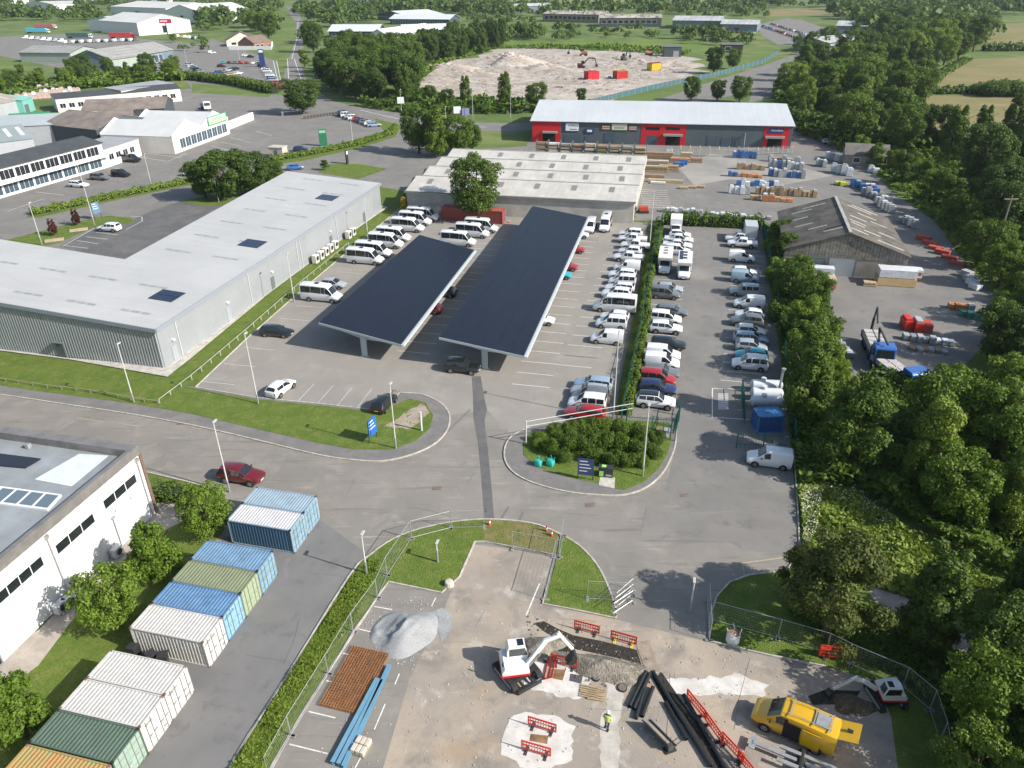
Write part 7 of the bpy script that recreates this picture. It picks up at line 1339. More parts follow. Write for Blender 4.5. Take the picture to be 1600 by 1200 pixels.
gl = [o for o in COL.objects if o.get('label', '').startswith('green curtain')][0]; o = text(gl, 'HUWS GRAY', (0.4, 1.27, 2.9), 1.5, mat('letter_white', (.7, .72, .7), .5), (PI/2, 0, PI)); MB().box(-5, 3.2, 1.26, 1.275, 1.2, 1.9).build('curtain_band', mat('band_orange', (.6, .25, .15), .6), gl)
lorry('white lorry with teal side behind the green-signed store', 322, 171, rad(-60), 'white', 'flat', 8, None)
for i, (px, py, c, lb, cm_) in enumerate([(60, 52, 'white', 'white lorry cab with cyan trailer at the top left', (.1, .45, .65)), (72, 45, 'white', 'white lorry with dark red trailer behind the cyan one', (.45, .15, .15)), (192, 60, 'red', 'red covered trailer below the small white warehouse', (.5, .05, .05)), (125, 60, 'white', 'dark green trailer at the top left yard', (.05, .12, .12)), (262, 10, 'blue', 'bright blue covered trailer behind the white warehouses', (.08, .3, .6))]):
    lorry(lb, px, py, rad(-8), c, 'box', 20, curtain=mat('curtain_%d' % i, cm_, .5))
# demolition machines, skips
for px, py, k, lb in [(930, 124, 'siteRed', 'red site container left on the rubble ground'), (975, 123, 'siteOr', 'orange and red site container in the middle of the rubble ground'), (1027, 110, 'deepred', 'dark red and yellow site container on the right of the rubble ground')]:
    container(lb, at(px+6, py), rad(25), k, L=5.5, W=4, H=3.4, doors=False, group=None)
def far_digger(label, px, py, h, col, s=1.1):
    t = thing('excavator', label, 'excavator', at(px, py), h, 'demolition machines'); t.scale = (s,)*3; m = MB()
    for y in (-1, 1): m.box(-1.6, 1.6, y-.3, y+.3, 0, .8)
    m.build('track', rubber, t, bevel=.1); MB().box(-1.7, .9, -1.2, 1.2, .95, 2.0).build('house', paint[col], t, bevel=.08); MB().box(-.1, 1.3, .1, 1.1, 1.6, 2.9).build('cab', glass, t, bevel=.05); m = MB(); m.beam((1, -.3, 1.6), (3.2, -.3, 4.2), .4, .5); m.beam((3.2, -.3, 4.2), (6, -.3, 4.0), .35, .45); m.beam((6, -.3, 4.1), (6.8, -.3, 1.6), .3); m.build('boom', steel_dark, t); MB().box(6.4, 7.4, -.8, .2, .6, 1.6).build('bucket', steel_dark, t)
far_digger('black and red excavator in the middle of the demolition ground', 908, 106, rad(-10), 'maroon'); far_digger('yellow excavator at the back of the demolition ground', 912, 87, rad(170), 'orange', 1.25); far_digger('second yellow excavator near the dark hut', 1014, 86, rad(10), 'orange', 1.1); far_digger('grey excavator at the rubble edge beyond the pit', 975, 94, rad(60), 'grey', 1.1)
for i, (px, py, rx, ry, h) in enumerate([(795, 100, 19, 12, 5.5), (850, 108, 12, 6, 3), (880, 112, 10, 5, 2), (700, 108, 16, 5, 3), (740, 118, 15, 5, 2.5), (1045, 103, 14, 6, 2.5), (1000, 100, 8, 5, 2.5), (760, 100, 10, 5, 2), (690, 128, 14, 4, 2)]):
    heap('rubble_heap', ['big pale grey cone heap at the back of the demolition ground'][0] if i == 0 else '%s rubble mound on the demolition ground' % ['', 'low brown', 'flat dark', 'long left', 'broken', 'boulder-strewn right', 'small rear', 'pale rear', 'nearest left'][i], px, py, rx, ry, h, rubble, 20+i, rad(-10), 'heap', jag=.2)
rb = MB(); rr_ = random.Random(9)
for x, y in scatter([(650, 120), (780, 84), (1060, 90), (1085, 108), (930, 150), (720, 150)], .5, 4, tries=2600):
    s = rr_.uniform(.2, 1.1); rb.box(x-s, x+s*.6, y-s*.5, y+s*.5, 0, s*.7, Matrix.Rotation(0, 4, 'Z'))
tag(rb.build('rubble', mat('rubble_block', (.4, .36, .32), .95, var=.4, scale=.2), fix=False), kind='stuff')
# teal hoarding along the demolition ground
hb = mat('hoarding_teal', (.035, .13, .12), .7, var=.4, scale=.1, col2=(.05, .1, .15))
pts = P([(926, 163), (962, 154), (1020, 140), (1062, 131), (1110, 121), (1145, 112), (1190, 100), (1216, 84)]); t = thing('hoarding', 'teal and blue hoarding fence along the edge of the demolition ground', 'hoarding', pts[0]); m = MB(); ribbon(m, [p-pts[0] for p in pts], .2, 0, 1.9); m.build('panel', hb, t); m = MB()
for a, b in zip(pts[:-1], pts[1:]):
    for i in range(6): p = a.lerp(b, i/6)-pts[0]; m.box(p.x-.25, p.x+.25, p.y-.3, p.y+.3, 0, 1.95)
m.build('post', galv, t)
# ================= BUILDERS' MERCHANT STOCK =================
tim = [mat('timber_%d' % i, c, .85, var=.2, scale=2, stripes=(2, .3, .5, .12, .45)) for i, c in enumerate([(.36, .26, .15), (.42, .33, .21), (.3, .2, .12), (.46, .41, .34), (.27, .25, .23), (.18, .38, .1), (.48, .2, .08), (.55, .54, .52)])]
bluew = mat('wrap_blue', (.04, .12, .30), .4, var=.4, scale=2); greyb = mat('block_grey', (.33, .34, .35), .85, var=.25, scale=2, stripes=(2, .3, .5, .15, .5)); whitew = mat('wrap_white', (.58, .6, .63), .4, var=.15, scale=2)
def pack(kind, label, px, py, h, L, W, H, m_, rows=3, group=None, gz=True):
    t = thing(kind, label, 'stack', at(px, py), h, group); hh = H/rows
    for i in range(rows):
        mm = m_[i % len(m_)] if isinstance(m_, list) else m_; MB().box(-L/2+(i % 2)*.08, L/2-(i % 3)*.1, -W/2, W/2, i*hh+.08, (i+1)*hh-.02).build('pack', mm, t, bevel=.02)
    m = MB()
    for i in range(rows):
        for x in (-L*.35, 0, L*.35): m.box(x-.05, x+.05, -W/2-.01, W/2+.01, i*hh, i*hh+.079)
    m.build('bearer', mat('timber_old', (.26, .24, .15), .9), t)
rnd = random.Random(4); FR = ang(FA, FB)
A, B = at(838, 241), at(1010, 250)
for i in range(9):
    p = A.lerp(B, (i+.5)/9); q = thing('timber_rack', 'open timber rack behind the white factory, %s bay from the left' % ordn(i+1), 'rack', p, FR, 'timber racks behind the white factory'); wid = (B-A).length/9*.94
    m = MB(); 
    for x in (-wid/2, wid/2): m.box(x-.07, x+.07, -.8, -.66, 0, 3.9); m.box(x-.07, x+.07, .66, .8, 0, 3.9)
    for z in (.9, 1.8, 2.7): m.box(-wid/2, wid/2, -.8, .8, z, z+.08)
    m.build('frame', mat('rack_grey', (.22, .23, .23), .5), q)
    for z in range(4): MB().box(-wid/2+.15, wid/2-.15-rnd.random()*.6, -.85, .75, z*.9+.1, z*.9+.45+rnd.random()*.3).build('timber_pack', tim[5] if i in (5, 6) and z == 1 else rnd.choice(tim[:5]+[tim[7]]), q)
for i, (px, py, L, W, H, m_, lb) in enumerate([(1015, 268, 9, 1.2, 1.5, [tim[1], tim[2]], 'long timber pack nearest the factory end wall'), (1020, 260, 8, 1.2, 1.6, [tim[3], tim[0]], 'pale timber pack behind the long one'), (1045, 268, 5, 1.2, 1.6, [tim[0]], 'brown timber pack beside the blue wrapped pallets'), (1040, 285, 8, 1, .7, [tim[1], tim[0]], 'low timber pack lying alone in the yard'), (1018, 277, 6, 1, .7, [tim[2]], 'dark timber pack left of the low pack'), (1028, 287, 3.4, 1, .5, [tim[7]], 'white sheet pack at the end of the low timber'), (1072, 249, 3, 1.4, 1.8, [tim[1]], 'tall timber cube pack by the trade unit fence'), (1062, 254, 5, 1.2, 1.2, [tim[0], tim[6]], 'mixed timber pack below the cube'), (1088, 254, 3, 1.2, 1.2, [tim[2]], 'small timber pack beside the cube'), (1030, 250, 7, 1.2, 2, [tim[0], tim[2]], 'timber pack at the rack end')]):
    pack('timber_pack', lb, px, py, FR, L, W, H, m_, max(1, int(H/.45)), 'timber packs beside the factory')
def stock(px0, py0, px1, py1, n, kinds, where, group, H=(1, 2), h=FR, W=1.1):
    A, B = at(px0, py0), at(px1, py1)
    for i in range(n):
        p = A.lerp(B, (i+.5)/n); m_, nm, ds = rnd.choice(kinds); t = thing(nm, '%s, %s along %s' % (ds, ordn(i+1), where), 'stack', (p.x, p.y+rnd.uniform(-.2, .2), 0), h+rnd.uniform(-.08, .08), group); hh = rnd.uniform(*H)*.8; w_ = (B-A).length/n*.47; w_ = min(w_, 1.5)
        MB().box(-w_, w_, -W/2, W/2, .12, hh).build('goods', m_, t, bevel=.05); m = MB()
        for y in (-W/2+.05, 0, W/2-.15): m.box(-w_, w_, y, y+.1, 0, .12)
        m.build('pallet', mat('timber_old', (.26, .24, .15), .9), t)
        if hh > 1.3: MB().box(-w_*.8, w_*.6, -W*.4, W*.4, hh+.002, hh+.3).build('top_pack', rnd.choice([m_, whitew, greyb]), t, bevel=.03)
BL = (bluew, 'wrapped_pallet', 'blue wrapped pallet'); GR = (greyb, 'block_pallet', 'grey block pallet'); WHt = (whitew, 'wrapped_pallet', 'white wrapped pallet'); TB = (tim[0], 'timber_crate', 'brown timber crate'); OR = (tim[6], 'brick_pallet', 'orange brick pallet'); TD = (tim[2], 'timber_crate', 'dark timber crate')
stock(1144, 246, 1182, 248, 6, [BL], 'the blue row before the trade unit', 'blue pallets before the trade unit', (1.6, 2.3)); stock(1137, 275, 1152, 276, 3, [BL], 'the short blue row by the orange bricks', 'blue pallets by the orange bricks', (1.1, 1.6)); stock(1150, 264, 1195, 266, 6, [TD, TB], 'the brown row behind the orange bricks', 'brown crates behind the orange bricks', (1.2, 1.8)); stock(1152, 276, 1190, 278, 5, [OR], 'the orange row in the pale yard', 'orange brick pallets', (.9, 1.3)); stock(1200, 262, 1255, 266, 8, [GR, GR, BL], 'the grey row behind', 'grey pallets, rear row', (1.4, 2.4)); stock(1200, 275, 1258, 279, 8, [GR, GR, BL], 'the grey row in front', 'grey pallets, front row', (1.4, 2.4)); stock(1150, 290, 1215, 291, 9, [BL, WHt, BL], 'the rear row of the middle block', 'middle pallets, rear row', (1.1, 1.9)); stock(1138, 302, 1172, 304, 4, [WHt, GR], 'the white bags of the middle block', 'white bags, middle block', (1.3, 2.0)); stock(1180, 303, 1275, 308, 13, [TB, TD, TB], 'the brown rack row of the middle block', 'brown crates, middle block', (1.4, 2.4)); stock(1172, 312, 1188, 313, 2, [TB], 'the low crates at the yard road', 'low crates at the yard road', (1.0, 1.3)); stock(1190, 314, 1238, 316, 5, [OR, TB], 'the orange front row of the middle block', 'orange crates, middle block', (.9, 1.9))
stock(1045, 268, 1070, 256, 5, [BL], 'the diagonal blue row beside the timber', 'blue pallets beside the timber', (1.0, 1.6)); stock(1040, 244, 1050, 244, 2, [WHt], 'the white cages by the racks', 'white cages by the racks', (2, 2.4)); stock(1275, 258, 1290, 262, 3, [GR, WHt], 'the clutter under the right hand trees', 'clutter under the trees', (1.2, 2)); stock(1298, 268, 1330, 276, 4, [WHt], 'the white racks at the tree edge', 'white racks at the tree edge', (2, 2.8)); stock(1305, 287, 1322, 292, 2, [(mat('wrap_yellow', (.5, .5, .05), .5), 'wrapped_pallet', 'yellow wrapped pallet')], 'the tree edge', 'yellow pallets at the tree edge', (.9, 1.2)); stock(1330, 290, 1372, 305, 6, [BL], 'the blue stock line at the tree edge', 'blue pallets at the tree edge', (1.4, 2.2)); stock(1345, 303, 1392, 318, 6, [GR, WHt], 'the silver stock line below the blue', 'grey pallets below the blue line', (1.4, 2.2)); stock(1368, 318, 1395, 335, 5, [GR], 'the dark grey line above the barn', 'grey pallets above the barn', (1.2, 2)); stock(1290, 248, 1325, 256, 5, [WHt, GR], 'the pale row behind the white racks', 'pale packs behind the white racks', (1.2, 2)); stock(1062, 296, 1100, 292, 0 or 3, [TB], 'the loose crates in the open yard', 'loose crates in the open yard', (.5, .8)); stock(1200, 252, 1250, 256, 7, [GR, TD, GR], 'the row before the right end of the trade unit', 'stock before the trade unit end', (1.2, 2.2)); stock(1405, 345, 1432, 358, 4, [GR], 'the shaded line right of the barn', 'grey pallets right of the barn', (1.2, 2)); stock(1356, 268+0, 1372, 272, 2, [WHt], 'the far corner of the tree edge', 'white pallets far corner', (1.5, 2))
stock(1035, 331, 1098, 333, 10, [WHt, GR], 'the low row behind the top hedge', 'low white packs behind the top hedge', (.7, 1.3)); stock(1110, 335, 1205, 343, 12, [WHt, GR, WHt], 'the low row left of the barn', 'low white packs left of the barn', (.5, 1.0))
pack('timber_pack', 'big pale plywood stack with white wrapped top before the barn', 1397, 444, rad(-13), 5.6, 2.4, 2.7, [mat('ply', (.55, .40, .2), .8, var=.1, scale=2, stripes=(2, .09, .4, .3, .7)), whitew], 2); pack('brick_pallet', 'stacked red and white packs at the right end of the plywood stack', 1428, 437, rad(-13), 1.8, 1.6, 1.9, [mat('pack_red', (.3, .1, .09), .8), whitew], 4); pack('timber_pack', 'low timber pack at the left foot of the plywood stack', 1358, 446, rad(-13), 2.0, 1.2, .7, [tim[1]], 2); pack('timber_pack', 'orange timber pack with white wrap left of the barn door', 1283, 447, rad(-13), 4, 2.2, 1.6, [tim[6], tim[1]], 2); pack('wrapped_pallet', 'white wrapped packs behind the orange timber pack', 1281, 434, rad(-13), 4, 1.6, 1.9, [whitew], 2)
stock(1408, 512, 1455, 518, 3, [(mat('red_bin', (.55, .03, .02), .5), 'storage_bin', 'red storage bin'), (mat('red_bin2', (.4, .06, .04), .6), 'storage_bin', 'brick red storage bin')], 'the red row in the merchant yard', 'red bins in the merchant yard', (1.4, 2.0), W=2.2); stock(1410, 530, 1490, 540, 8, [WHt, GR, (galv, 'pipe_stack', 'silver pipe bundle')], 'the silver row under the red bins', 'silver goods under the red bins', (.7, 1.3)); stock(1420, 545, 1480, 552, 6, [TD, GR], 'the scrap row at the bush edge', 'scrap at the bush edge', (.4, .8)); stock(1480, 480, 1520, 487, 4, [TB, OR, GR], 'the mixed row at the right bushes', 'mixed goods at the right bushes', (.9, 1.4)); stock(1500, 492, 1530, 500, 3, [(mat('green_goods', (.05, .22, .15), .6), 'wrapped_pallet', 'green wrapped pallet')], 'the green row at the right bushes', 'green pallets at the right bushes', (.8, 1.2)); stock(1302, 535, 1330, 560, 7, [GR, GR, WHt], 'the paving row beside the blue lorry', 'paving pallets beside the blue lorry', (.7, 1.2), h=rad(77))
stock(1438, 372, 1500, 418, 6, [(mat('red_shade', (.38, .07, .05), .7), 'trailer_bed', 'red trailer bed')], 'the shaded red line under the trees', 'red beds under the trees', (.6, 1.1), h=rad(-45)); stock(1508, 430, 1525, 455, 4, [WHt, GR], 'the silver line under the trees', 'silver goods under the trees', (1, 1.6), h=rad(-70))
# brick stock at the left merchant
BK = (mat('brick_pack', (.45, .33, .3), .85, var=.25, scale=1, stripes=(0, .6, .6, .2, 1.5)), 'brick_pallet', 'pinkish brick pallet')
for r in range(4): stock(25+12*r, 157-5*r, 120+6*r, 150-7*r, 14, [BK, BK, WHt, BK], 'row %s of the brick yard at the left' % ordn(r+1), 'brick pallets at the left, row %d' % (r+1), (1.6, 2.8), h=rad(20), W=1.6)
c = at(436, 245); t = thing('kiosk', 'small pinkish stone kiosk at the near edge of the empty car park', 'kiosk', c, rad(-13)); MB().box(-2, 2, -1.4, 1.4, 0, 2.6).build('wall', mat('kiosk_wall', (.5, .42, .37), .85, var=.1, scale=1), t); MB().box(-2.15, 2.15, -1.55, 1.55, 2.6, 2.8).build('roof', concrete, t); MB().box(-.5, .5, -1.44, -1.401, 0, 2.0).build('door', door_g, t)
for i in range(14):
    p = at(477, 186).lerp(at(540, 177), i/13); o = MB().box(-.5, .5, -.4, .4, 0, 1.0).build('concrete_block', mat('block_dark', (.12, .11, .11), .9), bevel=.05); o.location = p; tag(o, 'dark block in the barrier row at the top of the empty car park', 'block', 'barrier blocks at the empty car park')
c = at(442, 181); t = thing('height_barrier', 'white gate barrier at the entrance of the empty car park', 'barrier', c, rad(20)); MB().box(-.3, .3, -.3, .3, 0, 1.4).build('post', wm_, t); MB().tube((0, 0, 1.2), (7, 0, 1.4), .12, n=8).build('arm', wm_, t)
for px, py, lb in ((85, 368, 'left of two copper-leaved young trees on the roadside grass'), (121, 352, 'right of two copper-leaved young trees on the roadside grass')): plant('copper', at(px, py), lb, 3.3, 1.0)
for px, py, lb in ((85, 376, 'left planter'), (123, 360, 'right planter')):
    c = at(px, py); o = MB().box(-1.6, 1.6, -.8, .8, .0, .2).build('planting_bed', mat('bed_tan', (.4, .31, .22), .9, var=.2, scale=2), bevel=.05); o.location = (c.x, c.y, .02); o.rotation_euler.z = rad(25); tag(o, 'tan %s bed under the copper-leaved tree' % lb, 'planting bed')
sg = at(1005, 332); t = thing('trolley', 'bright red machine beside the factory corner behind the hedge', 'machine', sg, 0); MB().box(-.9, .9, -.7, .7, .3, 1.3).build('body', mat('machine_red', (.4, .05, .03), .5), t, bevel=.1); MB().box(-1.0, 1.0, -.9, .9, 0, .5).build('base', steel_dark, t)
palisade('white palisade fence behind the timber racks of the merchant yard', [(1010, 243), (1130, 245), (1240, 240)], 2.2, mat('fence_pale', (.4, .42, .42), .6), .45)
# ================= PLANTING =================
random.seed(21)
hedge([(1030, 352), (1024, 400), (1010, 450), (1006, 510), (996, 560), (990, 600), (975, 650)], 1.3, 1.5, 'rough green hedge between the two car parks, along the palisade', leafC, .16, 60, 1)
hedge([(1037, 350), (1100, 353), (1188, 357)], 2.0, 2.4, 'clipped green hedge along the top of the rear car park', leafA, .26, 24, 2)
hedge([(632, 325), (690, 325)], 2.2, 2.6, 'dark hedge left of the long red container', leafB, .26, 24, 3); hedge([(790, 328), (870, 326), (990, 342)], 2.4, 3.0, 'dark bushy hedge along the white factory wall', leafA, .28, 24, 4)
hedge([(692, 322), (790, 330)], 2.5, 2.8, 'dark hedge behind the long red container', leafB, .28, 24, 5)
hedge([(50, 336), (180, 309), (304, 284)], 1.6, 1.3, 'low hedge strip between the two roads left of the warehouse', leafC, .25, 24, 6)
hedge([(424, 252), (470, 245), (560, 227), (612, 210), (618, 200)], 1.6, 1.4, 'low hedge around the near side of the empty car park', leafC, .3, 16, 7)
hedge([(280, 126), (300, 124), (370, 133), (430, 146)], 5, 3.2, 'thick hedge below the dealership car park', leafA, .55, 6, 8)
hedge([(245, 778), (295, 780)], 2.0, 1.4, 'low dark shrub bed at the corner of the white building', leafB, .16, 60, 9, name='shrub_bed', cat='shrub')
# shrub island: individual mounds
for i, (px, py, h) in enumerate([(845, 692, 1.5), (868, 684, 1.9), (893, 680, 2.0), (918, 678, 2.1), (945, 677, 2.1), (972, 680, 2.1), (1000, 684, 2.0), (1026, 694, 1.7), (862, 708, 1.9), (888, 704, 2.2), (914, 703, 2.3), (941, 703, 2.4), (968, 704, 2.3), (995, 708, 2.2), (1020, 714, 1.7), (880, 722, 1.6), (930, 722, 1.8), (955, 726, 1.9), (980, 728, 1.8), (1003, 728, 1.6), (838, 700, 1.2)]):
    plant('bushA' if i % 4 else 'bushB', at(px, py), 'rounded shrub of the dense island planting behind the navy board', h*.92, random.random()*6, 'shrubs of the island planting', wide=.8, cat='shrub')
plant_px('youngB', 330, 838, 760, 'young bright tree between the white building corner and the blue containers', 'young trees beside the containers', wide=1.0); plant_px('youngA', 252, 905, 820, 'young bright tree behind the olive container, second from the top', 'young trees beside the containers', wide=1.15); plant_px('youngB', 183, 978, 893, 'young bright tree left of the white container, third from the top', 'young trees beside the containers', wide=1.1); plant_px('youngA', 40, 1150, 1062, 'young bright tree at the left edge beside the dark green container', 'young trees beside the containers', wide=1.2)
plant_px('broadB', 745, 345, 243, 'round dark tree standing before the white factory', wide=1.05)
plant('yellow', at(631, 331), 'small golden yellow conifer at the corner of the grey warehouse', 3.2, 0)
for a in [('broadB', 350, 312, 234, 'dark round tree on the lawn left of the warehouse roof', 1.35), ('broadB', 393, 304, 236, 'dark tree in the middle of the group behind the warehouse', 1.35), ('broadA', 428, 292, 250, 'smaller dark tree on the right of the group behind the warehouse', 1.3), ('broadB', 322, 310, 248, 'low dark tree at the left of the group behind the warehouse', 1.2)]: plant_px(*a[:5], 'dark trees behind the warehouse', wide=a[5])
for a in [('broadB', 655, 240, 165, 'tall dark tree left of the factory road', 1.0), ('tallA', 682, 246, 168, 'tall dark tree in the middle beside the factory road', 1.1), ('broadA', 715, 242, 178, 'leafy tree on the right beside the factory road', 1.0), ('broadB', 738, 236, 192, 'smaller tree at the right of the factory road group', 1.0)]: plant_px(*a[:5], 'trees beside the factory road', wide=a[5])
plant_px('broadB', 474, 178, 122, 'dense round tree at the end of the empty car park', wide=1.55); plant_px('broadD', 476, 106, 78, 'dark bush-like tree beside the trunk road verge', wide=1.0)
for a in [('broadB', 490, 82, 34, 'dark roadside tree right of the trunk road', 1), ('broadB', 498, 60, 38, 'smaller roadside tree right of the trunk road', 1), ('broadA', 420, 60, 18, 'tree left of the trunk road near the bungalow', 1.1), ('broadA', 400, 50, 16, 'tree above the bungalow', 1.2), ('broadD', 508, 266, 250, 'round clipped bush on the lawn behind the warehouse', 1.4)]: plant_px(*a[:5], wide=a[5])
G1_ = 'trees of the grove between the trunk road and the demolition ground'
L1 = dict(broadA='leafy green tree in the grove right of the trunk road', broadB='dark green tree in the grove right of the trunk road', tallA='tall green tree in the grove right of the trunk road', broadC='bright loose tree in the grove right of the trunk road', tallB='tall dark tree in the grove right of the trunk road', broadD='loose-crowned tree in the grove right of the trunk road')
wood([(508, 128), (545, 96), (600, 92), (660, 112), (640, 140), (652, 168), (560, 158), (520, 145)], 10, 1, ['broadA', 'broadB', 'tallA', 'broadB'], (12, 17), L1, G1_)
wood([(610, 100), (700, 78), (760, 66), (800, 68), (770, 80), (690, 98), (640, 108)], 9, 2, ['broadB', 'tallB', 'tallB'], (12, 16), L1, G1_)
for a in [('tallA', 728, 164, 118, 'loose bright tree left in front of the rubble ground'), ('tallA', 788, 170, 112, 'slim bright tree in front of the rubble ground'), ('broadA', 838, 172, 128, 'round tree left above the trade unit roof'), ('broadB', 908, 162, 137, 'small round tree right above the trade unit roof'), ('broadB', 700, 170, 138, 'dark low tree by the road sign'), ('broadB', 672, 166, 132, 'dark tree at the right end of the large grove')]: plant_px(*a)
for a in [('broadB', 1115, 115, 72, 'big round tree on the right edge of the demolition ground'), ('broadA', 1145, 108, 76, 'tree beside the black hut'), ('broadB', 1080, 158, 118, 'dark tree left in the triangle between the roads'), ('broadB', 1120, 158, 124, 'dark tree in the middle of the road triangle'), ('broadA', 1155, 160, 118, 'tree on the right of the road triangle'), ('broadB', 1265, 80, 48, 'round tree beside the striped shed'), ('broadA', 1290, 75, 40, 'tree behind the striped shed'), ('broadB', 1335, 62, 36, 'dark tree at the grey shed gable'), ('broadB', 1245, 108, 88, 'small dark tree by the far road bend')]: plant_px(*a)
LB_ = {k: v+' in the big wood behind the merchant yard' for k, v in dict(broadA='broad green tree', broadB='broad dark tree', tallA='tall green tree', tallB='tall dark tree', broadC='bright loose tree', broadD='loose green tree', broadE='rounded light green tree', tallC='tall yellow-green tree').items()}
KW = ['broadA', 'broadB', 'tallA', 'tallC', 'broadD', 'broadE']
wood([(1205, 152), (1250, 120), (1310, 102), (1380, 92), (1445, 110), (1438, 200), (1465, 235), (1430, 262), (1330, 232), (1260, 205)], 8.5, 3, KW, (9, 15), LB_, 'big wood behind the merchant yard', mx=62)
wood([(1290, 100), (1380, 70), (1480, 60), (1530, 80), (1448, 118), (1390, 110)], 14, 4, KW, (12, 18), LB_, 'big wood behind the merchant yard', mx=26)
#wood([(1330, 50), (1420, 30), (1560, 24), (1540, 60), (1440, 72)], 22, 5, KW, (12, 18), LB_, 'big wood behind the merchant yard', mx=26)
for p in [(1340, 250), (1365, 262), (1395, 268), (1425, 265), (1405, 288), (1440, 290), (1470, 300), (1450, 318), (1480, 335), (1500, 322)]: plant(random.choice(['broadA', 'broadC', 'broadD']), at(*p), 'rounded bright tree along the edge of the merchant yard', random.uniform(5, 7.5), random.random()*6, 'trees along the merchant yard edge')
LR = {k: v+' in the dark copse below the dry field' for k, v in dict(broadA='broad green tree', broadB='broad dark tree', tallA='tall green tree', tallB='tall dark tree', broadC='bright loose tree', broadD='loose green tree').items()}
wood([(1480, 250), (1520, 225), (1640, 200), (1760, 220), (1760, 420), (1560, 400), (1500, 330)], 7.5, 6, ['broadB', 'tallB', 'broadB', 'tallA'], (9, 14), LR, 'dark copse below the dry field', mx=34)
LS = {k: v+' on the strip right of the merchant yard' for k, v in dict(broadA='leafy tree', broadC='bright loose tree', broadD='loose green tree', broadB='dark tree').items()}
wood([(1490, 350), (1560, 400), (1720, 430), (1720, 600), (1560, 600), (1545, 540), (1565, 480), (1520, 420)], 6, 7, ['broadA', 'broadC', 'broadD', 'broadB'], (6, 9), LS, 'trees right of the merchant yard', mx=34)
for i, (px, py, k, h) in enumerate([(1218, 385, 'broadA', 5), (1226, 420, 'broadD', 6), (1245, 455, 'broadC', 6), (1228, 470, 'broadA', 6.5), (1262, 495, 'broadA', 6.5), (1250, 540, 'broadC', 7), (1275, 550, 'broadA', 6), (1262, 590, 'broadA', 7.5), (1290, 612, 'broadC', 6), (1205, 395, 'bushB', 2.5), (1210, 440, 'bushA', 2.5), (1222, 500, 'bushA', 3), (1232, 545, 'broadB', 5)]):
    plant(k, at(px, py), '%s from the top in the tree belt between rear car park and barn' % (ordn(i+1)+' tree') if 'bush' not in k else 'low bush at the fence under the tree belt, %s from the top' % ordn(i-8), h, random.random()*6, 'tree belt between the rear car park and barn' if 'bush' not in k else 'bushes at the tree belt')
LW = {k: v+' in the dense wood right of the road' for k, v in dict(broadA='leafy green tree', broadB='dark green tree', tallA='tall green tree', tallB='tall dark tree', broadC='bright loose tree', broadD='loose-crowned green tree', broadE='rounded light green tree', tallC='tall yellow-green tree').items()}
wood([(1252, 655), (1310, 700), (1400, 722), (1480, 680), (1560, 640), (1720, 640), (1720, 880), (1590, 850), (1470, 810), (1400, 775), (1340, 745), (1262, 740)], 4.6, 8, ['broadA', 'broadE', 'tallA', 'tallB', 'broadD', 'broadC', 'tallC'], (7, 10.5), LW, 'dense wood right of the road')
for i, (px, py, k, h, lb) in enumerate([(1290, 992, 'pine', 9.4, 'broad olive pine over the far corner of the works site'), (1250, 930, 'pine', 5.2, 'small pine behind the broad one at the road corner'), (1440, 1010, 'tallB', 9.5, 'dark slender tree beside the woodland path'), (1590, 965, 'tallA', 8, 'tall tree at the right border above the path'), (1548, 1065, 'broadB', 7.5, 'dark tree in the lower right wood, upper left'), (1610, 1090, 'broadB', 6.5, 'dark tree at the lower right border'), (1540, 1160, 'broadE', 7.5, 'leafy tree right of the fence bend'), (1600, 1210, 'broadB', 6, 'dark tree cut by the lower right corner'), (1510, 1240, 'broadA', 5.5, 'low leafy tree by the last fence panel'), (1660, 1010, 'broadA', 8, 'tall leafy tree beyond the right border'), (1700, 1120, 'tallB', 9, 'tall dark tree beyond the lower right border'), (1760, 1000, 'tallB', 10, 'tall dark tree far right beyond the path'), (1690, 1230, 'broadB', 8, 'large dark tree outside the lower right corner'), (1650, 1330, 'tallB', 9.5, 'dark tree below the lower right corner')]):
    plant(k, at(px, py), lb, h, random.random()*6)
# scrub, undergrowth and long grass
cover('undergrowth', [(1192, 356), (1240, 380), (1290, 450), (1300, 530), (1330, 600), (1560, 600), (1760, 620), (1760, 930), (1560, 905), (1330, 765), (1246, 762), (1236, 690), (1222, 560)], 55000, .32, bumps(.4, 2.8, .4), leafA, 1)
cover('long_grass', [(1246, 765), (1330, 768), (1430, 845), (1560, 915), (1720, 950), (1720, 1010), (1500, 960), (1330, 905), (1258, 872), (1252, 800)], 16000, .3, bumps(.1, .8, .6), leafG, 2)
cover('wild_flowers', [(1249, 770), (1285, 770), (1275, 830), (1262, 862), (1254, 850)], 620, .085, bumps(.5, 1.2, .6), mat('flower_cream', (.55, .53, .42), .8), 3); cover('wild_flowers', [(1290, 765), (1330, 768), (1400, 815), (1380, 830), (1320, 800)], 300, .085, bumps(.5, 1.2, .6), MATS['flower_cream'], 4)
cover('undergrowth', [(1410, 1060), (1480, 1030), (1760, 1060), (1760, 1340), (1490, 1340), (1480, 1180), (1460, 1110)], 12000, .3, bumps(.1, .9, .6), leafB, 5)
cover('undergrowth', [(1280, 905), (1420, 985), (1560, 1050), (1460, 1085), (1400, 1055), (1310, 1020), (1230, 960), (1250, 900)], 9000, .2, bumps(.05, .45, .6), leafA, 6)
cover('long_grass', [(362, 1202), (450, 1062), (548, 908), (578, 876), (596, 880), (560, 960), (500, 1045), (430, 1160), (398, 1230), (340, 1310)], 20000, .12, bumps(.06, .32, .9), leafG, 7)
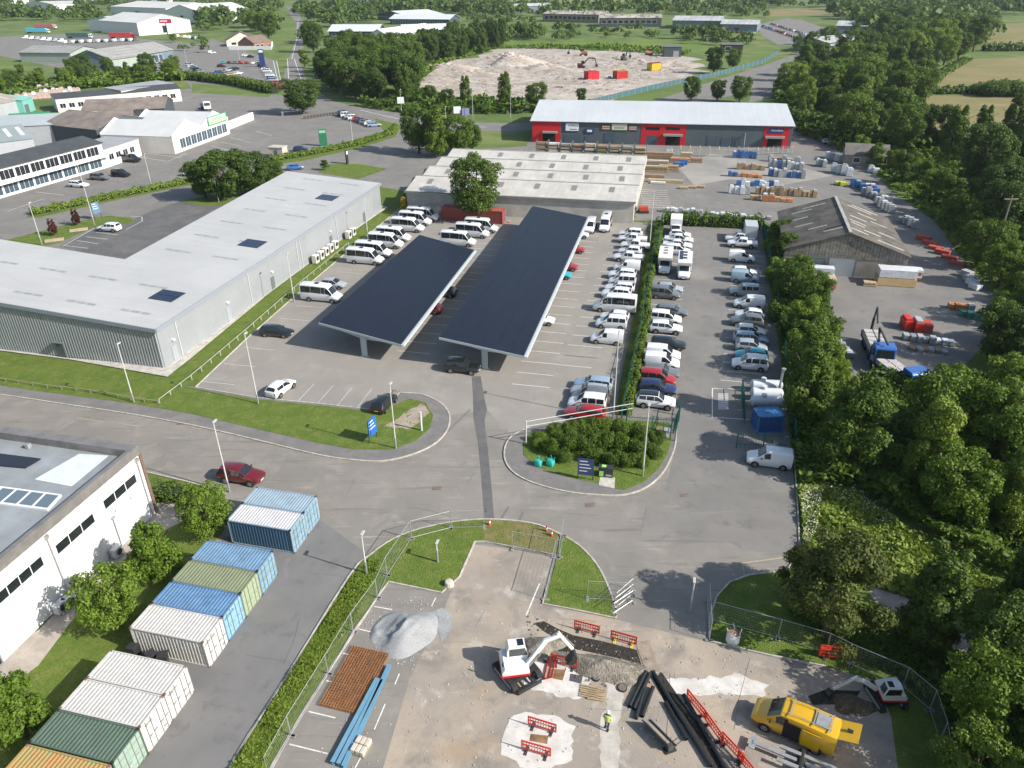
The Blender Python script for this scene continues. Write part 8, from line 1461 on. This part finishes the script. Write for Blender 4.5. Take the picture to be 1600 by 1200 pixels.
cover('undergrowth', [(1290, 228), (1345, 248), (1400, 300), (1460, 345), (1500, 400), (1560, 470), (1545, 540), (1640, 600), (1900, 500), (1900, 200), (1500, 220), (1430, 200)], 30000, .7, bumps(.4, 2.4, .25), leafA, 8)
cover('undergrowth', [(1205, 150), (1250, 118), (1445, 95), (1440, 205), (1470, 240), (1340, 240), (1250, 212)], 22000, 1.1, bumps(1, 5, .1), leafA, 9)
cover('undergrowth', [(-100, 150), (0, 150), (30, 130), (110, 128), (180, 118), (285, 118), (300, 125), (180, 135), (110, 142), (40, 150), (0, 170), (-100, 175)], 9000, 1.2, bumps(1, 4, .1), leafA, 10)
LL = {k: v+' in the belt below the dealership' for k, v in dict(broadA='leafy green tree', broadB='dark green tree', broadC='bright loose tree', broadD='loose-crowned tree').items()}
wood([(-60, 150), (20, 128), (110, 122), (180, 118), (280, 116), (270, 128), (150, 130), (40, 145), (-40, 165)], 9, 11, ['broadA', 'broadB', 'broadC', 'broadD'], (6, 9), LL, 'tree belt below the dealership', mx=30)
for p, h in (((135, 115), 9), ((235, 122), 11)): plant('broadB', at(*p), 'dark bushy tree before the %s dealership gable' % ('middle' if h == 9 else 'right'), h, 1)
# tree lines near the top: countable single trees, then the distant woodland as one mass
rng = np.random.default_rng(77); Cc = []
def farbelt(px, n, h):
    pts = [(p[0], p[1]) for p in P(px)]; xs = [p[0] for p in pts]; ys = [p[1] for p in pts]; k = 0
    while k < n:
        x, y = rng.uniform(min(xs), max(xs)), rng.uniform(min(ys), max(ys))
        if inpoly(x, y, pts): Cc.append((x, y, h*rng.uniform(.6, 1.2))); k += 1
for seg, n, H in [([(0, 32), (170, 30)], 22, 12), ([(310, 36), (400, 44)], 12, 12), ([(330, 20), (440, 14)], 12, 13), ([(480, 34), (585, 32)], 14, 12), ([(600, 22), (760, 24)], 18, 13), ([(1040, 60), (1130, 62)], 8, 9)]:
    A, B = at(*seg[0]), at(*seg[1])
    for i in range(n): p = A.lerp(B, rng.random()); Cc.append((p.x, p.y, H*rng.uniform(.7, 1.2)))
for px, n, h in [([(-200, 28), (170, 24), (440, 8), (440, 0), (-200, 8)], 170, 12), ([(460, 26), (780, 18), (790, 8), (470, 12)], 120, 12), ([(760, 30), (1050, 24), (1320, 12), (1320, 4), (760, 12)], 170, 11), ([(1300, 32), (1560, 20), (1800, 14), (1800, 2), (1300, 8)], 160, 13), ([(-400, -2), (1900, -4), (1900, -14), (-400, -12)], 340, 15), ([(-300, -22), (2000, -24), (2000, -32), (-300, -30)], 420, 22), ([(1560, 26), (1800, 22), (1800, 4), (1560, 10)], 60, 12), ([(540, 82), (620, 88), (640, 84), (560, 78)], 14, 7), ([(700, 60), (1000, 52), (1180, 60), (1170, 68), (1000, 60), (760, 68)], 40, 5)]: farbelt(px, n, h)
for px, n, h in [([(312, 54), (330, 20), (440, 12), (444, 40), (425, 60), (380, 42)], 75, 13), ([(482, 40), (500, 80), (484, 84), (478, 60)], 9, 10), ([(500, 26), (590, 22), (580, 40), (505, 45)], 28, 10), ([(590, 18), (800, 10), (800, 26), (600, 28)], 80, 10), ([(-60, 20), (170, 20), (170, 36), (-60, 38)], 75, 9), ([(765, 64), (830, 50), (850, 60), (780, 72)], 18, 10), ([(845, 40), (1010, 50), (1000, 56), (850, 50)], 16, 6), ([(1040, 14), (1200, 14), (1200, 30), (1050, 34)], 40, 9), ([(1320, 40), (1560, 26), (1550, 72), (1440, 80), (1350, 62)], 60, 13), ([(1195, 60), (1290, 75), (1280, 90), (1210, 80)], 8, 7), ([(255, 66), (320, 64), (350, 82), (300, 90)], 8, 5), ([(700, 30), (840, 30), (840, 50), (700, 48)], 24, 6), ([(1060, 60), (1180, 66), (1170, 76), (1090, 76)], 16, 7)]: farbelt(px, n, h)
farbelt([(1330, 50), (1420, 30), (1560, 24), (1540, 60), (1440, 72)], 110, 14)
V = []
for x, y, h in Cc:
    k = 70; d = rng.normal(0, 1, (k, 3)); d[:, 2] = np.abs(d[:, 2]); d /= np.linalg.norm(d, axis=1)[:, None]; r = h*.55
    V.append(leaf_cloud(np.array([x, y, h*.32])+d*np.array([r, r, h*.62])*rng.uniform(.6, 1.1, (k, 1)), d, np.full(k, h*.22), rng, 1.2))
tag(link('distant_woodland', quad_mesh(np.vstack(V), leafB)), kind='stuff')
cover('undergrowth', [(560, 166), (640, 150), (700, 156), (760, 158), (830, 170), (925, 166), (925, 176), (700, 180), (620, 176)], 4200, 1.0, bumps(.6, 4, .12), leafA, 21); cover('undergrowth', [(640, 130), (665, 104), (700, 90), (760, 74), (940, 72), (1080, 82), (1070, 88), (930, 78), (780, 76), (700, 98), (660, 125)], 2600, 1.2, bumps(.3, 2.2, .1), leafC, 22)
def bits(name, px, n, s0, s1, m_, seed):
    rd = random.Random(seed); mb = MB()
    for x, y in scatter(px, .05, seed, tries=n*2, mx=n):
        s = rd.uniform(s0, s1); R_ = Matrix.Translation((x, y, .03)) @ Matrix.Rotation(rd.random()*6, 4, 'Z') @ Matrix.Rotation(rd.random(), 4, 'X'); mb.box(-s, s*.8, -s*.6, s*.5, -s*.3, s*.6, R_)
    tag(mb.build(name, m_, fix=False), kind='stuff')
YD = [(700, 920), (860, 960), (1100, 1010), (1370, 1080), (1390, 1200), (470, 1200), (620, 1010)]
bits('rubble', YD, 500, .02, .07, mat('grit', (.4, .37, .32), .95, var=.3, scale=3), 3); bits('rubble', [(822, 960), (880, 985), (1010, 1030), (1020, 1070), (920, 1075), (830, 1020)], 260, .03, .1, mat('clod', (.13, .11, .085), 1, var=.3, scale=3), 4); bits('gravel', [(560, 960), (640, 930), (715, 950), (700, 1010), (640, 1045), (575, 1020)], 420, .02, .06, mat('chip', (.38, .39, .39), .95), 5)
# long field hedges on the right
for px, w_, h, lb in [([(1438, 147), (1520, 146), (1600, 145), (1800, 143)], 4, 2.6, 'field hedge between the two dry fields'), ([(1535, 80), (1700, 79)], 5, 4, 'field hedge above the upper dry field'), ([(1440, 150), (1470, 118), (1510, 95)], 4, 2, 'yellow-green edge strip of the upper dry field')]: hedge(px, w_, h, lb, leafA, .8, 2.2, 12)
for p in [(1545, 150), (1565, 148), (1585, 150)]: plant('bushA', at(*p), 'dark clump of bushes on the field hedge', 5.5, 1, 'bushes on the field hedge', wide=1.5)
HAZE = .00008
# ================= AIR =================
if HAZE:
  hz = MB(); hz.box(-2600, 2600, -200, 4300, -1, 75); o = hz.build('haze', [], fix=True); tag(o, kind='stuff'); hm = bpy.data.materials.new('haze'); hm.use_nodes = True; nt = hm.node_tree; nt.nodes.remove(nt.nodes['Principled BSDF']); pv = nt.nodes.new('ShaderNodeVolumePrincipled'); pv.inputs['Color'].default_value = (.75, .85, 1, 1); pv.inputs['Density'].default_value = HAZE; pv.inputs['Anisotropy'].default_value = .3; nt.links.new(pv.outputs[0], nt.nodes['Material Output'].inputs['Volume']); o.data.materials.append(hm)
